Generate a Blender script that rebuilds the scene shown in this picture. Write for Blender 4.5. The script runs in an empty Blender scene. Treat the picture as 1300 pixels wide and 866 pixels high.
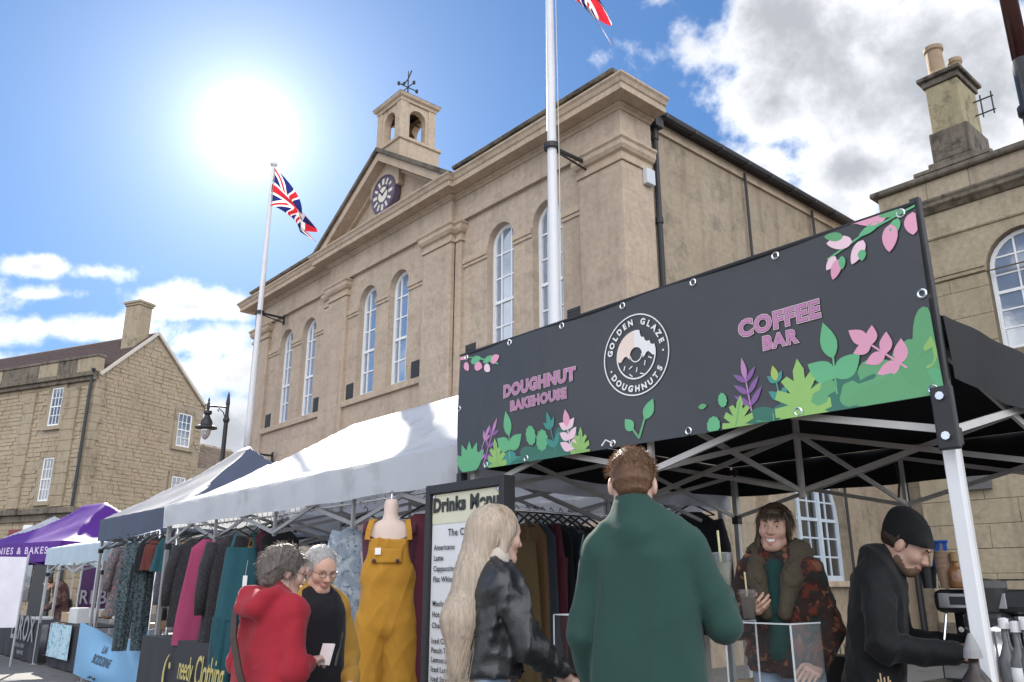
import bpy, bmesh, math, random
import numpy as np
from mathutils import Vector, Matrix
random.seed(7); np.random.seed(7)
S = bpy.context.scene
COL = S.collection
R_ = math.radians

# ------------------------------------------------------------------ camera
CAM_H = 1.35
FPX = 1030.0
PITCH = math.atan(311 / 1030.0)
YAW = R_(41.0)
cd = bpy.data.cameras.new('camera'); cam = bpy.data.objects.new('camera', cd); COL.objects.link(cam)
cd.sensor_width = 36.0; cd.lens = 36.0 * FPX / 1300.0
cd.clip_start = 0.05; cd.clip_end = 2000.0
fwd = Vector((-math.cos(YAW) * math.cos(PITCH), math.sin(YAW) * math.cos(PITCH), math.sin(PITCH)))
cam.location = (0, 0, CAM_H)
cam.rotation_euler = fwd.to_track_quat('-Z', 'Y').to_euler()
S.camera = cam
RIGHT = Vector((math.sin(YAW), math.cos(YAW), 0)); UPV = RIGHT.cross(fwd)
def ray(px, py):
    return (fwd + RIGHT * ((px - 650) / FPX) - UPV * ((py - 433) / FPX))

# ------------------------------------------------------------------ exposure
S.view_settings.view_transform = 'Standard'
S.view_settings.look = 'None'
S.view_settings.exposure = 1.28
S.view_settings.gamma = 1.0
S.view_settings.use_curve_mapping = False
S.cycles.max_bounces = 6; S.cycles.diffuse_bounces = 3; S.cycles.glossy_bounces = 3
S.cycles.transparent_max_bounces = 12

# ------------------------------------------------------------------ sun and sky
sun_dir = ray(315, 165).normalized()
SUN_EL = math.asin(sun_dir.z); SUN_AZ = math.atan2(sun_dir.x, sun_dir.y)   # clockwise from +Y
sl = bpy.data.lights.new('sun', 'SUN'); sl.energy = 4.2; sl.angle = R_(0.53); sl.color = (1.0, 0.93, 0.82)
so = bpy.data.objects.new('sun', sl); COL.objects.link(so)
so.rotation_euler = sun_dir.to_track_quat('Z', 'Y').to_euler(); so.location = (-30, 12, 40)

world = bpy.data.worlds.new('World'); S.world = world; world.use_nodes = True
wn = world.node_tree; wn.nodes.clear()
def N(nt, typ, **kw):
    n = nt.nodes.new(typ)
    for k, v in kw.items(): setattr(n, k, v)
    return n
def plug(nt, node, idx, v):
    if hasattr(v, 'is_output') or isinstance(v, bpy.types.NodeSocket): nt.links.new(v, node.inputs[idx])
    else: node.inputs[idx].default_value = v
def M_(nt, op, a, b=0.0, c=0.0, clamp=False):
    n = N(nt, 'ShaderNodeMath', operation=op, use_clamp=clamp)
    plug(nt, n, 0, a); plug(nt, n, 1, b); plug(nt, n, 2, c); return n.outputs[0]
def VM(nt, op, a, b=None, out=0):
    n = N(nt, 'ShaderNodeVectorMath', operation=op); plug(nt, n, 0, a)
    if b is not None: plug(nt, n, 1, b)
    return n.outputs[out]
def RAMP(nt, fac, stops, interp='LINEAR'):
    n = N(nt, 'ShaderNodeValToRGB'); n.color_ramp.interpolation = interp
    e = n.color_ramp.elements
    while len(e) < len(stops): e.new(0.5)
    for el, (p, c) in zip(e, stops):
        el.position = p; el.color = (c, c, c, 1) if not hasattr(c, '__len__') else (*c[:3], 1)
    plug(nt, n, 0, fac); return n.outputs[0]
def MIXC(nt, fac, a, b, mode='MIX'):
    n = N(nt, 'ShaderNodeMix', data_type='RGBA', blend_type=mode, clamp_factor=True)
    def st(i, v):
        if isinstance(v, bpy.types.NodeSocket): nt.links.new(v, n.inputs[i])
        else: n.inputs[i].default_value = (*v[:3], 1) if hasattr(v, '__len__') else v
    st(0, fac); st(6, a); st(7, b); return n.outputs[2]
def NOISE(nt, vec, scale, detail=4, rough=0.55, dist=0.0, out=0):
    n = N(nt, 'ShaderNodeTexNoise'); plug(nt, n, 'Vector', vec)
    n.inputs['Scale'].default_value = scale; n.inputs['Detail'].default_value = detail
    n.inputs['Roughness'].default_value = rough; n.inputs['Distortion'].default_value = dist
    return n.outputs[out]
def SMOOTH(nt, x, a, b):
    n = N(nt, 'ShaderNodeMapRange', interpolation_type='SMOOTHSTEP'); plug(nt, n, 0, x)
    n.inputs[1].default_value = a; n.inputs[2].default_value = b
    n.inputs[3].default_value = 0; n.inputs[4].default_value = 1; return n.outputs[0]

SKY_STRENGTH = 0.10
sky = N(wn, 'ShaderNodeTexSky', sky_type='NISHITA'); sky.sun_disc = False
sky.sun_elevation = SUN_EL; sky.sun_rotation = SUN_AZ
sky.altitude = 60; sky.air_density = 1.0; sky.dust_density = 0.15; sky.ozone_density = 2.2
tc = N(wn, 'ShaderNodeTexCoord'); D = VM(wn, 'NORMALIZE', tc.outputs['Generated'])
sep = N(wn, 'ShaderNodeSeparateXYZ'); wn.links.new(D, sep.inputs[0])
# cloud plane coordinates: direction projected on a layer above the town
zc = M_(wn, 'ADD', M_(wn, 'MAXIMUM', sep.outputs[2], 0.0), 0.16)
cmb = N(wn, 'ShaderNodeCombineXYZ')
wn.links.new(M_(wn, 'DIVIDE', sep.outputs[0], zc), cmb.inputs[0]); wn.links.new(M_(wn, 'DIVIDE', sep.outputs[1], zc), cmb.inputs[1])
CP = cmb.outputs[0]
n1 = NOISE(wn, D, 7.0, 7, 0.60, 0.15); n2 = NOISE(wn, D, 3.2, 5, 0.55)
# cloud banks: (pixel of the bank's middle, half width and half height in pixels, weight)
banks = [(1180, 90, 330, 210, 1.0), (1090, 215, 150, 70, .9), (985, 130, 105, 85, .85), (870, 55, 95, 70, .62), (1420, 330, 330, 280, 1.0),
         (1000, 20, 120, 70, .8), (960, 215, 110, 60, .7), (1040, 262, 120, 50, .8), (40, 418, 200, 32, .75), (-120, 400, 180, 60, .8), (245, 390, 95, 26, .62), (250, 432, 70, 34, .6),
         (285, 548, 60, 45, .75), (45, 340, 46, 14, .36), (128, 346, 40, 13, .34), (60, 374, 80, 14, .42), (120, 470, 300, 40, .5)]
bias = None
for (bx, by, bw, bh, wt) in banks:
    c = ray(bx, by).normalized(); r = RIGHT - c * RIGHT.dot(c); r.normalize(); u = r.cross(c).normalized()
    ang = 1.0 / FPX / ray(bx, by).length
    a = M_(wn, 'DIVIDE', VM(wn, 'DOT_PRODUCT', D, tuple(r), 1), bw * ang)
    b = M_(wn, 'DIVIDE', VM(wn, 'DOT_PRODUCT', D, tuple(u), 1), bh * ang)
    q = M_(wn, 'SQRT', M_(wn, 'ADD', M_(wn, 'MULTIPLY', a, a), M_(wn, 'MULTIPLY', b, b)))
    q = M_(wn, 'MULTIPLY', M_(wn, 'SUBTRACT', 1.0, q), wt)
    front = M_(wn, 'GREATER_THAN', VM(wn, 'DOT_PRODUCT', D, tuple(c), 1), 0.0)
    q = M_(wn, 'SUBTRACT', M_(wn, 'MULTIPLY', M_(wn, 'ADD', q, 2.0), front), 2.0)
    bias = q if bias is None else M_(wn, 'MAXIMUM', bias, q)
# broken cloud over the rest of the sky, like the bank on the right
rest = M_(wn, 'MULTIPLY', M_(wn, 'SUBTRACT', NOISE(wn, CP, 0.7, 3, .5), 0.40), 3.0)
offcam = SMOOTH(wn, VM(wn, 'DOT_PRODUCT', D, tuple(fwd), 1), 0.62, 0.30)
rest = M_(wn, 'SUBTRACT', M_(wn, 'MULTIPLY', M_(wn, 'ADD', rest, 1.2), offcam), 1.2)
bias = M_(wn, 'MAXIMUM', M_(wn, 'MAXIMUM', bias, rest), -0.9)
dens = M_(wn, 'ADD', bias, M_(wn, 'MULTIPLY', M_(wn, 'SUBTRACT', n1, 0.5), 2.6))
alpha = SMOOTH(wn, dens, 0.0, 0.40)
thick = SMOOTH(wn, M_(wn, 'ADD', dens, M_(wn, 'MULTIPLY', M_(wn, 'SUBTRACT', n2, 0.5), 2.2)), 0.12, 1.05)
cloud_col = MIXC(wn, thick, (5.5, 5.55, 5.7), (2.35, 2.42, 2.55))
# clouds away from the sun, unseen ones most, boosted to light the shaded hall front
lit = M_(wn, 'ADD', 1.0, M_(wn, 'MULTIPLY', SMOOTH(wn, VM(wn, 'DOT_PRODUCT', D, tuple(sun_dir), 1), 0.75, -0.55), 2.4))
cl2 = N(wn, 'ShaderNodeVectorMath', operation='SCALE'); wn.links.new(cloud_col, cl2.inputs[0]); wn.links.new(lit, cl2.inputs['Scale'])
# soft shoulder on the brightest sky
den = VM(wn, 'ADD', VM(wn, 'MULTIPLY', sky.outputs[0], (1 / 6.0, 1 / 7.5, 1 / 11.0)), (1, 1, 1))
skys = VM(wn, 'MULTIPLY', VM(wn, 'DIVIDE', sky.outputs[0], den), (0.40, 0.62, 0.84))
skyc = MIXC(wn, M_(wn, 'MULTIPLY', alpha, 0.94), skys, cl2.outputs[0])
# the sun itself and the bright air right round it
cs = VM(wn, 'DOT_PRODUCT', D, tuple(sun_dir), 1)
angs = M_(wn, 'ARCCOSINE', M_(wn, 'MINIMUM', cs, 0.999999))
g1 = M_(wn, 'POWER', 2.718, M_(wn, 'MULTIPLY', M_(wn, 'MULTIPLY', angs, angs), -1.0 / (0.028 ** 2)))
g2 = M_(wn, 'POWER', 2.718, M_(wn, 'MULTIPLY', angs, -1.0 / 0.12))
g3 = M_(wn, 'POWER', 2.718, M_(wn, 'MULTIPLY', angs, -1.0 / 0.035))
glow = M_(wn, 'ADD', M_(wn, 'ADD', M_(wn, 'MULTIPLY', g1, 7.0), M_(wn, 'MULTIPLY', g3, 5.0)), M_(wn, 'MULTIPLY', g2, 3.0))
gl = N(wn, 'ShaderNodeVectorMath', operation='SCALE'); gl.inputs[0].default_value = (1.0, 0.985, 0.95); wn.links.new(glow, gl.inputs['Scale'])
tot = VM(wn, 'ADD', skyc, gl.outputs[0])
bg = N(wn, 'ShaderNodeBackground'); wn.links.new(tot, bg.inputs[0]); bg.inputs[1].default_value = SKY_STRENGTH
world.cycles.sampling_method = 'MANUAL'; world.cycles.sample_map_resolution = 512
wo = N(wn, 'ShaderNodeOutputWorld'); wn.links.new(bg.outputs[0], wo.inputs[0])

# ------------------------------------------------------------------ object helpers
def tag(o, label=None, cat=None, group=None, kind=None):
    if label: o['label'] = label
    if cat: o['category'] = cat
    if group: o['group'] = group
    if kind: o['kind'] = kind
    return o
def thing(name, label, cat, loc=(0, 0, 0), rz=0.0, group=None):
    o = bpy.data.objects.new(name, None); COL.objects.link(o); o.location = loc; o.rotation_euler = (0, 0, rz)
    o.empty_display_size = 0.2
    return tag(o, label, cat, group)
def world_loc(o):
    v = Vector((0, 0, 0))
    while o is not None: v = v + Vector(o.location); o = o.parent
    return v
def add(name, me, parent=None, loc=(0, 0, 0)):
    o = bpy.data.objects.new(name, me); COL.objects.link(o); o.parent = parent; o.location = loc; return o
def copy_tree(o, parent=None, dx=None):
    c = o.copy(); COL.objects.link(c); c.parent = parent
    for ch in list(o.children): copy_tree(ch, c)
    return c

class MB:
    """collects shapes; build() links them as one mesh object"""
    def __init__(s): s.v = []; s.f = []; s.uv = None
    def add(s, vs, fs):
        n = len(s.v); s.v += [tuple(v) for v in vs]; s.f += [tuple(i + n for i in f) for f in fs]; return s
    def box(s, x0, x1, y0, y1, z0, z1):
        return s.add([(x0, y0, z0), (x1, y0, z0), (x1, y1, z0), (x0, y1, z0), (x0, y0, z1), (x1, y0, z1), (x1, y1, z1), (x0, y1, z1)],
                     [(0, 3, 2, 1), (4, 5, 6, 7), (0, 1, 5, 4), (1, 2, 6, 5), (2, 3, 7, 6), (3, 0, 4, 7)])
    def obox(s, c, ax, ay, az, hx, hy, hz):
        c = Vector(c); ax = Vector(ax).normalized(); ay = Vector(ay).normalized(); az = Vector(az).normalized()
        vs = [c + ax * (hx * i) + ay * (hy * j) + az * (hz * k) for k in (-1, 1) for (i, j) in ((-1, -1), (1, -1), (1, 1), (-1, 1))]
        return s.add(vs, [(0, 3, 2, 1), (4, 5, 6, 7), (0, 1, 5, 4), (1, 2, 6, 5), (2, 3, 7, 6), (3, 0, 4, 7)])
    def bar(s, p, q, w, h=None, up=(0, 0, 1)):
        p = Vector(p); q = Vector(q); h = h or w; d = (q - p); L = d.length
        if L < 1e-6: return s
        d.normalize(); u = Vector(up)
        if abs(d.dot(u)) > 0.99: u = Vector((1, 0, 0))
        a = d.cross(u).normalized(); b = a.cross(d)
        return s.obox((p + q) / 2, d, a, b, L / 2, w / 2, h / 2)
    def tube(s, pts, r, n=8, cap=True):
        pts = [Vector(p) for p in pts]; rs = r if hasattr(r, '__len__') else [r] * len(pts); rings = []
        prev = None
        for i, p in enumerate(pts):
            d = (pts[min(i + 1, len(pts) - 1)] - pts[max(i - 1, 0)])
            if d.length < 1e-9: d = Vector((0, 0, 1))
            d.normalize()
            if prev is None:
                u = Vector((0, 0, 1)) if abs(d.z) < 0.9 else Vector((1, 0, 0)); a = d.cross(u).normalized()
            else:
                a = (prev - d * prev.dot(d))
                a = a.normalized() if a.length > 1e-6 else d.orthogonal().normalized()
            prev = a; b = d.cross(a)
            rings.append([p + (a * math.cos(t) + b * math.sin(t)) * rs[i] for t in (2 * math.pi * k / n for k in range(n))])
        vs = [v for rg in rings for v in rg]; fs = []
        for i in range(len(rings) - 1):
            for k in range(n): fs.append((i * n + k, i * n + (k + 1) % n, (i + 1) * n + (k + 1) % n, (i + 1) * n + k))
        if cap: fs += [tuple(range(n - 1, -1, -1)), tuple((len(rings) - 1) * n + k for k in range(n))]
        return s.add(vs, fs)
    def lathe(s, prof, c, n=16, axis='z'):
        c = Vector(c); vs = []; fs = []
        for (r, h) in prof:
            for k in range(n):
                t = 2 * math.pi * k / n
                o = Vector((r * math.cos(t), r * math.sin(t), h))
                if axis == 'y': o = Vector((o.x, -h, o.y))
                if axis == 'x': o = Vector((h, o.x, o.y))
                vs.append(c + o)
        for i in range(len(prof) - 1):
            for k in range(n): fs.append((i * n + k, i * n + (k + 1) % n, (i + 1) * n + (k + 1) % n, (i + 1) * n + k))
        fs += [tuple(range(n - 1, -1, -1)), tuple((len(prof) - 1) * n + k for k in range(n))]
        return s.add(vs, fs)
    def prism(s, poly, fn, a, b):
        """poly of (u,v); fn(u,v,w)->xyz ; extruded from w=a to w=b"""
        n = len(poly)
        vs = [fn(u, v, a) for u, v in poly] + [fn(u, v, b) for u, v in poly]
        fs = [tuple(range(n)), tuple(range(2 * n - 1, n - 1, -1))] + [(i, i + n, (i + 1) % n + n, (i + 1) % n) for i in range(n)]
        return s.add(vs, fs)
    def sweep(s, path, prof, closed=False, cap=True):
        """prof of (projection, z) carried along a plan path, outward to the right of travel, mitred"""
        P = [Vector((p[0], p[1])) for p in path]; n = len(P); m = len(prof); offs = []
        for i in range(n):
            ds = []
            if i > 0 or closed: ds.append((P[i] - P[i - 1]).normalized())
            if i < n - 1 or closed: ds.append((P[(i + 1) % n] - P[i]).normalized())
            ns = [Vector((d.y, -d.x)) for d in ds]
            if len(ns) == 1: offs.append(ns[0])
            else:
                b = (ns[0] + ns[1]); b = b / max(1e-6, (1 + ns[0].dot(ns[1]))); offs.append(b)
        vs = [(P[i].x + offs[i].x * q, P[i].y + offs[i].y * q, z) for i in range(n) for (q, z) in prof]
        fs = []
        for i in range(n if closed else n - 1):
            j = (i + 1) % n
            for k in range(m - 1): fs.append((i * m + k, j * m + k, j * m + k + 1, i * m + k + 1))
        if cap and not closed: fs += [tuple(range(m)), tuple((n - 1) * m + k for k in range(m - 1, -1, -1))]
        return s.add(vs, fs)
    def sheet(s, rows):
        nr = len(rows); nc = len(rows[0])
        return s.add([p for r in rows for p in r], [(i * nc + j, i * nc + j + 1, (i + 1) * nc + j + 1, (i + 1) * nc + j) for i in range(nr - 1) for j in range(nc - 1)])
    def build(s, name, mat, parent=None, smooth=False, bevel=0.0, local=False, loc=None, solid=0.0, fix=True):
        off = Vector((0, 0, 0))
        if loc is not None: off = Vector(loc)
        if parent is not None and not local: off0 = world_loc(parent)
        else: off0 = Vector((0, 0, 0))
        me = bpy.data.meshes.new(name)
        base = off0 + off
        me.from_pydata([(v[0] - base.x, v[1] - base.y, v[2] - base.z) for v in s.v], [], s.f)
        if fix:
            bm = bmesh.new(); bm.from_mesh(me); bmesh.ops.recalc_face_normals(bm, faces=bm.faces); bm.to_mesh(me); bm.free()
        me.update()
        for m in (mat if isinstance(mat, (list, tuple)) else [mat]): me.materials.append(m)
        o = add(name, me, parent, tuple(off))
        if smooth:
            for p in me.polygons: p.use_smooth = True
        if solid:
            md = o.modifiers.new('thickness', 'SOLIDIFY'); md.thickness = solid; md.offset = 0
        if bevel:
            md = o.modifiers.new('bevel', 'BEVEL'); md.width = bevel; md.segments = 2; md.limit_method = 'ANGLE'; md.angle_limit = R_(35)
            md.harden_normals = False
        return o

# ------------------------------------------------------------------ materials
MATS = {}
def newmat(name):
    m = bpy.data.materials.new(name); m.use_nodes = True; nt = m.node_tree
    b = nt.nodes['Principled BSDF']; return m, nt, b
def POS(nt):
    return N(nt, 'ShaderNodeNewGeometry').outputs['Position']
def OBJC(nt): return N(nt, 'ShaderNodeTexCoord').outputs['Object']
def BUMP(nt, b, h, strength=0.3, dist=0.01):
    n = N(nt, 'ShaderNodeBump'); n.inputs['Strength'].default_value = strength; n.inputs['Distance'].default_value = dist
    nt.links.new(h, n.inputs['Height']); nt.links.new(n.outputs[0], b.inputs['Normal'])
def plain(name, col, rough=0.6, var=0.15, scale=6.0, bump=0.0, bscale=60.0, metal=0.0, spec=0.5, trans=0.0, obj=False, bdist=0.004):
    if name in MATS: return MATS[name]
    m, nt, b = newmat(name); P = OBJC(nt) if obj else POS(nt)
    f = NOISE(nt, P, scale, 3, 0.6)
    c = MIXC(nt, f, tuple(x * (1 - var) for x in col), tuple(min(1, x * (1 + var)) for x in col))
    nt.links.new(c, b.inputs['Base Color']); b.inputs['Roughness'].default_value = rough; b.inputs['Metallic'].default_value = metal
    b.inputs['Specular IOR Level'].default_value = spec
    rr = M_(nt, 'ADD', M_(nt, 'MULTIPLY', f, 0.2), rough - 0.1, clamp=True); nt.links.new(rr, b.inputs['Roughness'])
    if bump: BUMP(nt, b, NOISE(nt, P, bscale, 2), bump, bdist)
    if trans:
        tr = N(nt, 'ShaderNodeBsdfTranslucent'); nt.links.new(c, tr.inputs[0]); mx = N(nt, 'ShaderNodeMixShader'); mx.inputs[0].default_value = trans
        nt.links.new(b.outputs[0], mx.inputs[1]); nt.links.new(tr.outputs[0], mx.inputs[2]); nt.links.new(mx.outputs[0], nt.nodes['Material Output'].inputs[0])
    MATS[name] = m; return m
def stone(name, c1, c2, grime=(0.06, 0.05, 0.042), gamt=0.5, joints=None, bump=0.35, jstr=0.5):
    if name in MATS: return MATS[name]
    m, nt, b = newmat(name); P = POS(nt)
    big = RAMP(nt, NOISE(nt, P, 0.55, 2, .6), [(0.3, 0), (0.7, 1)])
    fine = NOISE(nt, P, 9.0, 4, .65)
    c = MIXC(nt, big, c1, c2)
    c = MIXC(nt, RAMP(nt, fine, [(0.35, 0), (0.85, 1)]), c, tuple(x * 0.80 for x in c1))
    # weather streaks that run down the face, and blotches of lichen and soot
    mp = N(nt, 'ShaderNodeMapping'); nt.links.new(P, mp.inputs[0]); mp.inputs['Scale'].default_value = (1.6, 1.6, 0.16)
    st = RAMP(nt, NOISE(nt, mp.outputs[0], 2.2, 3, .62), [(0.50, 0), (0.70, 1)])
    bl = RAMP(nt, NOISE(nt, P, 1.7, 5, .72), [(0.53, 0), (0.66, 1)])
    g = M_(nt, 'MULTIPLY', M_(nt, 'ADD', M_(nt, 'MULTIPLY', st, .55), M_(nt, 'MULTIPLY', bl, .7), clamp=True), gamt)
    c = MIXC(nt, g, c, grime)
    h = NOISE(nt, P, 24, 4, .7)
    if joints:
        bw, bh = joints
        sp = N(nt, 'ShaderNodeSeparateXYZ'); nt.links.new(P, sp.inputs[0]); cb = N(nt, 'ShaderNodeCombineXYZ')
        nt.links.new(M_(nt, 'ADD', sp.outputs[0], sp.outputs[1]), cb.inputs[0]); nt.links.new(sp.outputs[2], cb.inputs[1])
        br = N(nt, 'ShaderNodeTexBrick'); nt.links.new(cb.outputs[0], br.inputs[0])
        br.inputs['Scale'].default_value = 1.0; br.inputs['Brick Width'].default_value = bw; br.inputs['Row Height'].default_value = bh
        br.inputs['Mortar Size'].default_value = 0.008; br.inputs['Mortar Smooth'].default_value = 0.3; br.inputs['Bias'].default_value = 0
        br.inputs['Color1'].default_value = (0.86, 0.84, 0.82, 1); br.inputs['Color2'].default_value = (1.08, 1.06, 1.02, 1); br.inputs['Mortar'].default_value = (.72, .70, .68, 1)
        cc = MIXC(nt, 1.0, c, br.outputs[0], 'MULTIPLY'); c = MIXC(nt, jstr, c, cc)
        h = M_(nt, 'SUBTRACT', h, M_(nt, 'MULTIPLY', br.outputs[1], 0.8 * jstr))
    nt.links.new(c, b.inputs['Base Color']); b.inputs['Roughness'].default_value = 0.88; b.inputs['Specular IOR Level'].default_value = 0.25
    BUMP(nt, b, h, bump, 0.02)
    MATS[name] = m; return m
def glassy(name, col=(0.05, 0.07, 0.09), refl=0.5, rough=0.04):
    if name in MATS: return MATS[name]
    m, nt, b = newmat(name); P = POS(nt)
    c = MIXC(nt, NOISE(nt, P, 2.0, 3), tuple(x * .6 for x in col), tuple(x * 1.4 for x in col)); nt.links.new(c, b.inputs['Base Color'])
    b.inputs['Roughness'].default_value = 0.3
    gl = N(nt, 'ShaderNodeBsdfGlossy'); gl.inputs['Color'].default_value = (.92, .95, 1, 1); gl.inputs['Roughness'].default_value = rough
    bp = N(nt, 'ShaderNodeBump'); bp.inputs['Strength'].default_value = .05; bp.inputs['Distance'].default_value = .02
    nt.links.new(NOISE(nt, P, 3.0, 2), bp.inputs['Height']); nt.links.new(bp.outputs[0], gl.inputs['Normal'])
    mx = N(nt, 'ShaderNodeMixShader'); mx.inputs[0].default_value = refl
    nt.links.new(b.outputs[0], mx.inputs[1]); nt.links.new(gl.outputs[0], mx.inputs[2]); nt.links.new(mx.outputs[0], nt.nodes['Material Output'].inputs[0])
    MATS[name] = m; return m

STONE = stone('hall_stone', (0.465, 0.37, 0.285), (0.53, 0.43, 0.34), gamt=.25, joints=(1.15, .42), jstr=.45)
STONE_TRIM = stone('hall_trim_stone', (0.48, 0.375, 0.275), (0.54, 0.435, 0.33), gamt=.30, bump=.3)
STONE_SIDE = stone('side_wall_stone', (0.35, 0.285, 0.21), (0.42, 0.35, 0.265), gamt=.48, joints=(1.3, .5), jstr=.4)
STONE_GRIMY = stone('weathered_coping_stone', (0.13, 0.112, 0.09), (0.23, 0.195, 0.15), grime=(0.022, .020, .018), gamt=1.0, bump=.6)
STONE_R = stone('neighbour_stone', (0.38, 0.315, 0.22), (0.46, 0.39, 0.285), gamt=.42)
WHITE_PAINT = plain('white_paint', (0.78, 0.79, 0.80), .45, .06, 8)
GLASS = glassy('window_glass', (0.17, 0.24, 0.34), .34)
GLASS_DARK = glassy('dark_window_glass', (0.018, 0.022, 0.026), .22)
IRON = plain('black_iron', (0.018, 0.018, 0.020), .5, .3, 20, .15, 90)
LEAD = plain('dark_roof_edge', (0.035, 0.035, 0.038), .6, .3, 5, .2, 40)
SLATE = plain('roof_slate', (0.10, 0.085, 0.085), .75, .35, 3, .5, 25)
# ------------------------------------------------------------------ ground
GROUND = None
def ground_mat():
    m, nt, b = newmat('asphalt'); P = POS(nt)
    c = MIXC(nt, NOISE(nt, P, .6, 5), (0.085, 0.083, 0.082), (0.14, 0.135, 0.13))
    c = MIXC(nt, RAMP(nt, NOISE(nt, P, 60, 3), [(.45, 0), (.7, 1)]), c, (0.19, 0.185, 0.18))
    c = MIXC(nt, RAMP(nt, NOISE(nt, P, 2.3, 6, .7), [(.58, 0), (.64, 1)]), c, (.05, .05, .05))
    nt.links.new(c, b.inputs['Base Color']); b.inputs['Roughness'].default_value = .85
    BUMP(nt, b, NOISE(nt, P, 90, 4), .5, .006); return m
ASPHALT = ground_mat()
PAVING = stone('pavement_stone', (.22, .20, .175), (.29, .265, .235), gamt=.35, bump=.3)
g = MB(); g.sheet([[(x, y, 0) for x in (-900, -60, -30, 0, 30, 900)] for y in (-900, -30, 0, 30, 60, 900)])
tag(g.build('ground', ASPHALT), kind='structure')

# ------------------------------------------------------------------ generic wall panels and windows
def frame_front(y):  return lambda a, z, d: (a, y + d, z)           # wall looking to -Y, depth goes in +Y
def frame_side(x):   return lambda a, z, d: (x - d, a, z)           # wall looking to +X, a runs along +Y
def frame_gen(c, dr, nrm): return lambda a, z, d: (c[0] + dr[0] * a - nrm[0] * d, c[1] + dr[1] * a - nrm[1] * d, z)
def arch_pts(ac, w, zs, n=14):
    return [(ac + w / 2 * math.cos(math.pi * (1 - i / n)), zs + w / 2 * math.sin(math.pi * (1 - i / n))) for i in range(n + 1)]
def panel(mb, F, a0, a1, z0, z1, ops, reveal=0.25):
    """wall panel with openings (centre, width, bottom, top or spring, arched)"""
    def q(a, b, c, d): mb.add([F(a, c, 0), F(b, c, 0), F(b, d, 0), F(a, d, 0)], [(0, 1, 2, 3)])
    x = a0
    for (ac, w, zb, zt, ar) in sorted(ops):
        l, r = ac - w / 2, ac + w / 2
        if l > x: q(x, l, z0, z1)
        if zb > z0: q(l, r, z0, zb)
        pts = arch_pts(ac, w, zt) if ar else [(l, zt), (r, zt)]
        for (p, s_) in zip(pts[:-1], pts[1:]):
            mb.add([F(p[0], p[1], 0), F(s_[0], s_[1], 0), F(s_[0], z1, 0), F(p[0], z1, 0)], [(0, 1, 2, 3)])
        out = [(l, zb)] + pts + [(r, zb), (l, zb)]
        for (p, s_) in zip(out[:-1], out[1:]):
            mb.add([F(p[0], p[1], 0), F(s_[0], s_[1], 0), F(s_[0], s_[1], reveal), F(p[0], p[1], reveal)], [(0, 1, 2, 3)])
        x = r
    if x < a1: q(x, a1, z0, z1)
def clip(poly, axis, val, keep_less):
    out = []
    for i in range(len(poly)):
        p, q = poly[i], poly[(i + 1) % len(poly)]
        pi = (p[axis] <= val) if keep_less else (p[axis] >= val); qi = (q[axis] <= val) if keep_less else (q[axis] >= val)
        if pi: out.append(p)
        if pi != qi:
            t = (val - p[axis]) / (q[axis] - p[axis]); out.append((p[0] + (q[0] - p[0]) * t, p[1] + (q[1] - p[1]) * t))
    return out
def ring(mb, F, outer, inner, d0, d1):
    n = len(outer)
    vs = [F(*p, d0) for p in outer] + [F(*p, d0) for p in inner] + [F(*p, d1) for p in outer] + [F(*p, d1) for p in inner]
    fs = []
    for i in range(n):
        j = (i + 1) % n
        fs += [(i, j, n + j, n + i), (2 * n + i, 3 * n + i, 3 * n + j, 2 * n + j), (n + i, n + j, 3 * n + j, 3 * n + i), (i, 2 * n + i, 2 * n + j, j)]
    mb.add(vs, fs)
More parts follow.
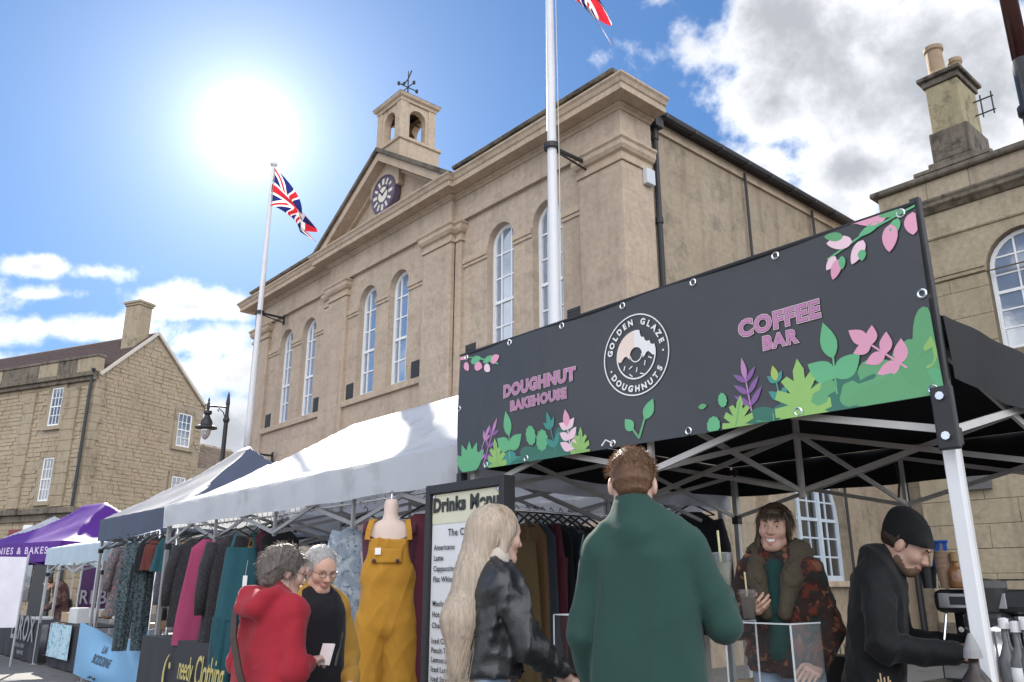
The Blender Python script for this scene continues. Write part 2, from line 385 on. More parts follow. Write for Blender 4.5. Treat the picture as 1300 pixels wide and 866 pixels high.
def window(parent, F, ac, w, zb, zt, arched=True, depth=.2, cols=2, rows=4, frame=.06, bar=.028, fmat=None, gmat=None, rail=True, inner_arch=False, paneset=None, colsplit=None):
    fmat = fmat or WHITE_PAINT; gmat = gmat or GLASS
    l, r = ac - w / 2, ac + w / 2
    top = (zt + w / 2) if arched else zt
    def outline(e):
        a = [(l + e, zb + e)]
        b = [(ac + (w / 2 - e) * math.cos(math.pi * (1 - i / 14)), zt + (w / 2 - e) * math.sin(math.pi * (1 - i / 14))) for i in range(15)] if arched else [(l + e, zt - e), (r - e, zt - e)]
        return a + b + [(r - e, zb + e)]
    mb = MB(); ring(mb, F, outline(0), outline(frame), depth, depth + .07)
    wo = mb.build('window', fmat, parent)
    # bars
    mb = MB(); il, ir, ib = l + frame, r - frame, zb + frame
    xs = [il + (ir - il) * k / cols for k in range(cols + 1)] if colsplit is None else [il + (ir - il) * k for k in colsplit]
    zs = [ib + ((top - frame) - ib) * k / rows for k in range(rows + 1)]
    def bbox(a, b, c, d, d0, d1):
        mb.add([F(a, c, d0), F(b, c, d0), F(b, d, d0), F(a, d, d0), F(a, c, d1), F(b, c, d1), F(b, d, d1), F(a, d, d1)],
               [(0, 3, 2, 1), (4, 5, 6, 7), (0, 1, 5, 4), (1, 2, 6, 5), (2, 3, 7, 6), (3, 0, 4, 7)])
    def halfw(z):
        if not arched or z <= zt: return w / 2 - frame
        rr = w / 2 - frame; return math.sqrt(max(0.0, rr * rr - (z - zt) ** 2))
    for i, x in enumerate(xs[1:-1]):
        off = abs(x - ac); zt2 = (zt + math.sqrt(max(0, (w / 2 - frame) ** 2 - off ** 2))) if arched else top - frame
        bbox(x - bar / 2, x + bar / 2, ib, zt2, depth + .012, depth + .045)
    for j, z in enumerate(zs[1:-1]):
        hb = bar * (1.9 if (rail and j + 1 == rows // 2) else 1); hw = halfw(z + hb / 2)
        bbox(max(il, ac - hw), min(ir, ac + hw), z - hb / 2, z + hb / 2, depth + (.0 if hb > bar else .014), depth + .048)
    mb.build('glazing_bars', fmat, wo)
    base = outline(frame)
    for i in range(len(xs) - 1):
        for j in range(rows):
            p = clip(clip(clip(clip(base, 0, xs[i], False), 0, xs[i + 1], True), 1, zs[j], False), 1, zs[j + 1], True)
            if len(p) < 3: continue
            pm = MB(); pm.add([F(u, v, depth + .035) for u, v in p], [tuple(range(len(p)))]); pm.build('pane', gmat, wo)
    return wo

# ------------------------------------------------------------------ town hall
XL, XR = -25.05, -8.86
YW, YP = 10.42, 10.30                # wing face, pavilion face
PL, PR = -19.75, -14.0               # pavilion
YB = 19.6
hall = thing('town_hall', 'classical pale stone town hall with pediment, clock and bell turret behind the stalls', 'building', ((XL + XR) / 2, YW, 0))
bays = [(-22.0, -23.9, -20.2, YW + .1, False), (-17.03, -18.75, -15.13, YP + .1, True), (-11.75, -13.78, -10.0, YW + .1, False)]
SILL, SPR, WW = 6.04, 8.56, .88
m = MB()
for (bc, a0, a1, yb, pav) in bays:
    ops = [(bc - .74, WW, SILL, SPR, True), (bc + .74, WW, SILL, SPR, True)]
    panel(m, frame_front(yb), a0, a1, 5.0, 9.5, ops, .24)
    panel(m, frame_front(yb), a0, a1, 0, 4.72, [(bc - .74, WW, 1.5, 3.2, True), (bc + .74, WW, 1.5, 3.2, True)], .24)
m.build('wall', STONE, hall)
for (bc, a0, a1, yb, pav) in bays:
    for s_ in (-1, 1):
        F = frame_front(yb)
        window(hall, F, bc + s_ * .74, WW, SILL, SPR, True, .17, 3, 5, .085, .034, colsplit=(0, .27, .73, 1))
        window(hall, F, bc + s_ * .74, WW, 1.5, 3.2, True, .17, 2, 4, .07, .03, gmat=GLASS_DARK)
    # apron, sill band, string, imposts
    t = MB(); t.box(a0 + .002, a1 - .002, yb - .08, yb + .05, 5.84, 6.0); t.build('sill', STONE_TRIM, hall, bevel=.015)
    t = MB(); t.box(a0 + .002, a1 - .002, yb - .05, yb + .05, 4.72, 5.0); t.build('string_course', STONE_TRIM, hall, bevel=.015)
    for (u0, u1) in ((a0 + .002, bc - .74 - WW / 2 - .004), (bc - .74 + WW / 2 + .004, bc + .74 - WW / 2 - .004), (bc + .74 + WW / 2 + .004, a1 - .002)):
        t = MB(); t.box(u0, u1, yb - .035, yb + .1, 8.30, 8.38); t.box(u0, u1, yb - .06, yb + .1, 8.382, 8.52); t.build('impost', STONE_TRIM, hall, bevel=.012)
    for ax, aw in ((a0 + .12 + .18, .36), (a1 - .30, .34)):
        t = MB(); t.box(ax - aw / 2, ax + aw / 2, yb - .012, yb + .03, 6.03, 6.44)
        for k in range(6): t.box(ax - aw / 2 + .02, ax + aw / 2 - .02, yb - .02, yb - .012, 6.06 + k * .062, 6.10 + k * .062)
        t.build('air_vent', LEAD, hall)
# frieze and pilasters
plan = [(XL, YB), (XL, YW), (PL, YW), (PL, YP), (PR, YP), (PR, YW), (XR, YW), (XR, 11.32)]
def sub(path, prof, name, mat, bevel=.012):
    t = MB(); t.sweep(path, prof); return t.build(name, mat, hall, bevel=bevel)
sub(plan, [(-.5, 9.47), (0, 9.47), (0, 10.05), (-.5, 10.05)], 'frieze', STONE, .006)
def pilaster(x0, x1, y, right_return=None, left_return=None):
    pth = [(x0, y + .35 if left_return is None else left_return), (x0, y), (x1, y), (x1, y + .14 if right_return is None else right_return)]
    t = MB(); t.sweep(pth, [(-.06, 0), (0.0, 0), (0, 8.98), (-.06, 8.98)]); t.build('pilaster', STONE, hall, bevel=.02)
    t = MB(); t.sweep(pth, [(-.06, 8.982), (.035, 8.982), (.035, 9.06), (.0, 9.08), (.0, 9.17), (.06, 9.2), (.10, 9.27), (.10, 9.36), (.14, 9.40), (.14, 9.44), (-.06, 9.468)]); t.build('pilaster_capital', STONE_TRIM, hall, bevel=.008)
    t = MB(); t.sweep(pth, [(-.06, .0), (.10, 0), (.10, .9), (.05, 1.0), (-.06, 1.0)]); t.build('plinth', STONE_TRIM, hall, bevel=.01)
pilaster(XL, -23.9, YW, left_return=YB)
pilaster(-20.2, PL - .002, YW)
pilaster(PL, -18.75, YP); pilaster(-15.13, PR, YP, right_return=YW)
pilaster(PR + .002, -13.78, YW)
pilaster(-10.0, XR, YW, right_return=11.32)
# cornice, parapet
sub(plan, [(-.5, 10.052), (.02, 10.052), (.06, 10.09), (.12, 10.11), (.12, 10.145), (-.5, 10.145)], 'bed_moulding', STONE_TRIM)
sub(plan, [(-.5, 10.147), (.40, 10.147), (.40, 10.27), (.43, 10.29), (.46, 10.36), (.50, 10.40), (.50, 10.44), (-.5, 10.46)], 'cornice', STONE_TRIM, .008)
for pth in ([(XL + .1, YW + 2), (XL + .1, YW - .08), (PL - .35, YW - .08), (PL - .35, YW + .3)], [(PR + .35, YW + .3), (PR + .35, YW - .08), (XR - .1, YW - .08), (XR - .1, YW + .42)]):
    t = MB(); t.sweep(pth, [(-.3, 10.462), (.12, 10.462), (.12, 10.72), (-.3, 10.72)]); t.build('parapet', STONE_TRIM, hall, bevel=.015)
    t = MB(); t.sweep(pth, [(-.34, 10.722), (.18, 10.722), (.20, 10.80), (.14, 10.84), (-.34, 10.86)]); t.build('coping', STONE_GRIMY, hall, bevel=.012)
# pediment
PXC = -16.78; APX, PH, PZ0 = 3.28, 2.05, 10.42
def tri(off, z0): # triangle inset by off along the slope
    sl_ = math.hypot(APX, PH); dz = off * sl_ / APX
    zt = PZ0 + PH - dz; hw = (zt - z0) * APX / PH
    return [(PXC - hw, z0), (PXC, zt), (PXC + hw, z0)]
def rake(o0, o1, y0, y1, name, mat):
    A = tri(o0, PZ0 - .0); B = tri(o1, PZ0 - .0)
    for s_ in (0, 1):
        pl_ = [A[0], A[1], B[1], B[0]] if s_ == 0 else [A[1], A[2], B[2], B[1]]
        t = MB(); t.prism(pl_, lambda u, v, w: (u, w, v), y0, y1); t.build(name, mat, hall, bevel=.01)
rake(-.02, .09, YP - .50, YP + .3, 'raking_coping', STONE_GRIMY)
rake(.092, .30, YP - .42, YP + .3, 'raking_cornice', STONE_TRIM)
rake(.302, .38, YP - .10, YP + .3, 'raking_moulding', STONE_TRIM)
t = MB(); T = tri(.36, PZ0); t.prism([(a, b) for a, b in T], lambda u, v, w: (u, w, v), YP + .02, YP + .25); t.build('tympanum', STONE, hall)
# hall roof behind the parapet, gable of the pavilion running back
t = MB(); t.add([(XL + .3, YW + .4, 10.5), (XR - .3, YW + .4, 10.5), (XR - .3, YB, 10.5), (XL + .3, YB, 10.5), (XL + 4, 15, 12.0), (XR - 4, 15, 12.0)],
              [(0, 1, 5, 4), (1, 2, 5), (2, 3, 4, 5), (3, 0, 4)]); t.build('roof', SLATE, hall)
T0 = tri(.0, PZ0 + .05); t = MB(); t.prism([(a, b - .06) for a, b in T0], lambda u, v, w: (u, w, v), YP + .302, 14.8); t.build('pavilion_roof', SLATE, hall)
# clock
CK = (-16.80, YP - .14, 11.20)
m_, nt_, b_ = newmat('clock_purple'); P_ = POS(nt_); nt_.links.new(MIXC(nt_, NOISE(nt_, P_, 8, 4), (.075, .06, .10), (.13, .10, .16)), b_.inputs[0]); MATS['clock'] = m_
ck = MB(); ck.lathe([(.56, -.12), (.56, .05), (.53, .085), (.50, .06), (.50, .05)], CK, 40, 'y'); ck = ck.build('clock', m_, hall, bevel=.0)
GOLD = plain('pale_gilt', (.72, .66, .55), .4, .1, 8)
f = MB(); f.lathe([(.21, .052), (.21, .064)], CK, 28, 'y'); 
for k in range(12):
    a = k * math.pi / 6; d = Vector((math.sin(a), 0, math.cos(a))); c = Vector(CK) + d * .37 + Vector((0, -.058, 0))
    f.obox(c, d, (0, 1, 0), d.cross(Vector((0, 1, 0))), .085, .006, .034 if k % 3 else .045)
f.build('numerals', GOLD, ck)
h_ = MB()
for (ang, L, w_) in ((R_(310), .26, .022), (R_(62), .40, .016)):
    d = Vector((math.sin(ang), 0, math.cos(ang))); h_.obox(Vector(CK) + d * (L / 2 - .04) + Vector((0, -.075, 0)), d, (0, 1, 0), d.cross(Vector((0, 1, 0))), L / 2, .004, w_)
h_.build('hands', IRON, ck)
# bell turret
BX0, BX1, BY0, BY1 = -17.38, -16.26, 10.22, 11.28
tb = MB(); tb.box(BX0 - .12, BX1 + .12, BY0 - .08, BY1 + .12, 11.3, 12.72); tb.sweep([(BX0 - .12, BY0 - .08), (BX1 + .12, BY0 - .08), (BX1 + .12, BY1 + .12), (BX0 - .12, BY1 + .12)], [(0, 12.60), (.05, 12.62), (.05, 12.70), (0, 12.721)], closed=True)
tur = tb.build('bell_turret', STONE_TRIM, hall, bevel=.015)
BZ0, BZ1 = 12.722, 13.84
w = MB()
xc, yc = (BX0 + BX1) / 2, (BY0 + BY1) / 2
panel(w, frame_front(BY0), BX0, BX1, BZ0, BZ1, [(xc, .52, BZ0 + .10, BZ0 + .72, True)], .2)
panel(w, lambda a, z, d: (a, BY1 - d, z), BX0, BX1, BZ0, BZ1, [(xc, .52, BZ0 + .10, BZ0 + .72, True)], .2)
panel(w, frame_side(BX1), BY0, BY1, BZ0, BZ1, [(yc, .52, BZ0 + .10, BZ0 + .72, True)], .2)
panel(w, lambda a, z, d: (BX0 + d, a, z), BY0, BY1, BZ0, BZ1, [(yc, .52, BZ0 + .10, BZ0 + .72, True)], .2)
w.build('arcade', STONE_TRIM, tur)
for (px_, py_) in ((BX0, BY0), (BX1, BY0), (BX0, BY1), (BX1, BY1)):
    q = MB(); sx = 1 if px_ == BX1 else -1; sy = 1 if py_ == BY1 else -1
    q.box(min(px_ - sx * .2, px_ + sx * .035), max(px_ - sx * .2, px_ + sx * .035), min(py_ - sy * .2, py_ + sy * .035), max(py_ - sy * .2, py_ + sy * .035), BZ0, BZ1); q.build('corner_pier', STONE_TRIM, tur, bevel=.012)
q = MB(); pth = [(BX0, BY0), (BX1, BY0), (BX1, BY1), (BX0, BY1)]
q.sweep(pth, [(-.2, BZ1 + .001), (.05, BZ1 + .001), (.06, BZ1 + .07), (.12, BZ1 + .11), (.15, BZ1 + .19), (-.2, BZ1 + .2)], closed=True); q.build('turret_cornice', STONE_TRIM, tur, bevel=.008)
q = MB(); q.add([(BX0 - .155, BY0 - .155, BZ1 + .19), (BX1 + .155, BY0 - .155, BZ1 + .19), (BX1 + .155, BY1 + .155, BZ1 + .19), (BX0 - .155, BY1 + .155, BZ1 + .19), (xc, yc, BZ1 + .50)], [(0, 1, 4), (1, 2, 4), (2, 3, 4), (3, 0, 4), (0, 3, 2, 1)]); q.build('turret_roof', STONE_GRIMY, tur)
q = MB(); q.lathe([(.02, .44), (.09, .42), (.13, .34), (.16, .15), (.22, .03), (.24, 0), (.20, .0)], (xc, yc, BZ0 + .45), 18); q.tube([(xc, BY0 + .1, BZ0 + .93), (xc, BY1 - .1, BZ0 + .93)], .03); q.build('bell', plain('old_bronze', (.10, .075, .04), .5, .3, 8, metal=.7), tur, smooth=True)
v = MB(); vz = BZ1 + .45
v.tube([(xc, yc, vz), (xc, yc, vz + .98)], [.03, .015], 8)
v.tube([(xc - .30, yc, vz + .46), (xc + .30, yc, vz + .46)], .015, 6); v.tube([(xc, yc - .30, vz + .46), (xc, yc + .30, vz + .46)], .015, 6)
for s_ in (-1, 1): v.tube([(xc + s_ * (.04 + .10 * math.sin(t * .5)), yc, vz + .05 + .02 * t + .03 * math.sin(t)) for t in range(8)], .014, 6)
v.tube([(xc - .16, yc - .05, vz + .58), (xc, yc, vz + .74), (xc + .12, yc + .03, vz + .96)], .018, 6)
v.add([(xc - .26, yc - .07, vz + .66), (xc - .10, yc - .03, vz + .58), (xc - .12, yc - .03, vz + .72)], [(0, 1, 2)])
for (a, b) in ((-.30, 0), (.30, 0), (0, -.30), (0, .30)): v.obox((xc + a, yc + b, vz + .46), (1, 0, 0), (0, 1, 0), (0, 0, 1), .03, .03, .045)
v.build('weathervane', IRON, tur)
# side wall (looks towards +X)
XS = XR - .12
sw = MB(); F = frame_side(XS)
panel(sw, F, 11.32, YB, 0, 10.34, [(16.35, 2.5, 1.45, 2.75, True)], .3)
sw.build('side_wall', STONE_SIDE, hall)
t = MB(); t.box(XR - .135, XR - .06, 11.34, YB, 10.08, 10.13); t.box(XR - .13, XR - .085, 11.34, YB, 10.132, 10.33); t.build('side_string', STONE_TRIM, hall, bevel=.01)
t = MB(); t.box(XR - .5, XR + .16, 11.36, YB, 10.342, 10.40); t.tube([(XR + .12, 11.36, 10.36), (XR + .12, YB, 10.36)], .075, 8)
for k in range(9): t.box(XR + .03, XR + .21, 11.6 + k * .95, 11.66 + k * .95, 10.27, 10.345)
t.build('gutter', LEAD, hall)
for (py_, nm) in ((11.47, 'downpipe'), (14.62, 'downpipe'), (17.5, 'downpipe')):
    q = MB(); rr_ = .055 if py_ < 12 else .032
    q.tube([(XS + .10, py_, .1), (XS + .10, py_, 10.2)], rr_, 8)
    if py_ < 12:
        q.box(XS + .02, XS + .24, py_ - .12, py_ + .12, 10.05, 10.33)
        for z_ in (2, 4, 6, 8, 9.8): q.tube([(XS + .10, py_, z_), (XS + .10, py_, z_ + .12)], .075, 8)
    q.build(nm, IRON, hall)
t = MB(); t.box(XR + .003, XR + .12, 11.0, 11.24, 8.66, 8.98); t.build('alarm_box', plain('grey_plastic', (.55, .58, .60), .5, .05), hall, bevel=.015)
# tall round-headed window in the side wall
wo = MB(); wm = window(hall, F, 16.35, 2.46, 1.45, 2.75, True, .18, 6, 6, .11, .035, gmat=GLASS_DARK, fmat=plain('pale_blue_paint', (.55, .62, .70), .5, .08, 6), rail=True)
q = MB()
for a_ in (16.35 - .42, 16.35 + .42):
    q.add([F(a_ - .055, 1.5, .16), F(a_ + .055, 1.5, .16), F(a_ + .055, 3.8, .16), F(a_ - .055, 3.8, .16), F(a_ - .055, 1.5, .24), F(a_ + .055, 1.5, .24), F(a_ + .055, 3.8, .24), F(a_ - .055, 3.8, .24)], [(0, 3, 2, 1), (4, 5, 6, 7), (0, 1, 5, 4), (1, 2, 6, 5), (2, 3, 7, 6), (3, 0, 4, 7)])
q.build('mullion', MATS['pale_blue_paint'], wm)
t = MB(); t.box(XS - .05, XS + .14, 14.9, 17.8, 1.33, 1.45); t.build('side_sill', STONE_TRIM, hall, bevel=.01)
t = MB(); t.box(XS - .05, XS + .30, 14.1, 15.02, 0, 4.6); t.box(XS - .05, XS + .36, 14.04, 15.08, 4.602, 4.8); t.build('side_pier', STONE_SIDE, hall, bevel=.02)
# closing wall between the hall and its neighbour
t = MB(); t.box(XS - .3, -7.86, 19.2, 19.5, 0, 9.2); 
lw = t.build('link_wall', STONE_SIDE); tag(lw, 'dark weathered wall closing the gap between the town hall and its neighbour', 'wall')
q = MB(); q.tube([(-8.25, 19.1, .1), (-8.25, 19.1, 8.9)], .07, 8); q.tube([(-8.25, 19.1, 4.2), (-8.7, 19.05, 4.6), (-8.9, 19.0, 4.7)], .06, 8); q.build('soil_pipe', IRON, lw)

# ------------------------------------------------------------------ neighbour on the right
NY = 18.9; NX0, NX1 = -7.85, 6.5
nb = thing('stone_house', 'sandy ashlar building with round-headed sash windows and tall chimney at right edge', 'building', (NX0 + 3, NY, 0))
win_x = [-4.95, -1.6, 1.75]
m = MB()
panel(m, frame_front(NY + .06), NX0 + .05, NX1, 0, 9.8, [(x, 1.58, 6.2, 8.05, True) for x in win_x] + [], .22); m.build('wall', stone('backing_joint', (.20, .165, .12), (.26, .21, .155)), nb)
for x in win_x: window(nb, frame_front(NY + .06), x, 1.56, 6.2, 8.05, True, .12, 3, 6, .09, .035, gmat=glassy('blind_glass', (.16, .17, .18), .22))
# ashlar: each block its own piece, clear of the windows
rnd = random.Random(3)
def block(x0, x1, z0, z1, y=NY, mat=None, d=None, par=nb):
    b_ = MB(); e = rnd.uniform(-.006, .010); b_.box(x0 + .004, x1 - .004, y - e, y + .08, z0 + .004, z1 - .004); return b_.build('ashlar_block', mat or STONE_R, par, bevel=.008)
rows_ = []
z = 0.6; courses = []
while z < 8.0:
    h = .5 if z < 4.3 else .62; courses.append((z, min(z + h, 8.02))); z += h
for ci, (z0, z1) in enumerate(courses):
    if z1 - z0 < .1: continue
    x = NX0; off = (ci % 2) * .55
    first = True
    while x < NX1:
        L = rnd.uniform(.95, 1.5) if not first else .75 + off; x1 = min(x + L, NX1); first = False
        segs = [(x, x1)]
        for wx in win_x:
            if z1 > 6.1 and z0 < 8.9:
                ns = []
                for a, b in segs:
                    l, r = wx - .80, wx + .80
                    if b <= l or a >= r: ns.append((a, b))
                    else:
                        if a < l: ns.append((a, l))
                        if b > r: ns.append((r, b))
                segs = ns
        for a, b in segs:
            if b - a > .12 and a < -1.2: block(a, b, z0, z1)
        x = x1
t = MB(); t.box(NX0 - .03, NX1, NY - .06, NY + .05, 0, .6); t.build('plinth', STONE_GRIMY, nb, bevel=.02)
t = MB(); t.sweep([(NX0, NY + 3), (NX0, NY), (NX1, NY)], [(-.1, 4.35), (.06, 4.35), (.08, 4.45), (.0, 4.56), (-.1, 4.56)]); t.build('string_course', STONE_GRIMY, nb, bevel=.01)
for (u0, u1) in ((NX0 - .03, win_x[0] - .80), (win_x[0] + .80, win_x[1] - .80), (win_x[1] + .80, win_x[2] - .8)):
    t = MB(); t.box(u0, u1, NY - .05, NY + .05, 8.04, 8.13); t.box(u0, u1, NY - .08, NY + .05, 8.132, 8.26); t.build('impost', STONE_R, nb, bevel=.012)
mm = MB(); panel(mm, frame_front(NY + .012), NX0 + .02, NX1, 8.26, 9.12, [(x, 1.6, 8.26, 8.27, False) for x in ()], .1) if False else None
arc = MB(); panel(arc, frame_front(NY + .0), NX0 + .01, NX1, 8.03, 9.08, [(x, 1.60, 8.03, 8.05, True) for x in win_x], .1); arc.build('spandrel', STONE_R, nb)
t = MB(); t.sweep([(NX0, NY + 3), (NX0, NY), (NX1, NY)], [(-.1, 9.082), (.04, 9.082), (.06, 9.13), (.0, 9.17), (.0, 9.72), (-.1, 9.72)]); t.build('frieze', STONE_R, nb, bevel=.008)
pthn = [(NX0, NY + 5), (NX0, NY), (NX1, NY)]
t = MB(); t.sweep(pthn, [(-.2, 9.722), (.05, 9.722), (.12, 9.80), (.20, 9.85), (.20, 9.93), (.24, 9.98), (.24, 10.03), (-.2, 10.06)]); t.build('cornice', STONE_GRIMY, nb, bevel=.015)
x = NX0 + .0; bl = [1.15, .95, 1.3, 1.1, 1.25, 1.2, 1.4, 1.2, 1.3, 1.3, 1.3]
for L in bl:
    if x + L > NX1: break
    b_ = MB(); e = rnd.uniform(-.008, .012); b_.box(x + .004, x + L - .004, NY - .02 - e, NY + .25, 10.062, 10.55); b_.build('parapet_block', STONE_R if rnd.random() < .7 else STONE_SIDE, nb, bevel=.01); x += L
t = MB(); cp = [(-.3, 10.552), (.09, 10.552), (.13, 10.60), (.12, 10.70), (.02, 10.74), (-.3, 10.74)]; t.sweep([(NX0 - .02, NY + 5), (NX0 - .02, NY - .02), (NX1, NY - .02)], cp); t.build('coping', STONE_GRIMY, nb, bevel=.02)
t = MB(); t.box(NX0 + .1, NX1, NY + .3, NY + 7, 9.0, 10.4); t.build('roof', SLATE, nb)
t = MB(); t.box(NX0 + .02, NX0 + .3, NY + .26, NY + 8, 0, 10.5); t.build('end_wall', STONE_SIDE, nb)
# chimney
CX0, CX1, CY0, CY1 = -6.42, -5.62, NY + .02, NY + 1.25
t = MB(); t.box(CX0 - .16, CX1 + .16, CY0 - .04, CY1 + .1, 10.55, 10.98); t.box(CX0 - .04, CX1 + .04, CY0 - .02, CY1 + .04, 10.982, 11.75); ch = t.build('chimney', STONE_GRIMY, nb, bevel=.03)
CHS = stone('chimney_stone', (.33, .28, .17), (.43, .37, .24), grime=(.045, .042, .03), gamt=.8, bump=.6)
t = MB(); t.box(CX0 + .03, CX1 - .03, CY0 + .04, CY1 - .04, 11.752, 13.0); t.build('shaft', CHS, ch, bevel=.03)
t = MB(); t.box(CX0 - .02, CX1 + .02, CY0 - .01, CY1 + .01, 13.002, 13.16); t.build('neck', STONE_GRIMY, ch, bevel=.02)
t = MB(); t.box(CX0 - .10, CX1 + .10, CY0 - .09, CY1 + .09, 13.162, 13.27); t.build('cap', STONE_GRIMY, ch, bevel=.025)
POT = plain('buff_clay', (.30, .215, .135), .8, .45, 4, .3, 30)
for (xx, yy, rr_, hh) in ((-.12, CY0 + .32, .20, .92), (.16, CY0 + .80, .15, .66)):
    t = MB(); t.lathe([(rr_ * 1.15, 0), (rr_ * 1.1, .1), (rr_ * .95, .2), (rr_ * .92, hh - .16), (rr_ * 1.12, hh - .12), (rr_ * 1.12, hh - .02), (rr_ * .9, hh), (rr_ * .75, hh - .05)], ((CX0 + CX1) / 2 + xx, yy, 13.272), 18); t.build('chimney_pot', POT, ch, smooth=False)
t = MB()
for z_ in (12.25, 12.62): t.tube([(CX1 - .03, CY1 - .35, z_), (CX1 + .42, CY1 - .35, z_)], .018, 6)
for x_ in (CX1 + .14, CX1 + .38): t.tube([(x_, CY1 - .35, 12.15), (x_, CY1 - .35, 12.75)], .018, 6)
t.build('aerial_bracket', IRON, ch)
t = MB(); t.sweep([(CX0 - .5, CY0 - .06), (CX1 + .4, CY0 - .06)], [(-.2, 10.741), (.06, 10.741), (.03, 10.85), (-.2, 10.9)]); t.build('flashing', STONE_GRIMY, ch, bevel=.02)
t = MB(); t.box(-6.9, -6.35, NY - .14, NY - .02, 3.3, 3.75); t.build('wall_box', plain('dull_lead_box', (.12, .12, .12), .6), nb, bevel=.01)

# ------------------------------------------------------------------ gabled stone house on the far left
K = 1.65
hc = Vector((-25.3 * K, 5.95 * K)); ga = R_(114.5); gd = Vector((math.cos(ga), math.sin(ga))); fd = Vector((-gd.y, gd.x))
def hz(z): return 1.35 + (z - 1.35) * K
house = thing('gabled_house', 'rough stone gabled house with dark tiled roof behind the purple canopy', 'building', (hc.x, hc.y, 0))
HST = stone('rubble_stone', (.38, .305, .21), (.45, .37, .265), gamt=.3, bump=.8)
HMORT = plain('old_mortar', (.33, .28, .21), .9, .25, 3, .5, 30)
HDRESS = stone('house_dressed_stone', (.34, .275, .19), (.41, .345, .25), gamt=.6)
GW = 4.2 * K; EV = hz(7.3); AP = hz(9.08); APA = 1.9 * K; REV = hz(7.12)
Fg = lambda a, z, d: (hc.x + gd.x * a + fd.x * d, hc.y + gd.y * a + fd.y * d, z)       # gable; depth goes along fd
Ff = lambda a, z, d: (hc.x + fd.x * a + gd.x * d, hc.y + fd.y * a + gd.y * d, z)       # street front; depth goes along gd
LEN = 16.0
m = MB(); m.add([Fg(0, 0, .03), Fg(GW, 0, .03), Fg(GW, REV, .03), Fg(APA, AP, .03), Fg(0, EV, .03)], [(0, 1, 2, 3, 4)])
m.add([Ff(.03, 0, .03), Ff(LEN, 0, .03), Ff(LEN, EV, .03), Ff(.03, EV, .03)], [(0, 1, 2, 3)])
m.build('wall', HMORT, house)
gwin = [(3.42 * K, .58 * K, hz(5.66), hz(6.71)), (3.44 * K, .56 * K, hz(3.65), hz(4.67))]
def top_at(a): return EV + (AP - EV) * a / APA if a < APA else AP + (REV - AP) * (a - APA) / (GW - APA)
sm = MB(); z = .3; rw = random.Random(5)
while z < AP:
    h = rw.uniform(.17, .24); a = 0.0 + rw.uniform(0, .2)
    while a < GW:
        L = rw.uniform(.28, .62); b = min(a + L, GW)
        ok = True
        for (wc, ww, z0, z1) in gwin:
            if b > wc - ww / 2 - .22 and a < wc + ww / 2 + .22 and z + h > z0 - .25 and z < z1 + .28: ok = False
        zt_ = min(top_at(a), top_at(b))
        if ok and z + h * .6 < zt_ and b - a > .1:
            e = rw.uniform(-.02, .03); z1_ = min(z + h, zt_ - .01); g_ = .012
            sm.add([Fg(a + g_, z + g_, -e), Fg(b - g_, z + g_, -e), Fg(b - g_, z1_ - g_, -e), Fg(a + g_, z1_ - g_, -e), Fg(a + g_, z + g_, .05), Fg(b - g_, z + g_, .05), Fg(b - g_, z1_ - g_, .05), Fg(a + g_, z1_ - g_, .05)],
                   [(0, 1, 2, 3), (0, 4, 5, 1), (1, 5, 6, 2), (2, 6, 7, 3), (3, 7, 4, 0)])
        a = b
    z += h
# the same coursing on the street front
fw = [(1.58 * K, .50 * K, hz(5.88), hz(7.0)), (1.48 * K, .46 * K, hz(3.68), hz(4.9)), (5.2 * K, .5 * K, hz(5.88), hz(7.0)), (5.2 * K, .46 * K, hz(3.68), hz(4.9))]
piers = [(.62 * K, 1.2 * K), (2.5 * K, 3.0 * K), (6.2 * K, 6.7 * K)]
z = .3
while z < EV - .3:
    h = rw.uniform(.17, .24); a = .02
    while a < LEN:
        b = min(a + rw.uniform(.28, .62), LEN); ok = True
        for (wc, ww, z0, z1) in fw:
            if b > wc - ww / 2 - .24 and a < wc + ww / 2 + .24 and z + h > z0 - .3 and z < z1 + .3: ok = False
        if ok:
            e = rw.uniform(-.02, .03); g_ = .012
            sm.add([Ff(a + g_, z + g_, -e), Ff(b - g_, z + g_, -e), Ff(b - g_, z + h - g_, -e), Ff(a + g_, z + h - g_, -e), Ff(a + g_, z + g_, .05), Ff(b - g_, z + g_, .05), Ff(b - g_, z + h - g_, .05), Ff(a + g_, z + h - g_, .05)],
                   [(0, 1, 2, 3), (0, 4, 5, 1), (1, 5, 6, 2), (2, 6, 7, 3), (3, 7, 4, 0)])
        a = b
    z += h
tag(sm.build('rubble_stones', HST, house), kind='stuff')
def fbox(mb, F, a, b, z0, z1, d0, d1):
    mb.add([F(a, z0, d0), F(b, z0, d0), F(b, z1, d0), F(a, z1, d0), F(a, z0, d1), F(b, z0, d1), F(b, z1, d1), F(a, z1, d1)],
           [(0, 3, 2, 1), (4, 5, 6, 7), (0, 1, 5, 4), (1, 2, 6, 5), (2, 3, 7, 6), (3, 0, 4, 7)])
def hwin(F, wc, ww, z0, z1, sur=.22):
    t = MB()
    fbox(t, F, wc - ww / 2 - sur, wc - ww / 2, z0 - .02, z1 + .05, -.07, .04); fbox(t, F, wc + ww / 2, wc + ww / 2 + sur, z0 - .02, z1 + .05, -.07, .04)
    fbox(t, F, wc - ww / 2 - sur, wc + ww / 2 + sur, z1 + .052, z1 + .30, -.075, .04); fbox(t, F, wc - ww / 2 - sur - .05, wc + ww / 2 + sur + .05, z0 - .22, z0 - .022, -.14, .04)
    t.build('window_surround', HDRESS, house, bevel=.015)
    window(house, F, wc, ww, z0, z1 + .05, False, -.03, 3, 4, .07, .03, gmat=GLASS_DARK)
for a_ in gwin: hwin(Fg, *a_)
for a_ in fw: hwin(Ff, *a_)
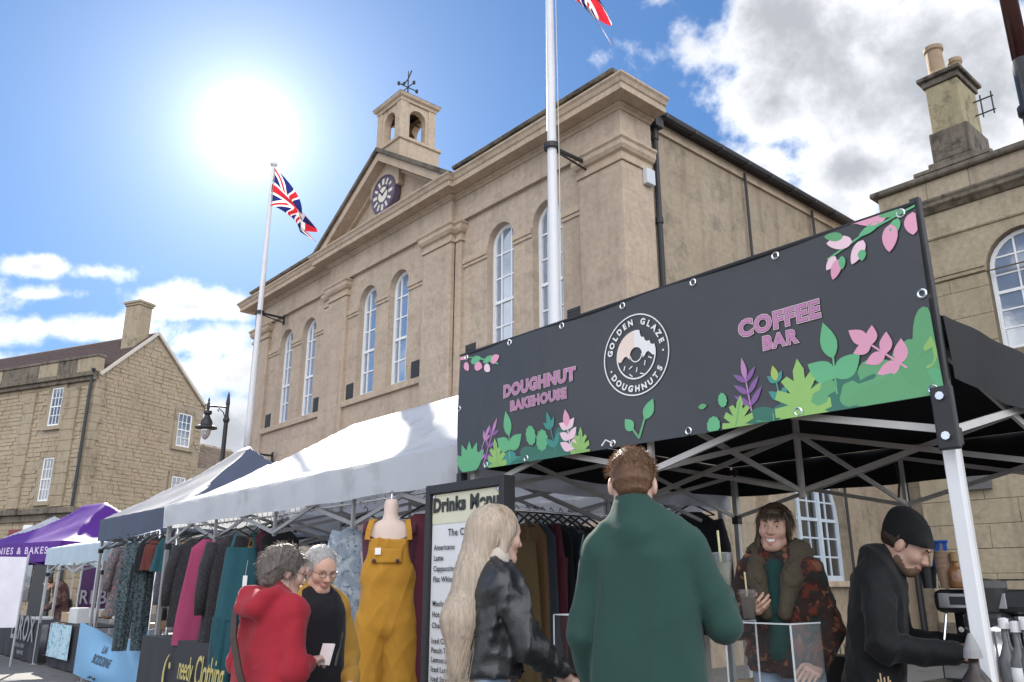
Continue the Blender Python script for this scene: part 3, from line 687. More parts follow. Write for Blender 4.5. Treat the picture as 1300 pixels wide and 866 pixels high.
for (a, b) in piers:
    for k in range(14):
        z0 = hz(3.5) + k * .52
        if z0 + .52 > hz(7.25): break
        t = MB(); fbox(t, Ff, a, b, z0, z0 + .51, -.10 - .01 * (k % 2), .04); t.build('pier_stone', HDRESS, house, bevel=.015)
for k in range(26):
    z0 = k * .42
    if z0 + .42 > EV: break
    t = MB(); L1, L2 = (.62, .36) if k % 2 else (.36, .62)
    fbox(t, Fg, -.045, L1, z0, z0 + .41, -.045, .03); fbox(t, Ff, .035, L2, z0, z0 + .41, -.05, .03); t.build('quoin', HDRESS, house, bevel=.012)
# parapet, cornice, lower string on the street front
t = MB(); fbox(t, Ff, -.0, LEN, hz(7.22), hz(7.36), -.34, .05); fbox(t, Ff, -.05, LEN, hz(7.10), hz(7.218), -.2, .05); t.build('cornice', STONE_GRIMY, house, bevel=.03)
a = -.05
while a < LEN:
    t = MB(); fbox(t, Ff, a + .006, a + 1.38, hz(7.362), hz(7.80), -.16 - rw.uniform(0, .02), .25); t.build('parapet_block', HDRESS if rw.random() < .6 else STONE_GRIMY, house, bevel=.02); a += 1.4
t = MB(); fbox(t, Ff, -.1, LEN, hz(7.802), hz(7.88), -.22, .3); t.build('coping', STONE_GRIMY, house, bevel=.02)
t = MB(); fbox(t, Ff, -.1, LEN, hz(3.30), hz(3.46), -.3, .05); fbox(t, Ff, -.05, LEN, hz(3.10), hz(3.298), -.12, .05); t.build('string_course', STONE_GRIMY, house, bevel=.02)
# shop front below: door and fascia
t = MB(); fbox(t, Ff, .5, 4.4, hz(2.2), hz(2.9), -.10, .05); t.build('shop_fascia', plain('dark_red_paint', (.20, .03, .035), .5, .1), house, bevel=.01)
t = MB(); fbox(t, Ff, .9, 2.2, 0, 2.5, -.09, .05); t.build('shop_door', plain('dark_door_paint', (.03, .032, .035), .4), house, bevel=.01)
t = MB(); fbox(t, Ff, 2.3, 4.2, .7, 2.5, -.08, .05); t.build('shop_window', GLASS_DARK, house)
t = MB(); fbox(t, Ff, 1.62 * K, 2.0 * K, hz(3.02) - .45, hz(3.02), -.2, -.08); t.build('alarm_box', WHITE_PAINT, house, bevel=.05)
# roof
ROOF = plain('brown_roof_tile', (.085, .055, .05), .85, .4, 4, .6, 18)
def slope(a0, z0, a1, z1, nm, d0, d1):
    t = MB(); n = 18
    for k in range(n):
        u, v = k / n, (k + 1) / n; e = .05
        A, Bz = a0 + (a1 - a0) * u, z0 + (z1 - z0) * u; A2, B2 = a0 + (a1 - a0) * v, z0 + (z1 - z0) * v
        t.add([Fg(A, Bz + e, d0), Fg(A2, B2 + .01, d0), Fg(A2, B2 + .01, d1), Fg(A, Bz + e, d1), Fg(A, Bz - .02, d0), Fg(A2, B2 - .05, d0), Fg(A2, B2 - .05, d1), Fg(A, Bz - .02, d1)],
              [(0, 1, 2, 3), (0, 3, 7, 4), (0, 4, 5, 1), (4, 7, 6, 5), (1, 5, 6, 2), (2, 6, 7, 3)])
    t.build(nm, ROOF, house)
slope(.25, EV + .25, APA, AP + .03, 'front_roof', -.02, LEN); slope(GW + .2, REV - .1, APA, AP + .03, 'rear_roof', -.02, LEN)
VERGE = plain('pale_verge', (.55, .50, .43), .7, .15, 3)
t = MB(); t.bar(Fg(.05, EV - .02, -.1), Fg(APA, AP - .02, -.1), .12, .14); t.bar(Fg(GW + .22, REV - .16, -.1), Fg(APA, AP - .02, -.1), .12, .14); t.build('verge', VERGE, house)
t = MB(); t.tube([Ff(.14, .2, -.20), Ff(.14, hz(7.2), -.20)], .075, 8); t.tube([Ff(.14, hz(7.2), -.2), Ff(.0, hz(7.42), -.28)], .09, 8); t.build('downpipe', IRON, house)
c0 = 1.22 * K; CWD = .50 * K; t = MB(); fbox(t, Fg, c0, c0 + CWD, AP - 1.5, hz(9.86), .25, .25 + .60 * K); chs = t.build('chimney', HDRESS, house, bevel=.03)
t = MB(); fbox(t, Fg, c0 - .05, c0 + CWD + .05, hz(9.862), hz(9.93), .19, .31 + .60 * K); fbox(t, Fg, c0 - .10, c0 + CWD + .10, hz(9.932), hz(10.01), .14, .36 + .60 * K); t.build('cap', HDRESS, chs, bevel=.02)

# low stone-tiled roof beyond the gable
lo = thing('low_outbuilding', 'low outbuilding with stone-tiled roof seen between the gabled house and street lamp', 'building', tuple(Fg(GW + 1.5, 0, 3)))
t = MB(); fbox(t, Fg, GW + .1, GW + 5.5, 0, hz(5.2), 1.0, 7.0); t.build('wall', HMORT, lo)
tm = MB(); rt = random.Random(9)
A0, Z0, A1, Z1 = 0, hz(4.55), 0, hz(6.6)
n = 15
for k in range(n):
    u, v = k / n, (k + 1) / n + .015
    z0, z1 = hz(4.6) + (hz(6.35) - hz(4.6)) * u, hz(4.6) + (hz(6.35) - hz(4.6)) * v; d0, d1 = .5 + 3.2 * u, .5 + 3.2 * v
    a = GW + .06 + rt.uniform(0, .2)
    while a < GW + 6:
        L = rt.uniform(.3, .55); e = rt.uniform(.02, .05)
        tm.add([Fg(a + .01, z0 + e + .05, d0), Fg(a + L - .01, z0 + e + .05, d0), Fg(a + L - .01, z1 + e, d1), Fg(a + .01, z1 + e, d1), Fg(a + .01, z0 - .02, d0), Fg(a + L - .01, z0 - .02, d0)], [(0, 1, 2, 3), (0, 4, 5, 1), (0, 3, 4), (1, 5, 2)]); a += L
tag(tm.build('stone_tiles', stone('stone_tile', (.20, .155, .115), (.28, .215, .16), gamt=.6, bump=.6), lo), kind='stuff')
# ------------------------------------------------------------------ placing by sight lines
def onY(px, py, Y):
    r = ray(px, py); t = Y / r.y; return Vector((r.x * t, Y, CAM_H + r.z * t))
def atD(px, py, d):
    r = ray(px, py); t = d / math.hypot(r.x, r.y); return Vector((r.x * t, r.y * t, CAM_H + r.z * t))

# ------------------------------------------------------------------ fabrics and metals
def cloth(name, col, trans=0.0, rough=.85, var=.14, weave=420, wr=0.3, sheen=.06, pattern=None):
    if name in MATS: return MATS[name]
    m, nt, b = newmat(name); P = POS(nt)
    f = NOISE(nt, P, 5.0, 3, .6)
    c = MIXC(nt, f, tuple(x * (1 - var) for x in col), tuple(min(1, x * (1 + var)) for x in col))
    if pattern:
        for (sc, pc, lo, hi) in pattern:
            c = MIXC(nt, RAMP(nt, NOISE(nt, P, sc, 3, .6), [(lo, 0), (hi, 1)]), c, pc)
    nt.links.new(c, b.inputs['Base Color']); b.inputs['Roughness'].default_value = rough; b.inputs['Specular IOR Level'].default_value = .25
    b.inputs['Sheen Weight'].default_value = sheen; b.inputs['Sheen Roughness'].default_value = .5
    h = NOISE(nt, P, weave, 2, .5)
    if wr: h = M_(nt, 'ADD', M_(nt, 'MULTIPLY', h, .12), M_(nt, 'ADD', M_(nt, 'MULTIPLY', NOISE(nt, P, 7, 3, .55, .6), wr), M_(nt, 'MULTIPLY', NOISE(nt, P, 38, 2, .6, .8), wr * .4)))
    BUMP(nt, b, h, .35, .012 if wr else .002)
    if trans:
        tr = N(nt, 'ShaderNodeBsdfTranslucent'); nt.links.new(c, tr.inputs[0]); mx = N(nt, 'ShaderNodeMixShader'); mx.inputs[0].default_value = trans
        nt.links.new(b.outputs[0], mx.inputs[1]); nt.links.new(tr.outputs[0], mx.inputs[2]); nt.links.new(mx.outputs[0], nt.nodes['Material Output'].inputs[0])
    MATS[name] = m; return m
WHITE_CANVAS = cloth('white_canvas', (.62, .64, .68), .38, .6, .06, wr=.5, sheen=0, pattern=[(2.6, (.50, .51, .53), .56, .72)])
BLUE_CANVAS = cloth('pale_blue_canvas', (.50, .60, .68), .25, .65, .08, wr=.5, sheen=0)
NAVY_CANVAS = cloth('navy_canvas', (.085, .10, .145), .12, .6, .12, wr=.5, sheen=0)
PURPLE_CANVAS = cloth('purple_canvas', (.115, .03, .28), .22, .5, .12, wr=.4, sheen=0)
BLACK_CANVAS = cloth('black_canvas', (.014, .014, .016), .0, .6, .2, wr=.5, sheen=0)
ALU = plain('brushed_aluminium', (.52, .52, .53), .38, .12, 12, metal=.85, spec=.5)
GREYALU = plain('grey_frame', (.30, .295, .29), .5, .15, 12, metal=.4)
PALEFRAME = plain('pale_grey_frame', (.55, .53, .50), .5, .12, 12, metal=.1)
WHITE_STEEL = plain('white_painted_steel', (.72, .72, .73), .4, .06, 6)
BLACK_PLASTIC = plain('black_plastic', (.02, .02, .022), .45, .2, 20)
CHROME = plain('chrome', (.75, .75, .77), .18, .05, 10, metal=1.0)
HANGER = plain('hanger_black', (.012, .012, .013), .4, .1)
WOOD = plain('pale_wood', (.42, .30, .18), .6, .25, 14)

# ------------------------------------------------------------------ pop-up canopies
def gazebo(name, label, loc, rz, W, Dp, ze, zv, zp, fabric, frame, group=None, truss=True, legs='abcd', sag=.06, seed=1, valance='fblr', legw=.045, dark=True):
    """front edge runs along local x from 0 to -W ... local origin at the front right corner; depth goes to +y"""
    g_ = thing(name, label, 'gazebo', loc, rz, group); rg = random.Random(seed)
    hd = Dp / 2
    def zt(x, y):
        d = min(-x, x + W, y, Dp - y) / hd; d = max(0, min(1, d))
        s_ = 4 * d * (1 - d)
        return ze + (zp - ze) * d - sag * s_ * (1 + .5 * math.sin(x * 2.1 + seed)) + (.010 * math.sin(7 * x + 3 * y + seed) + .012 * math.sin(3.1 * x - 5.3 * y + 2 * seed) + .006 * math.sin(13 * x + 9 * y)) * s_
    st = .075; nx = int(round(W / st)); ny = int(round(Dp / st))
    rf = MB(); rf.sheet([[(-W * i / nx, Dp * j / ny, zt(-W * i / nx, Dp * j / ny)) for i in range(nx + 1)] for j in range(ny + 1)])
    rf.build('roof', fabric, g_, smooth=True, local=True, fix=True)
    def val(p, q, nm):
        p = Vector(p); q = Vector(q); L = (q - p).length; n = max(6, int(L / .08)); nrm = Vector((q.y - p.y, -(q.x - p.x), 0)).normalized()
        rows = []
        for k in range(5):
            t = k / 4; row = []
            for i in range(n + 1):
                u = i / n; b = p.lerp(q, u); w_ = .012 * t * math.sin(u * L * 5 + seed * 2 + k * .2) + .006 * math.sin(u * L * 13 + seed)
                row.append((b.x + nrm.x * (.012 + w_), b.y + nrm.y * (.012 + w_), ze - (ze - zv) * t - (.012 * math.sin(u * math.pi) + .006 * math.sin(u * L * 6 + seed)) * t))
            rows.append(row)
        v_ = MB(); v_.sheet(rows); return v_.build(nm, fabric, g_, smooth=True, local=True)
    C_ = {'a': (0, 0, 0), 'b': (-W, 0, 0), 'c': (-W, Dp, 0), 'd': (0, Dp, 0)}
    if 'f' in valance: val(C_['b'], C_['a'], 'valance')
    if 'r' in valance: val(C_['a'], C_['d'], 'valance')
    if 'b' in valance: val(C_['d'], C_['c'], 'valance')
    if 'l' in valance: val(C_['c'], C_['b'], 'valance')
    e = .05
    cor = {k: Vector((v[0] + (-e if k in 'ad' else e), v[1] + (e if k in 'ab' else -e), 0)) for k, v in C_.items()}
    for k in legs:
        c = cor[k]; lg = MB(); lg.box(c.x - legw / 2, c.x + legw / 2, c.y - legw / 2, c.y + legw / 2, .01, ze - .03)
        lo_ = lg.build('leg', frame, g_, local=True, bevel=.004)
        ft = MB(); ft.box(c.x - .06, c.x + .06, c.y - .06, c.y + .06, 0, .012); ft.build('foot', frame, lo_, local=True)
        br = MB(); br.box(c.x - legw * .75, c.x + legw * .75, c.y - legw * .75, c.y + legw * .75, ze - .12, ze - .035); br.build('bracket', BLACK_PLASTIC, lo_, local=True, bevel=.006); br = MB(); br.box(c.x - legw * .72, c.x + legw * .72, c.y - legw * .72, c.y + legw * .72, ze - .50, ze - .43); br.build('slider', BLACK_PLASTIC, lo_, local=True, bevel=.006)
    if truss:
        def xbar(p, q, nseg):
            p = Vector(p); q = Vector(q)
            for i in range(nseg):
                a = p.lerp(q, i / nseg); b = p.lerp(q, (i + 1) / nseg); hi, lo = ze - .09, ze - .44
                if i % 2 == 0: ends = ((hi, lo), (lo, hi))
                else: ends = ((lo, hi), (hi, lo))
                pr = Vector((q.y - p.y, -(q.x - p.x), 0)).normalized()
                for kk, (z0, z1) in enumerate(ends):
                    t = MB(); o = pr * (.011 if kk else -.011); t.bar((a.x + o.x, a.y + o.y, z0), (b.x + o.x, b.y + o.y, z1), .016, .03); t.build('truss_bar', frame, g_, local=True)
                if i < nseg - 1:
                    t = MB(); t.bar((b.x, b.y, lo - .03), (b.x, b.y, hi + .03), .026, .026, up=(1, 0, 0)); t.build('truss_post', frame, g_, local=True)
        nf = 4 if W > 4.5 else 2
        xbar(cor['b'], cor['a'], nf); xbar(cor['a'], cor['d'], 2); xbar(cor['d'], cor['c'], nf); xbar(cor['c'], cor['b'], 2)
        mids = [-W / 2] if W <= 4.5 else [-W * .25, -W * .5, -W * .75]
        for mx_ in mids: xbar((mx_, .05, 0), (mx_, Dp - .05, 0), 2)
        if W <= 4.5: xbar((-W + .05, Dp / 2, 0), (-.05, Dp / 2, 0), 2)
        for mx_ in (mids if W <= 4.5 else [-W * .25, -W * .75]):
            t = MB(); t.tube([(mx_, Dp / 2, ze - .48), (mx_, Dp / 2, zp - .03)], .022, 8); t.build('peak_pole', frame, g_, local=True)
    return g_
GZ = 'canopies along the market row'
white_g = gazebo('gazebo', 'long white canopy over the clothing stall with red-coated shopper in front', (-4.26, 3.25, 0), 0, 5.6, 3.0, 2.25, 2.0, 3.16, WHITE_CANVAS, GREYALU, GZ, sag=.09, seed=2)
black_g = gazebo('gazebo', 'black canopy with printed doughnut banner over the coffee stall', (-1.165, 3.225, 0), 0, 3.02, 3.0, 2.36, 2.10, 3.2, BLACK_CANVAS, PALEFRAME, GZ, seed=4)
navy_g = gazebo('gazebo', 'dark navy canopy between the white canopy and the pale blue one', (-10.55, 3.62, 0), 0, 3.35, 3.0, 2.33, 2.01, 3.42, NAVY_CANVAS, ALU, GZ, seed=5)
blue_g = gazebo('gazebo', 'small pale blue canopy left of the navy one', (-14.2, 3.8, 0), R_(1.5), 3.3, 2.6, 2.02, 1.73, 2.5, BLUE_CANVAS, ALU, GZ, seed=6)
pf = atD(78, 694, 20)
purple_g = gazebo('gazebo', 'bright purple canopy lettered along its front valance', (pf.x, pf.y, 0), R_(12), 4.2, 3.2, 2.27, 1.86, 3.3, PURPLE_CANVAS, ALU, GZ, seed=7, sag=.12)
wf = atD(20, 695, 27)
far_g = gazebo('gazebo', 'white canopy tip beyond the purple canopy at the left edge', (wf.x, wf.y, 0), R_(10), 3, 3, 2.5, 2.2, 3.4, WHITE_CANVAS, ALU, GZ, seed=8)
# painted front right leg and black bracket of the coffee stall
t = MB(); t.box(-1.240, -1.190, 3.23, 3.27, .01, 2.06); t.build('front_leg', WHITE_STEEL, black_g, bevel=.004)
t = MB(); t.box(-1.225, -1.145, 3.155, 3.182, 1.83, 2.07); t.build('corner_plate', BLACK_PLASTIC, black_g, bevel=.008)
t = MB()
for z_ in (1.88, 2.03): t.tube([(-1.185, 3.155, z_), (-1.185, 3.14, z_)], .016, 8)
t.build('bolt', CHROME, black_g)
t = MB(); t.box(-1.205, -1.165, 3.19, 3.222, 2.0, 2.86); t.build('banner_post', BLACK_PLASTIC, black_g, bevel=.004)
t = MB(); t.box(-4.23, -4.18, 3.20, 3.25, 1.0, 2.05); t.build('front_leg', BLACK_PLASTIC, black_g)
# cord hanging from the back frame
t = MB(); c0 = onY(1138, 598, 5.9); t.tube([(c0.x, 5.9, 2.2), (c0.x + .01, 5.9, 2.05), (c0.x - .01, 5.9, 1.95)], .008, 6); t.build('tie_cord', BLACK_PLASTIC, black_g)

# ------------------------------------------------------------------ lettering
def text_obj(name, body, mat, parent, fn, size=.1, off=0.0, align='CENTER', spacing=1.0, shear=0.0, fit=None):
    """flat lettering laid on a surface: fn(u, v) -> world point"""
    cu = bpy.data.curves.new('t', 'FONT'); cu.body = body; cu.size = size; cu.align_x = align; cu.offset = off; cu.space_character = spacing; cu.shear = shear; cu.resolution_u = 3
    o = bpy.data.objects.new('t', cu); COL.objects.link(o)
    dg = bpy.context.evaluated_depsgraph_get(); me = bpy.data.meshes.new_from_object(o.evaluated_get(dg))
    bpy.data.objects.remove(o); bpy.data.curves.remove(cu)
    base = world_loc(parent) if parent else Vector((0, 0, 0))
    if fit:
        xs_ = [v.co.x for v in me.vertices]; k_ = fit / (max(xs_) - min(xs_))
        for v in me.vertices: v.co.x *= k_
    for v in me.vertices: v.co = Vector(fn(v.co.x, v.co.y)) - base
    me.name = name; me.materials.clear(); me.materials.append(mat); me.update()
    return add(name, me, parent)
PINK = plain('print_pink', (.72, .33, .46), .45, .05); PALEPINK = plain('print_pale_pink', (.84, .58, .66), .45, .04); MAUVE = plain('print_mauve', (.48, .20, .38), .45, .05)
PURP = plain('print_purple', (.22, .10, .29), .45, .08); LILAC = plain('print_lilac', (.45, .22, .42), .45, .08)
GRN = plain('print_green', (.12, .42, .20), .45, .06); LGRN = plain('print_light_green', (.27, .48, .13), .45, .06); DGRN = plain('print_dark_green', (.035, .155, .11), .45, .06); TEAL = plain('print_teal', (.05, .26, .22), .45, .06)
MGRN = plain('print_mid_green', (.115, .35, .155), .45, .06); YGRN = plain('print_yellow_green', (.36, .46, .10), .45, .05); PRW = plain('print_white', (.80, .79, .78), .45, .03); CREAMP = plain('print_cream', (.80, .66, .58), .45, .03)
BANNER_M, nt, b = newmat('banner_vinyl'); P = POS(nt)
nt.links.new(MIXC(nt, NOISE(nt, P, 1.5, 3), (.030, .032, .038), (.045, .047, .054)), b.inputs[0]); b.inputs['Roughness'].default_value = .42; b.inputs['Specular IOR Level'].default_value = .6
BUMP(nt, b, NOISE(nt, P, 2.2, 4, .5, .8), .5, .03)
BX, BY_, BZ = -4.20, 3.188, 2.045; BW, BH = 3.02, .785
banner = thing('banner', 'long black printed banner with pink lettering, leaves and doughnut roundel', 'banner', (BX + BW / 2, BY_, BZ))
def bil(s_, t_): return .018 * math.sin(s_ * 2.2 + .4) * math.sin(math.pi * min(1, max(0, t_ / BH))) + .0055 * math.sin(s_ * 6 + t_ * 5)
def Bp(s_, t_, o=0.0): return Vector((BX + s_, BY_ - bil(s_, t_) - o, BZ + t_))
t = MB(); t.sheet([[Bp(BW * i / 90, BH * j / 24 ) for i in range(91)] for j in range(25)]); t.build('vinyl_sheet', BANNER_M, banner, smooth=True)
def st(px, py):
    p = onY(px, py, BY_); return p.x - BX, p.z - BZ
LAY = [0]
def printed(name, polys, mat):
    """flat printed shapes, each a fan round its own middle"""
    m_ = MB()
    for poly in polys:
        LAY[0] += 1; o = .0022 + LAY[0] * .00004
        poly = [(min(BW - .001, max(.001, a)), min(BH - .001, max(.001, b_))) for a, b_ in poly]
        cx_ = sum(p[0] for p in poly) / len(poly); cy_ = sum(p[1] for p in poly) / len(poly)
        n = len(poly); m_.add([Bp(cx_, cy_, o)] + [Bp(a, b_, o) for a, b_ in poly], [(0, 1 + i, 1 + (i + 1) % n) for i in range(n)])
    return m_.build(name, mat, banner)
def teardrop(s_, t_, ang, L, w, n=10, pt=1.0):
    c, sn = math.cos(ang), math.sin(ang); out = []
    for k in range(2 * n):
        u = k / n if k <= n else (2 * n - k) / n; sd = 1 if k < n else -1
        hw = w * math.sin(math.pi * u ** .8) ** pt * sd; out.append((s_ + c * L * u - sn * hw, t_ + sn * L * u + c * hw))
    return out
def stroke(pts, w):
    out = []
    for (a, b_) in zip(pts[:-1], pts[1:]):
        d = Vector((b_[0] - a[0], b_[1] - a[1])); 
        if d.length < 1e-6: continue
        d.normalize(); n_ = Vector((-d.y, d.x)) * w / 2; e_ = d * w * .2
        out.append([(a[0] - n_.x - e_.x, a[1] - n_.y - e_.y), (b_[0] - n_.x + e_.x, b_[1] - n_.y + e_.y), (b_[0] + n_.x + e_.x, b_[1] + n_.y + e_.y), (a[0] + n_.x - e_.x, a[1] + n_.y - e_.y)])
    return out
def sprig(px, py, tx, ty, n, L, w, mat, stem=None, tip=True, spread=.85, tipmat=None):
    a = st(px, py); b_ = st(tx, ty); d = Vector((b_[0] - a[0], b_[1] - a[1])); ang = math.atan2(d.y, d.x); polys = []
    printed('printed_stem', stroke([a, b_], .008), stem or mat)
    for k in range(n):
        u = .15 + .72 * k / max(1, n - 1) if n > 1 else .5; c = (a[0] + d.x * u, a[1] + d.y * u)
        for s_ in (-1, 1): polys.append(teardrop(c[0], c[1], ang + s_ * spread, L * (1 - .25 * u), w * (1 - .2 * u)))
    printed('printed_leaf', polys, mat)
    if tip: printed('printed_leaf', [teardrop(b_[0] - d.x * .05, b_[1] - d.y * .05, ang, L, w)], tipmat or mat)
def lobed(px, py, w, h, n, mat, ang=0.0, depth=.22, veins=0, vmat=None):
    """bush or oak-like leaf: a half dome of lobes sitting on (px, py)"""
    c = st(px, py); poly = []
    N_ = n * 8
    for k in range(N_ + 1):
        a = math.pi * k / N_; r = 1 - depth * (1 - abs(math.sin(a * n))); poly.append((c[0] + w * r * math.cos(a), c[1] + h * r * math.sin(a)))
    printed('printed_bush', [poly], mat)
    for k in range(veins):
        a = math.pi * (k + 1) / (veins + 1); printed('printed_vein', stroke([(c[0] + .15 * w * math.cos(a), c[1] + .12 * h), (c[0] + .55 * w * math.cos(a), c[1] + .6 * h * math.sin(a))], .007), vmat or mat)
def leaf_round(px, py, L, w, ang, mat, n=5):
    c = st(px, py); poly = []
    for k in range(40):
        a = 2 * math.pi * k / 40; x = .5 + .5 * math.cos(a); r = 1 - .12 * abs(math.sin(a * n)); u, v = L * (x - .5) * r, w * math.sin(a) * r
        poly.append((c[0] + math.cos(ang) * u - math.sin(ang) * v, c[1] + math.sin(ang) * u + math.cos(ang) * v))
    printed('printed_leaf', [poly], mat)
def monstera(px, py, w, h, ang=math.pi / 2, mat=None):
    c = st(px, py); mat = mat or LGRN; poly = []
    tr_ = lambda u, v: (c[0] + math.cos(ang) * v + math.sin(ang) * u, c[1] + math.sin(ang) * v - math.cos(ang) * u)
    side = [(0, -.5), (.25, -.52), (.45, -.40), (.22, -.30), (.50, -.24), (.50, -.10), (.22, -.10), (.48, .04), (.42, .18), (.18, .08), (.34, .30), (.22, .36), (.10, .26), (.10, .42), (0, .60)]
    poly = [tr_(u * w, v * h) for u, v in side] + [tr_(-u * w, v * h) for u, v in reversed(side[1:-1])]
    # star-shaped fan keeps the notches open
    LAY[0] += 1; o = .0022 + LAY[0] * .00004; m_ = MB(); n = len(poly); cc = tr_(0, -.08 * h)
    m_.add([Bp(min(BW - .001, cc[0]), max(.001, cc[1]), o)] + [Bp(min(BW - .001, a), max(.001, b_), o) for a, b_ in poly], [(0, 1 + i, 1 + (i + 1) % n) for i in range(n)]); m_.build('printed_monstera_leaf', mat, banner)
    printed('printed_vein', stroke([tr_(0, -.5 * h), tr_(0, .45 * h)], .006), MGRN)
def sprout(px, py, s_=1.0, mat=GRN):
    c = st(px, py)
    printed('printed_stem', stroke([(c[0], c[1]), (c[0], c[1] + .10 * s_)], .008), mat)
    printed('printed_leaf', [teardrop(c[0], c[1] + .04 * s_, R_(35), .085 * s_, .028 * s_), teardrop(c[0], c[1] + .04 * s_, R_(145), .085 * s_, .028 * s_), teardrop(c[0], c[1] + .09 * s_, R_(100), .10 * s_, .022 * s_)], mat)
# ---- bottom left cluster
lobed(690, 590, .30, .145, 5, DGRN, veins=4, vmat=TEAL)
lobed(720, 588, .17, .22, 4, DGRN, veins=3, vmat=TEAL)
lobed(640, 594, .2, .10, 4, TEAL)
sprig(615, 590, 628, 548, 3, .10, .013, PURP, LILAC, spread=.75, tipmat=LILAC)
sprig(606, 592, 619, 555, 2, .09, .013, LILAC, spread=.6)
for k, a in enumerate((65, 88, 112, 140, 40)): 
    c = st(597, 600); printed('printed_leaf', [teardrop(c[0], c[1], R_(a), .20, .042)], GRN)
monstera(632, 583, .17, .22, R_(97)); sprout(648, 584, 1.6)
leaf_round(675, 553, .125, .044, R_(100), GRN); leaf_round(689, 559, .13, .052, R_(85), GRN)
sprig(706, 572, 700, 541, 2, .095, .019, TEAL, spread=.7)
sprig(726, 577, 722, 540, 3, .10, .026, PALEPINK, spread=.9, tipmat=PINK)
monstera(738, 567, .15, .18, R_(85))
# ---- top left blossom
def blossom(base, tip, buds, stem):
    a, b_ = st(*base), st(*tip); printed('printed_stem', stroke([a, ((a[0] + b_[0]) / 2, (a[1] + b_[1]) / 2 + .012), b_], .010), stem)
    for (px, py, ang, L, w, m_) in buds:
        c = st(px, py); printed('printed_bud', [teardrop(c[0], c[1], R_(ang), L, w, pt=.7)], m_)
blossom((583, 452), (634, 462), [(583, 452, -10, .10, .03, PINK), (590, 461, -50, .08, .024, PINK), (598, 459, 0, .11, .028, GRN), (603, 464, -20, .09, .03, PINK), (614, 460, 10, .11, .022, GRN), (616, 464, -40, .08, .026, PALEPINK), (624, 459, 10, .09, .03, PINK)], GRN)
# ---- middle sprout
c = st(812, 556); e1 = st(800, 540); e2 = st(818, 530)
printed('printed_stem', stroke([c, ((c[0] + e1[0]) / 2 + .004, (c[1] + e1[1]) / 2 - .006), e1], .012) + stroke([c, e2], .013), MGRN)
printed('printed_leaf', [teardrop(e1[0] + .02, e1[1] - .03, R_(128), .085, .03)], GRN); printed('printed_leaf', [teardrop(e2[0], e2[1] - .01, R_(62), .115, .034)], GRN)
# ---- bottom right cluster
lobed(985, 546, .22, .12, 4, DGRN, veins=3, vmat=MGRN)
lobed(1085, 530, .26, .21, 5, DGRN, veins=3, vmat=MGRN)
lobed(1165, 512, .33, .25, 5, MGRN); lobed(1192, 505, .15, .36, 3, MGRN); lobed(1190, 500, .09, .10, 3, GRN)
c = st(1176, 450); printed('printed_leaf', [teardrop(c[0], c[1] - .06, R_(75), .13, .03)], LGRN)
sprig(955, 522, 946, 480, 3, .11, .015, PURP, LILAC, spread=.8, tipmat=LILAC)
sprig(993, 512, 985, 482, 2, .075, .018, TEAL, spread=.7, tipmat=YGRN)
monstera(938, 533, .17, .19, R_(80)); monstera(1018, 504, .26, .29, R_(92)); sprout(1063, 500, 1.7)
for (px, py) in ((1042, 505), (1052, 492), (1080, 494)): leaf_round(px, py, .085, .034, R_(15), MGRN, 3)
sprig(1152, 467, 1100, 434, 3, .105, .030, PINK, spread=1.0, tip=True)
leaf_round(891, 516, .05, .014, 0, MGRN, 2); leaf_round(917, 508, .075, .026, R_(100), GRN); leaf_round(906, 540, .09, .04, R_(90), GRN)
# ---- top right blossom
blossom((1162, 262), (1052, 330), [(1128, 276, 165, .16, .035, PINK), (1118, 283, 200, .10, .018, GRN), (1147, 268, 175, .10, .018, MGRN), (1141, 278, 245, .085, .022, GRN), (1160, 270, 265, .10, .035, PINK), (1132, 286, 262, .12, .032, PINK), (1084, 308, 165, .12, .03, PALEPINK), (1072, 302, 160, .09, .02, MGRN), (1098, 306, 235, .11, .028, PALEPINK), (1096, 318, 265, .05, .018, GRN), (1062, 326, 225, .07, .02, PALEPINK), (1066, 330, 245, .09, .024, PINK), (1070, 326, 265, .06, .016, GRN)], GRN)
# ---- words
def banner_text(body, px, py, size, sp=1.05):
    c = st(px, py)
    for (off, mat, lay) in ((.0095 * size / .13, PALEPINK, 0), (.0058 * size / .13, BANNER_M, .0004), (.003 * size / .13, MAUVE, .0008)):
        LAY[0] += 1; text_obj('lettering', body, mat, banner, lambda u, v: Bp(c[0] + u, c[1] + v, .0062 + lay), size, off, spacing=sp)
banner_text('DOUGHNUT', 685, 494, .100, 1.1); banner_text('BAKEHOUSE', 685, 514, .080, 1.12); banner_text('COFFEE', 987, 415, .108, 1.14); banner_text('BAR', 989, 439, .086, 1.16)
# ---- doughnut roundel
lc = st(806, 450); r_top = st(806, 398); r_bot = st(803, 502); RR = (r_top[1] - r_bot[1]) / 2 * 1.0
def ringp(r0, r1, a0=0, a1=360, n=64):
    out = []
    for k in range(n):
        a, b_ = R_(a0 + (a1 - a0) * k / n), R_(a0 + (a1 - a0) * (k + 1) / n)
        out.append([(lc[0] + r0 * math.cos(a), lc[1] + r0 * math.sin(a)), (lc[0] + r1 * math.cos(a), lc[1] + r1 * math.sin(a)), (lc[0] + r1 * math.cos(b_), lc[1] + r1 * math.sin(b_)), (lc[0] + r0 * math.cos(b_), lc[1] + r0 * math.sin(b_))])
    return out
def print_flat(name, polys, mat, o):
    m_ = MB()
    for poly in polys: m_.add([Bp(a, b_, o) for a, b_ in poly], [tuple(range(len(poly)))])
    return m_.build(name, mat, banner)
print_flat('roundel_ring', ringp(RR, RR - .007), PRW, .0062)
r2 = RR * .60
print_flat('doughnut_outline', ringp(r2, r2 - .008, 175, 372), PRW, .0062)
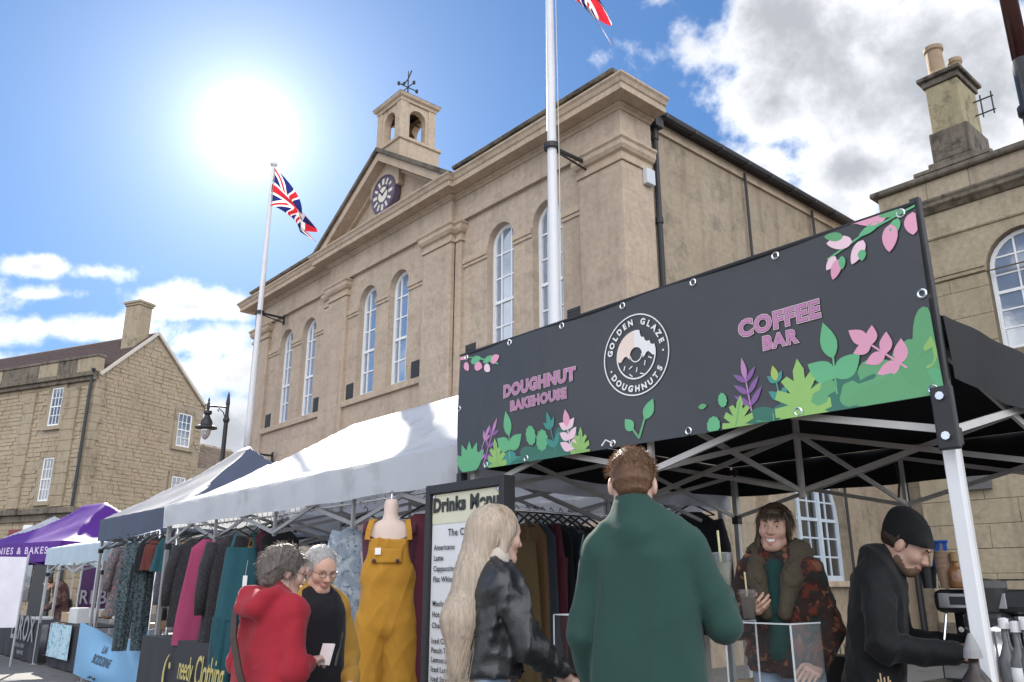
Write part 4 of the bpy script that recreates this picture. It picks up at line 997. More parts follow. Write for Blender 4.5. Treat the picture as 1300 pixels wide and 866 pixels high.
print_flat('doughnut_hole', ringp(RR * .185, RR * .185 - .006, 180, 360, 32), PRW, .0064)
# icing: the upper half of the doughnut with a wavy lower edge and bites taken from the top right
def icing(a0, a1, mat, o):
    polys = []; n = 60
    for k in range(n):
        u0 = -r2 + 2 * r2 * k / n; u1 = -r2 + 2 * r2 * (k + 1) / n
        if (u0 + u1) / 2 < a0 or (u0 + u1) / 2 > a1: continue
        def top(u):
            z_ = math.sqrt(max(0, r2 * r2 - u * u))
            for (bx_, bz_, br_) in ((.44, .80, .16), (.66, .62, .19), (.90, .40, .15)):
                du = u / r2 - bx_
                if abs(du) < br_: z_ = min(z_, (bz_ - math.sqrt(br_ ** 2 - du * du)) * r2)
            return z_
        def bot(u):
            e = -.02 * r2 + .10 * r2 * math.sin(u / r2 * 11 + 1.2) - .06 * r2
            if abs(u) < RR * .185: e = max(e, math.sqrt(max(0, (RR * .185) ** 2 - u * u)))
            return e
        polys.append([(lc[0] + u0, lc[1] + bot(u0)), (lc[0] + u1, lc[1] + bot(u1)), (lc[0] + u1, lc[1] + max(bot(u1) + .001, top(u1))), (lc[0] + u0, lc[1] + max(bot(u0) + .001, top(u0)))])
    print_flat('icing', polys, mat, o)
icing(-9, -.02 * r2, CREAMP, .0063); icing(-.02 * r2, 9, PRW, .0063)
for (u, v, a) in ((-.62, -.45, 70), (-.30, -.48, 30), (0, -.62, 75), (.42, -.42, 75), (.70, -.25, 150), (-.30, -.80, 140), (.25, -.82, 160)):
    c = (lc[0] + u * r2, lc[1] + v * r2); d = (math.cos(R_(a)) * .012, math.sin(R_(a)) * .012); print_flat('sprinkle', stroke([(c[0] - d[0], c[1] - d[1]), (c[0] + d[0], c[1] + d[1])], .006), PRW, .0063)
def arc_text(body, a_mid, step, size, inside):
    n = len(body)
    for k, ch_ in enumerate(body):
        if ch_ == ' ': continue
        if not inside: a = a_mid + step * ((n - 1) / 2 - k); rad = RR * .745; up = (math.cos(R_(a)), math.sin(R_(a)))
        else: a = a_mid - step * ((n - 1) / 2 - k); rad = RR * .895; up = (-math.cos(R_(a)), -math.sin(R_(a)))
        o_ = (lc[0] + rad * math.cos(R_(a)), lc[1] + rad * math.sin(R_(a))); rt = (up[1], -up[0])
        text_obj('lettering', ch_, PRW, banner, lambda u, v: Bp(o_[0] + rt[0] * u + up[0] * v, o_[1] + rt[1] * u + up[1] * v, .0062), RR * .205, .0022)
arc_text('GOLDEN GLAZE', 90, 14.0, 0, False); arc_text('DOUGHNUTS', 270, 14.0, 0, True)
for a in (-4, 200): print_flat('dot', [[(lc[0] + RR * .82 * math.cos(R_(a)) + .006 * math.cos(k), lc[1] + RR * .82 * math.sin(R_(a)) + .006 * math.sin(k)) for k in [i * math.pi / 4 for i in range(8)]]], PRW, .0062)
# eyelets and ties
ey = MB()
eys = [(s_, BH - .022) for s_ in (.07, .52, .98, 1.45, 1.92, 2.38, 2.96)] + [(s_, .022) for s_ in (.30, .66, 1.35, 1.83, 2.42, 2.98)] + [(.02, .42), (3.0, .40)]
for (s_, t_) in eys:
    c = Bp(s_, t_, .003); ring_ = [(c.x + .016 * math.cos(k * math.pi / 6), c.y, c.z + .016 * math.sin(k * math.pi / 6)) for k in range(13)]
    e_ = MB(); e_.tube(ring_, .005, 6, cap=False); e_.build('eyelet', CHROME, banner)
t = MB(); c = Bp(1.35, .022, .006); t.tube([(c.x, c.y, c.z), (c.x - .03, c.y - .02, c.z + .02), (c.x - .05, c.y - .03, c.z - .01)], .004, 6); t.build('cable_tie', PRW, banner)
t = MB(); t.tube([Bp(.0, BH + .004, -.004), Bp(BW, BH + .004, -.004)], .012, 8); t.build('top_bar', BLACK_PLASTIC, banner)
# ------------------------------------------------------------------ street lamp, flagpoles, tall pole
lp = atD(291, 497, 24.0); LZ = lp.z
def lamp_at():
    l_ = thing('street_lamp', 'black swan-arm street lamp with glass bowl beside the town hall', 'street lamp', (lp.x, lp.y, 0))
    t = MB(); t.tube([(lp.x, lp.y, 0), (lp.x, lp.y, 1.0), (lp.x, lp.y, LZ - .7)], [.085, .075, .06], 10); t.lathe([(.10, 0), (.13, .1), (.13, .9), (.09, 1.0), (.08, 1.1)], (lp.x, lp.y, 0), 12)
    t.lathe([(.07, -.9), (.09, -.85), (.09, -.8), (.05, -.72), (.05, -.4), (.06, -.36), (.03, -.1), (.005, 0)], (lp.x, lp.y, LZ), 10); t.build('post', IRON, l_)
    hx = atD(262, 540, 24.0); d = Vector((hx.x - lp.x, hx.y - lp.y, 0)); z0 = LZ - .46
    h = Vector((lp.x, lp.y, 0)) + d
    t = MB(); t.tube([(lp.x, lp.y, z0), (h.x, h.y, z0)], .028, 8)
    t.tube([(lp.x + d.x * .05, lp.y + d.y * .05, z0 - .35), (lp.x + d.x * .2, lp.y + d.y * .2, z0 - .15), (lp.x + d.x * .45, lp.y + d.y * .45, z0 - .05), (lp.x + d.x * .5, lp.y + d.y * .5, z0 - .10), (lp.x + d.x * .42, lp.y + d.y * .42, z0 - .14)], .016, 6)
    t.tube([(h.x, h.y, z0), (h.x + d.x * .15, h.y + d.y * .15, z0 + .03), (h.x + d.x * .2, h.y + d.y * .2, z0 - .04)], .02, 6); t.build('arm', IRON, l_)
    t = MB(); t.lathe([(.008, .24), (.03, .17), (.022, .10), (.045, .07), (.045, -.04), (.035, -.1), (.11, -.14), (.115, -.22), (.065, -.26), (.095, -.34), (.145, -.42), (.17, -.54), (.29, -.60), (.30, -.64), (.17, -.63)], (h.x, h.y, z0), 20); hd_ = t.build('lamp_head', IRON, l_)
    t = MB(); t.lathe([(.145, -.642), (.145, -.70), (.125, -.80), (.075, -.91), (.025, -.955), (.005, -.96)], (h.x, h.y, z0), 18); t.build('glass_bowl', glassy('lamp_glass', (.35, .33, .27), .35, .1), hd_, smooth=True)
lamp_at()

POLEW = plain('white_flagpole_paint', (.66, .66, .68), .4, .05, 4)
def flagpole(label, x, y, z0, z1, r0, r1, ywall, br):
    f = thing('flagpole', label, 'flagpole', (x, y, z0), group='flagpoles on the town hall front')
    t = MB(); n = 9; t.tube([(x, y, z0 + (z1 - z0) * k / n) for k in range(n + 1)], [r0 + (r1 - r0) * k / n for k in range(n + 1)], 14); t.build('pole', POLEW, f, smooth=True)
    t = MB(); t.lathe([(r1, 0), (r1 * 1.6, .02), (r1 * 2.0, .08), (r1 * 1.5, .15), (.005, .18)], (x, y, z1), 12); t.build('finial', POLEW, f, smooth=True)
    for zb in br:
        t = MB(); t.lathe([(r0 + .02, -.05), (r0 + .035, -.05), (r0 + .035, .05), (r0 + .02, .05)], (x, y, zb), 12); t.bar((x, y + r0, zb), (x, ywall, zb), .05, .06); t.bar((x, y + r0, zb - .05), (x, ywall, zb - .16), .03, .03)
        t.box(x - .06, x + .06, ywall - .03, ywall, zb - .22, zb + .10); t.build('wall_bracket', IRON, f)
    t = MB(); t.tube([(x + r0 + .06, y - .02, z1 - .05), (x + r0 + .10, y - .03, (z0 + z1) / 2), (x + r0 + .07, y - .02, z0 + .6)], .008, 5); t.build('halyard', plain('rope', (.6, .58, .52), .8), f)
    return f
FLX, FLY = -22.8, 9.6; FMX, FMY = -9.78, 9.5
flagpole('white flagpole at the left end of the town hall, sun at its tip', FLX, FLY, 4.9, 14.35, .105, .06, YW - .01, (5.05, 9.35))
flagpole('white flagpole in front of the right-hand windows, rising out of frame', FMX, FMY, 2.6, 16.2, .12, .06, YW + .09, (3.2, 9.29))
# union flag cloth: colours by panel coordinates kept on the mesh
def flag_mat():
    m, nt, b = newmat('union_flag'); uv = N(nt, 'ShaderNodeUVMap'); uv.uv_map = 'panel'; sp = N(nt, 'ShaderNodeSeparateXYZ'); nt.links.new(uv.outputs[0], sp.inputs[0])
    x = M_(nt, 'MULTIPLY', M_(nt, 'SUBTRACT', sp.outputs[0], .5), 2.0); y = M_(nt, 'SUBTRACT', sp.outputs[1], .5)
    ax, ay = M_(nt, 'ABSOLUTE', x), M_(nt, 'ABSOLUTE', y)
    d = M_(nt, 'ABSOLUTE', M_(nt, 'SUBTRACT', ax, M_(nt, 'MULTIPLY', ay, 2.0)))
    wdiag = M_(nt, 'LESS_THAN', d, .22); rdiag = M_(nt, 'LESS_THAN', d, .075)
    wc = M_(nt, 'MAXIMUM', M_(nt, 'LESS_THAN', ax, .167), M_(nt, 'LESS_THAN', ay, .167)); rc = M_(nt, 'MAXIMUM', M_(nt, 'LESS_THAN', ax, .10), M_(nt, 'LESS_THAN', ay, .10))
    B_, W_, R2 = (.012, .022, .14), (.78, .78, .78), (.50, .02, .035)
    c = MIXC(nt, wdiag, B_, W_); c = MIXC(nt, rdiag, c, R2); c = MIXC(nt, wc, c, W_); c = MIXC(nt, rc, c, R2)
    nt.links.new(c, b.inputs[0]); b.inputs['Roughness'].default_value = .8
    tr = N(nt, 'ShaderNodeBsdfTranslucent'); nt.links.new(c, tr.inputs[0]); mx = N(nt, 'ShaderNodeMixShader'); mx.inputs[0].default_value = .68
    nt.links.new(b.outputs[0], mx.inputs[1]); nt.links.new(tr.outputs[0], mx.inputs[2]); nt.links.new(mx.outputs[0], nt.nodes['Material Output'].inputs[0]); return m
FLAGM = flag_mat()
def flag(label, hoist_top, hoist, fly, fold, drop, wind):
    """cloth blown out and drooping from a hoist edge; wind = plan direction"""
    ht = Vector(hoist_top); wd = Vector((wind[0], wind[1], 0)).normalized(); pr = Vector((-wd.y, wd.x, 0)); nu, nv = 44, 26; vs = []; uvs = []
    for j in range(nv + 1):
        for i in range(nu + 1):
            u, v = i / nu, j / nv
            p = ht + Vector((0, 0, -hoist * v * (1 - .55 * fold * u)))
            p += wd * (fly * u * (1 - .28 * fold * u)) + Vector((0, 0, -drop * u ** 1.15 - .10 * math.sin(u * 3 + v * 2)))
            amp = .06 + .30 * fold * u; p += pr * (amp * math.sin(v * 9.5 + u * 4.2) * (.35 + .65 * u)) + wd * (.10 * fold * u * math.cos(v * 9.5 + u * 3))
            vs.append(p); uvs.append((u, 1 - v))
    me = bpy.data.meshes.new('flag'); w_ = nu + 1
    me.from_pydata([tuple(p) for p in vs], [], [(j * w_ + i, j * w_ + i + 1, (j + 1) * w_ + i + 1, (j + 1) * w_ + i) for j in range(nv) for i in range(nu)])
    ul = me.uv_layers.new(name='panel')
    for lp_ in me.loops: ul.data[lp_.index].uv = uvs[lp_.vertex_index]
    for p in me.polygons: p.use_smooth = True
    me.materials.append(FLAGM); o = add('union_flag', me); 
    o.location = tuple(ht)
    for v in me.vertices: v.co -= ht
    return tag(o, label, 'flag', 'union flags')
flag('sunlit translucent union flag drooping from the left flagpole', (FLX + .08, FLY - .02, 14.25), 1.25, 2.35, .8, 2.35, (.95, .30))
flag('bottom of a limp union flag beside the right flagpole at the top edge', (FMX + .09, FMY - .02, 14.6), 1.7, 1.35, .8, 2.45, (.8, .4))
# bronze-coloured pole at the top right corner
tp = atD(1289, 40, 7.0)
TPX, TPY = tp.x, tp.y
PB = plain('bronze_pole_paint', (.06, .02, .016), .22, .2, 6, metal=.3)
po = thing('lamp_column', 'glossy dark red-brown pole cut off by the top right corner', 'pole', (TPX, TPY, 0))
t = MB(); zsp = tp.z - .28; t.tube([(TPX, TPY, zsp), (TPX, TPY, tp.z + 3)], .065, 18); t.build('upper_pole', PB, po, smooth=True)
t = MB(); t.tube([(TPX, TPY, 0), (TPX, TPY, zsp)], .075, 18); t.lathe([(.075, -.05), (.10, -.03), (.10, .03), (.075, .05)], (TPX, TPY, zsp - .45), 16); t.build('lower_pole', BLACK_PLASTIC, po, smooth=True)

# ------------------------------------------------------------------ menu board
FRAME_BLK = plain('board_frame_black', (.022, .022, .025), .55, .25, 14)
mb_ = thing('menu_board', 'tall black-framed drinks menu board standing beside the mustard dungarees', 'menu board', (-3.9, 3.0, 0))
MX0, MX1, MZ0, MZ1, MY = -4.25, -3.53, .25, 1.955, 3.0
t = MB(); w_ = .045
t.box(MX0 - .02, MX0 + w_ - .02, MY - .012, MY + .075, MZ0 - .25, MZ1); t.box(MX1 - w_ + .02, MX1 + .02, MY - .012, MY + .075, MZ0 - .25, MZ1); t.box(MX0 + .025, MX1 - .025, MY - .012, MY + .075, MZ1 - .055, MZ1 - .001); t.box(MX0 + .025, MX1 - .025, MY - .012, MY + .075, MZ0, MZ0 + .05); t.build('frame', FRAME_BLK, mb_, bevel=.004)
PAPER = plain('menu_paper', (.66, .68, .70), .6, .04, 2); CREAM = plain('menu_cream', (.62, .61, .46), .6, .05, 3); INK = plain('menu_ink', (.03, .032, .035), .6, .05)
t = MB(); t.box(MX0 + .02, MX1 - .02, MY + .02, MY + .05, MZ0 + .045, MZ1 - .05); t.build('backing', FRAME_BLK, mb_)
t = MB(); t.add([(MX0 + .03, MY + .014, MZ0 + .05), (MX1 - .03, MY + .014, MZ0 + .05), (MX1 - .03, MY + .014, MZ1 - .06), (MX0 + .03, MY + .014, MZ1 - .06)], [(0, 1, 2, 3)]); t.build('poster', PAPER, mb_)
t = MB(); t.add([(MX0 + .031, MY + .011, MZ1 - .24), (MX1 - .031, MY + .011, MZ1 - .24), (MX1 - .031, MY + .011, MZ1 - .061), (MX0 + .031, MY + .011, MZ1 - .061)], [(0, 1, 2, 3)]); t.build('heading_band', CREAM, mb_)
t = MB(); t.add([(MX0 + .031, MY + .011, MZ0 + .06), (MX1 - .031, MY + .011, MZ0 + .06), (MX1 - .031, MY + .011, MZ0 + .5), (MX0 + .031, MY + .011, MZ0 + .5)], [(0, 1, 2, 3)]); t.build('footer_band', CREAM, mb_)
def mtext(s_, x, z, size, off=.0, al='LEFT'): text_obj('lettering', s_, INK, mb_, lambda u, v: (x + u, MY + .006, z + v), size, off, al, 1.08)
mtext('Drinks Menu', (MX0 + MX1) / 2, MZ1 - .165, .113, .006, 'CENTER'); mtext('The Classics', (MX0 + MX1) / 2, MZ1 - .315, .058, .001, 'CENTER')
for k, s_ in enumerate(('Americano', 'Latte', 'Cappuccino', 'Flat White')): mtext(s_, MX0 + .06, MZ1 - .395 - k * .062, .044, .001)
for k, s_ in enumerate(('Mocha', 'Hot Chocolate', 'Chai Latte')): mtext(s_, MX0 + .06, MZ1 - .72 - k * .062, .044, .001)
for k, s_ in enumerate(('Iced Coffee', 'Peach Tea', 'Lemonade', 'Iced Latte', 'Iced Strawberry Latte')): mtext(s_, MX0 + .06, MZ1 - .93 - k * .052, .042, .001)
for (x, z) in ((MX0 + .05, MZ1 - .075), (MX1 - .05, MZ1 - .075)):
    t = MB(); t.lathe([(.012, .0), (.012, .006), (.004, .009)], (x, MY + .008, z), 10, 'y'); t.build('screw', CHROME, mb_)

# ------------------------------------------------------------------ hanging clothes
def hanger(par, w, drop=.10):
    t = MB(); n = 8
    t.tube([(0, 0, 0), (.0, .012, .035), (0, -.012, .06), (0, -.02, .035)], .004, 6)
    for s_ in (-1, 1): t.tube([(0, 0, 0), (0, s_ * w * .25, -drop * .45), (0, s_ * w * .5, -drop)], [.007, .009, .008], 6)
    t.tube([(0, -w * .5, -drop), (0, w * .5, -drop)], .005, 6)
    t.build('hanger', HANGER, par, local=True)
def garment(name, label, cat, loc, rz, L, w0, w1, mat, depth=.10, sleeves=0.0, kind='dress', neck=.16, group=None, smat=None, tagcard=False, waist=None, folds=.020, seed=0, straps=False, hang=True, lapel=None):
    """cloth on a hanger; the face looks along local +x, width along local y, hook at the origin"""
    g_ = thing(name, label, cat, loc, rz, group); rg = random.Random(seed + 11); ph = rg.uniform(0, 6)
    if hang: hanger(g_, w0 * .9)
    n = 40; rows = []; top = -.07 if not straps else -.20
    drop = .09
    def halfw(t):
        if waist is None: return w0 / 2 + (w1 - w0) / 2 * t
        return (w0 / 2 + (waist - w0) / 2 * (t / .38)) if t < .38 else (waist / 2 + (w1 - waist) / 2 * ((t - .38) / .62))
    levels = 16
    def ring_at(zz, hw, dp, amp, yc=0.0):
        row = []
        for k in range(n + 1):
            a = 2 * math.pi * k / n; f = 1 + amp / max(.02, hw) * math.sin(5 * a + ph + zz * 1.5) + amp * .6 / max(.02, hw) * math.sin(9 * a + 2 * ph - zz * 3)
            ca = math.copysign(abs(math.cos(a)) ** .75, math.cos(a)); row.append((dp * ca * f, yc + hw * math.sin(a) * f, zz))
        return row
    m_ = MB()
    if kind in ('dress', 'jacket', 'coat', 'top'):
        for j in range(levels + 1):
            t = j / levels; zz = top - drop - (L - drop) * t; rows.append(ring_at(zz, halfw(t), depth * (.75 + .4 * t), folds * (.3 + t)))
        # shoulders slope up to the neck
        sh = []
        for k in range(4):
            u = k / 4; sh.append(ring_at(top - drop * u ** .8 + (0 if not straps else .0), max(neck / 2, neck / 2 + (w0 / 2 - neck / 2) * u ** .75), depth * (.35 + .4 * u), 0))
        m_.sheet(sh + rows)
    elif kind in ('trousers', 'dungarees'):
        bib = .36 if kind == 'dungarees' else 0; wl = .10
        crotch = bib + (.30 if kind == 'dungarees' else .27)
        for j in range(9):
            t = j / 8; zz = top - crotch * t; hw = w0 / 2 + (w1 / 2 - w0 / 2) * t; rows.append(ring_at(zz, hw, depth * (.7 + .4 * t), folds * .6))
        m_.sheet(rows)
        for s_ in (-1, 1):
            lr = []
            for j in range(12):
                t = j / 11; zz = top - crotch + .03 - (L - crotch) * t; hw = w1 / 4 * (1.06 - .22 * t); lr.append(ring_at(zz, hw, depth * (1.05 - .1 * t), folds * .7, s_ * (w1 / 4 * 1.0 + .012 * t)))
            m_.sheet(lr)
    body = m_.build(name + '_body' if False else 'body_cloth', mat, g_, smooth=True, local=True)
    if straps:
        for s_ in (-1, 1):
            t = MB()
            for fx in (1, -1): t.bar((0.0, s_ * w0 * .26, -.05), (fx * depth * .6, s_ * w0 * .36, top - .01), .03, .006)
            t.build('strap', mat, g_, local=True)
    if sleeves:
        for s_ in (-1, 1):
            t = MB(); pts = [(0, s_ * w0 * .44, top - drop * .9), (.012, s_ * (w0 * .5 + .03), top - drop - sleeves * .35), (.025, s_ * (w0 * .5 + .05), top - drop - sleeves * .7), (.03, s_ * (w0 * .5 + .045), top - drop - sleeves)]
            t.tube(pts, [.075, .068, .058, .05], 14); t.build('sleeve', smat or mat, g_, smooth=True, local=True)
    if lapel:
        t = MB(); t.add([(depth * .55, -.06, top - .01), (depth * .55, .06, top - .01), (depth * .98, .005, top - .34), (depth * .98, -.005, top - .34)], [(0, 1, 2, 3)]); t.build('lining', lapel, g_, local=True)
    if tagcard:
        t = MB(); x_ = depth + .012; t.box(x_, x_ + .002, .02, .06, top - .36, top - .26); t.tube([(x_, .04, top - .26), (depth * .8, .05, top - .12)], .0015, 4); t.build('price_tag', PRW, g_, local=True)
    return g_
CL = 'clothes hung along the clothing stall'
C_pink = cloth('pink_cord', (.29, .045, .11)); C_char = cloth('charcoal_wool', (.022, .021, .024), pattern=[(60, (.042, .040, .044), .5, .6)])
C_teal = cloth('teal_cord', (.018, .075, .095)); C_mus = cloth('mustard_cord', (.40, .20, .03)); C_mar = cloth('maroon_cord', (.085, .018, .030)); C_navy = cloth('navy_cotton', (.018, .022, .035))
C_grey = cloth('blue_grey_knit', (.075, .08, .10), pattern=[(40, (.12, .12, .14), .5, .6)]); C_black = cloth('black_cotton', (.012, .012, .014)); C_brn = cloth('brown_cord', (.15, .085, .04)); C_olive = cloth('olive_brown_cord', (.13, .09, .04))
C_slate = cloth('slate_cord', (.045, .055, .068)); C_pat = cloth('floral_print', (.12, .115, .12), pattern=[(28, (.27, .14, .16), .52, .56), (35, (.05, .08, .09), .54, .58)]); C_camo = cloth('camouflage_teal', (.055, .085, .10), pattern=[(34, (.02, .028, .033), .5, .54), (40, (.11, .13, .125), .56, .60)])
C_rust = cloth('rust_cotton', (.11, .032, .028)); C_green = cloth('green_print', (.055, .085, .065), pattern=[(30, (.12, .15, .12), .5, .55)]); C_denim = cloth('acid_wash_denim', (.20, .24, .29), pattern=[(14, (.33, .37, .41), .48, .62), (30, (.10, .13, .17), .55, .65)]); C_fleece = cloth('pale_pink_fleece', (.48, .36, .36), wr=.9)
def gpos(px, py, Y): p = onY(px, py, Y); return (p.x, p.y, p.z)
FACE = R_(-8)
# items at the front of the white canopy: (pixel of the hook, plane Y)
garment('dress', 'long raspberry pink sleeveless dress hanging above the dark lettered cloth', 'dress', gpos(268, 676, 3.33), R_(-22), 1.03, .34, .50, C_pink, .07, kind='dress', neck=.15, group=CL, tagcard=True, seed=1)
garment('jacket', 'charcoal jacket with pale piping left of the pink dress', 'jacket', gpos(254, 676, 3.45), R_(-30), .92, .44, .46, C_char, .09, sleeves=.62, group=CL, seed=2)
garment('coat', 'dark speckled wool coat between the pink dress and the teal dungarees', 'coat', gpos(299, 671, 3.36), R_(-20), 1.10, .42, .48, C_char, .10, sleeves=.66, group=CL, seed=3)
garment('dungarees', 'teal corduroy dungarees with white swing tag behind the red coat', 'dungarees', gpos(312, 668, 3.32), R_(-25), 1.40, .30, .42, C_teal, .08, kind='dungarees', straps=True, group=CL, tagcard=True, seed=4)
garment('dungarees', 'mustard dungarees glimpsed right of the teal pair', 'dungarees', gpos(329, 668, 3.50), R_(20), 1.2, .22, .30, C_mus, .07, kind='dungarees', straps=True, group=CL, seed=5)
garment('dress', 'dark maroon dress right of the mustard strip, above the red coat', 'dress', gpos(343, 664, 3.55), R_(0), 1.2, .30, .38, C_mar, .08, group=CL, seed=6)
garment('top', 'black top on a cluster of black hangers above the grey-haired shopper', 'top', gpos(357, 662, 3.6), R_(-10), .72, .36, .38, C_black, .08, group=CL, seed=7)
garment('jacket', 'blue grey knitted jacket with mustard lining left of the charcoal jacket', 'jacket', gpos(238, 680, 3.75), R_(-18), .98, .42, .48, C_grey, .10, sleeves=.66, lapel=C_mus, group=CL, seed=8)
garment('dress', 'green printed dress hanging behind the denim jacket', 'dress', gpos(441, 672, 3.95), R_(-30), 1.15, .36, .46, C_green, .09, group=CL, seed=9, sleeves=.3)
garment('jacket', 'fluffy acid-washed denim jacket left of the mustard dungarees', 'jacket', gpos(465, 652, 3.5), R_(-35), .86, .44, .50, C_denim, .13, sleeves=.60, lapel=C_fleece, smat=C_denim, group=CL, seed=10, folds=.02)
garment('dress', 'long maroon dress between the mannequin and the menu board', 'dress', gpos(541, 640, 3.42), R_(-40), 1.5, .40, .46, C_mar, .10, sleeves=.35, group=CL, seed=12)
# side rail under the navy canopy
garment('shirt', 'floral printed shirt at the end of the side rail', 'shirt', gpos(172, 683, 3.52), R_(-12), .92, .44, .46, C_pat, .09, sleeves=.52, group=CL, seed=13)
garment('trousers', 'teal camouflage trousers with black tags hanging from the side rail', 'trousers', gpos(180, 682, 3.42), R_(-18), 1.32, .34, .36, C_camo, .07, kind='trousers', group=CL, seed=14)
garment('top', 'small dark top next to the camouflage trousers', 'top', gpos(189, 681, 3.46), R_(-10), .36, .22, .20, C_black, .06, group=CL, seed=15)
garment('top', 'small rust red top beside the canopy leg', 'top', gpos(197, 679, 3.48), R_(-10), .36, .20, .18, C_rust, .06, group=CL, seed=16)
garment('top', 'small teal halter top hanging on the canopy leg', 'top', gpos(210, 676, 3.40), R_(-10), .38, .16, .22, C_teal, .05, group=CL, seed=17, neck=.05)
for k, (px, py, Y) in enumerate(((152, 686, 3.45), (163, 684, 3.38), (205, 678, 3.36))):
    h_ = thing('empty_hanger', ('empty black hanger leftmost on the side rail', 'empty black hanger in front of the floral shirt', 'empty black hanger hooked beside the canopy leg')[k], 'hanger', gpos(px, py, Y), R_(-10 + 15 * k), 'empty hangers'); hanger(h_, .40, .12)
# inner rail behind the menu board
inner = [('dungarees', C_olive, 'mustard brown dungarees, first on the inner rail beside the menu board', 657, .34), ('dress', C_brn, 'brown corduroy dress, second on the inner rail', 671, .3), ('dress', C_slate, 'slate grey dress, third on the inner rail', 681, .3), ('trousers', C_mar, 'maroon trousers in the middle of the inner rail', 690, .32),
         ('dress', C_black, 'black dress right of the maroon trousers', 701, .34), ('coat', C_navy, 'navy coat right of the black dress', 713, .34), ('dress', C_green, 'dark green printed dress beside the green fleece', 724, .32), ('coat', C_char, 'speckled charcoal coat, last in view on the inner rail', 735, .34), ('dress', C_brn, 'brown dress half hidden behind the green fleece', 748, .32)]
def onXp(px, py, X): r = ray(px, py); t = X / r.x; return (X, r.y * t, CAM_H + r.z * t)
for k, (kd, mt, lb, px, w0) in enumerate(inner):
    q = onXp(px, 657, -4.52)
    garment(kd, lb, kd, (q[0], q[1], 1.86), R_(-82 + 5 * (k % 3)), 1.22 - .03 * (k % 4), w0, w0 + .08, mt, .045, kind='dungarees' if kd == 'dungarees' else ('trousers' if kd == 'trousers' else 'dress'), straps=(kd == 'dungarees'), group=CL, seed=30 + k, sleeves=.5 if kd == 'coat' else 0)
garment('coat', 'large dark coat hung at the back corner of the white canopy', 'coat', gpos(878, 640, 5.9), R_(-60), 1.0, .42, .62, C_black, .10, group=CL, seed=50, sleeves=.6)
def rail(label, pts, r=.014, stands=(), hooks=0):
    r_ = thing('clothes_rail', label, 'clothes rail', (pts[0][0], pts[0][1], 0), group='clothes rails')
    t = MB(); t.tube(pts, r, 8); t.build('bar', CHROME, r_, smooth=True)
    for (x, y, z) in stands:
        t = MB(); t.tube([(x, y, 0), (x, y, z)], r, 8); t.build('upright', CHROME, r_); t = MB(); t.box(x - .02, x + .02, y - .25, y + .25, 0, .03); t.build('foot', CHROME, r_)
    for k in range(hooks):
        a, b_ = Vector(pts[0]), Vector(pts[-1]); p = a.lerp(b_, (k + .5) / hooks); t = MB(); t.tube([(p.x, p.y, p.z + .03), (p.x, p.y + .012, p.z + .01), (p.x, p.y, p.z - .02), (p.x, p.y - .01, p.z - .035)], .004, 5); t.build('hook', CHROME, r_)
a = onY(172, 681, 3.4); b_ = onY(204, 673, 3.62)
rail('short projecting clothes rail by the navy canopy leg', [(a.x, a.y, a.z), (b_.x, b_.y, b_.z)], .014, [(b_.x, b_.y + .0, b_.z)], 4)
rail('chain rail along the front of the white canopy', [(-9.7, 3.36, 1.985), (-7.2, 3.36, 1.97), (-4.5, 3.36, 1.99)], .010, [(-9.7, 3.36, 1.985), (-4.5, 3.36, 1.99)], 46)
rail('inner clothes rail running back behind the menu board', [(-4.52, 3.72, 1.88), (-4.52, 6.0, 1.88)], .016, [(-4.52, 3.72, 1.88), (-4.52, 6.0, 1.88)])

# mannequin torso wearing mustard dungarees
mp = onY(497, 640, 3.2)
MQ = plain('mannequin_skin', (.60, .47, .40), .45, .06, 3)
mq = thing('mannequin', 'headless pale mannequin torso inside the mustard dungarees', 'mannequin', (mp.x, mp.y, 0), R_(-38))
def ell_rows(spec, n=32, dx=0.0):
    return [[(dx + b_ * math.cos(2 * math.pi * k / n) * 1.0, a * math.sin(2 * math.pi * k / n), z) for k in range(n + 1)] for (a, b_, z) in spec]
t = MB(); t.sheet(ell_rows([(.012, .012, 1.945), (.04, .04, 1.94), (.052, .052, 1.90), (.05, .052, 1.84), (.062, .06, 1.80), (.12, .075, 1.775), (.175, .085, 1.745), (.195, .09, 1.70), (.188, .10, 1.62), (.165, .115, 1.50), (.15, .11, 1.40), (.13, .095, 1.30), (.14, .09, 1.20)])); t.build('torso', MQ, mq, smooth=True, local=True)
t = MB(); t.tube([(0, 0, 1.94), (0, 0, 1.98), (.02, 0, 2.0), (0, .01, 1.975)], .006, 6); t.build('hook', CHROME, mq, local=True)
t = MB(); t.tube([(0, 0, 1.2), (0, 0, .03)], .016, 8); t.lathe([(.2, 0), (.2, .02), (.03, .04)], (0, 0, 0), 16); t.build('stand', BLACK_PLASTIC, mq, local=True)
dg = thing('dungarees', 'bright mustard dungarees with bib pocket and buttons on the mannequin', 'dungarees', (mp.x, mp.y, 0), R_(-38))
C_mus2 = cloth('bright_mustard_cord', (.42, .21, .026), sheen=.1); C_plum = cloth('plum_jersey', (.085, .025, .042))
def body_rows(spec, n=48, ph=0.0, amp=.006, yc=0, spread=0.0):
    out = []; y0_ = yc
    for (a, b_, z) in spec:
        yc = y0_ + spread * (spec[0][2] - z)
        row = []
        for k in range(n + 1):
            an = 2 * math.pi * k / n; f = 1 + amp / a * (math.sin(7 * an + ph + z * 5) + .6 * math.sin(12 * an - z * 9)); row.append((b_ * math.cos(an) * f, yc + a * math.sin(an) * f, z))
        out.append(row)
    return out
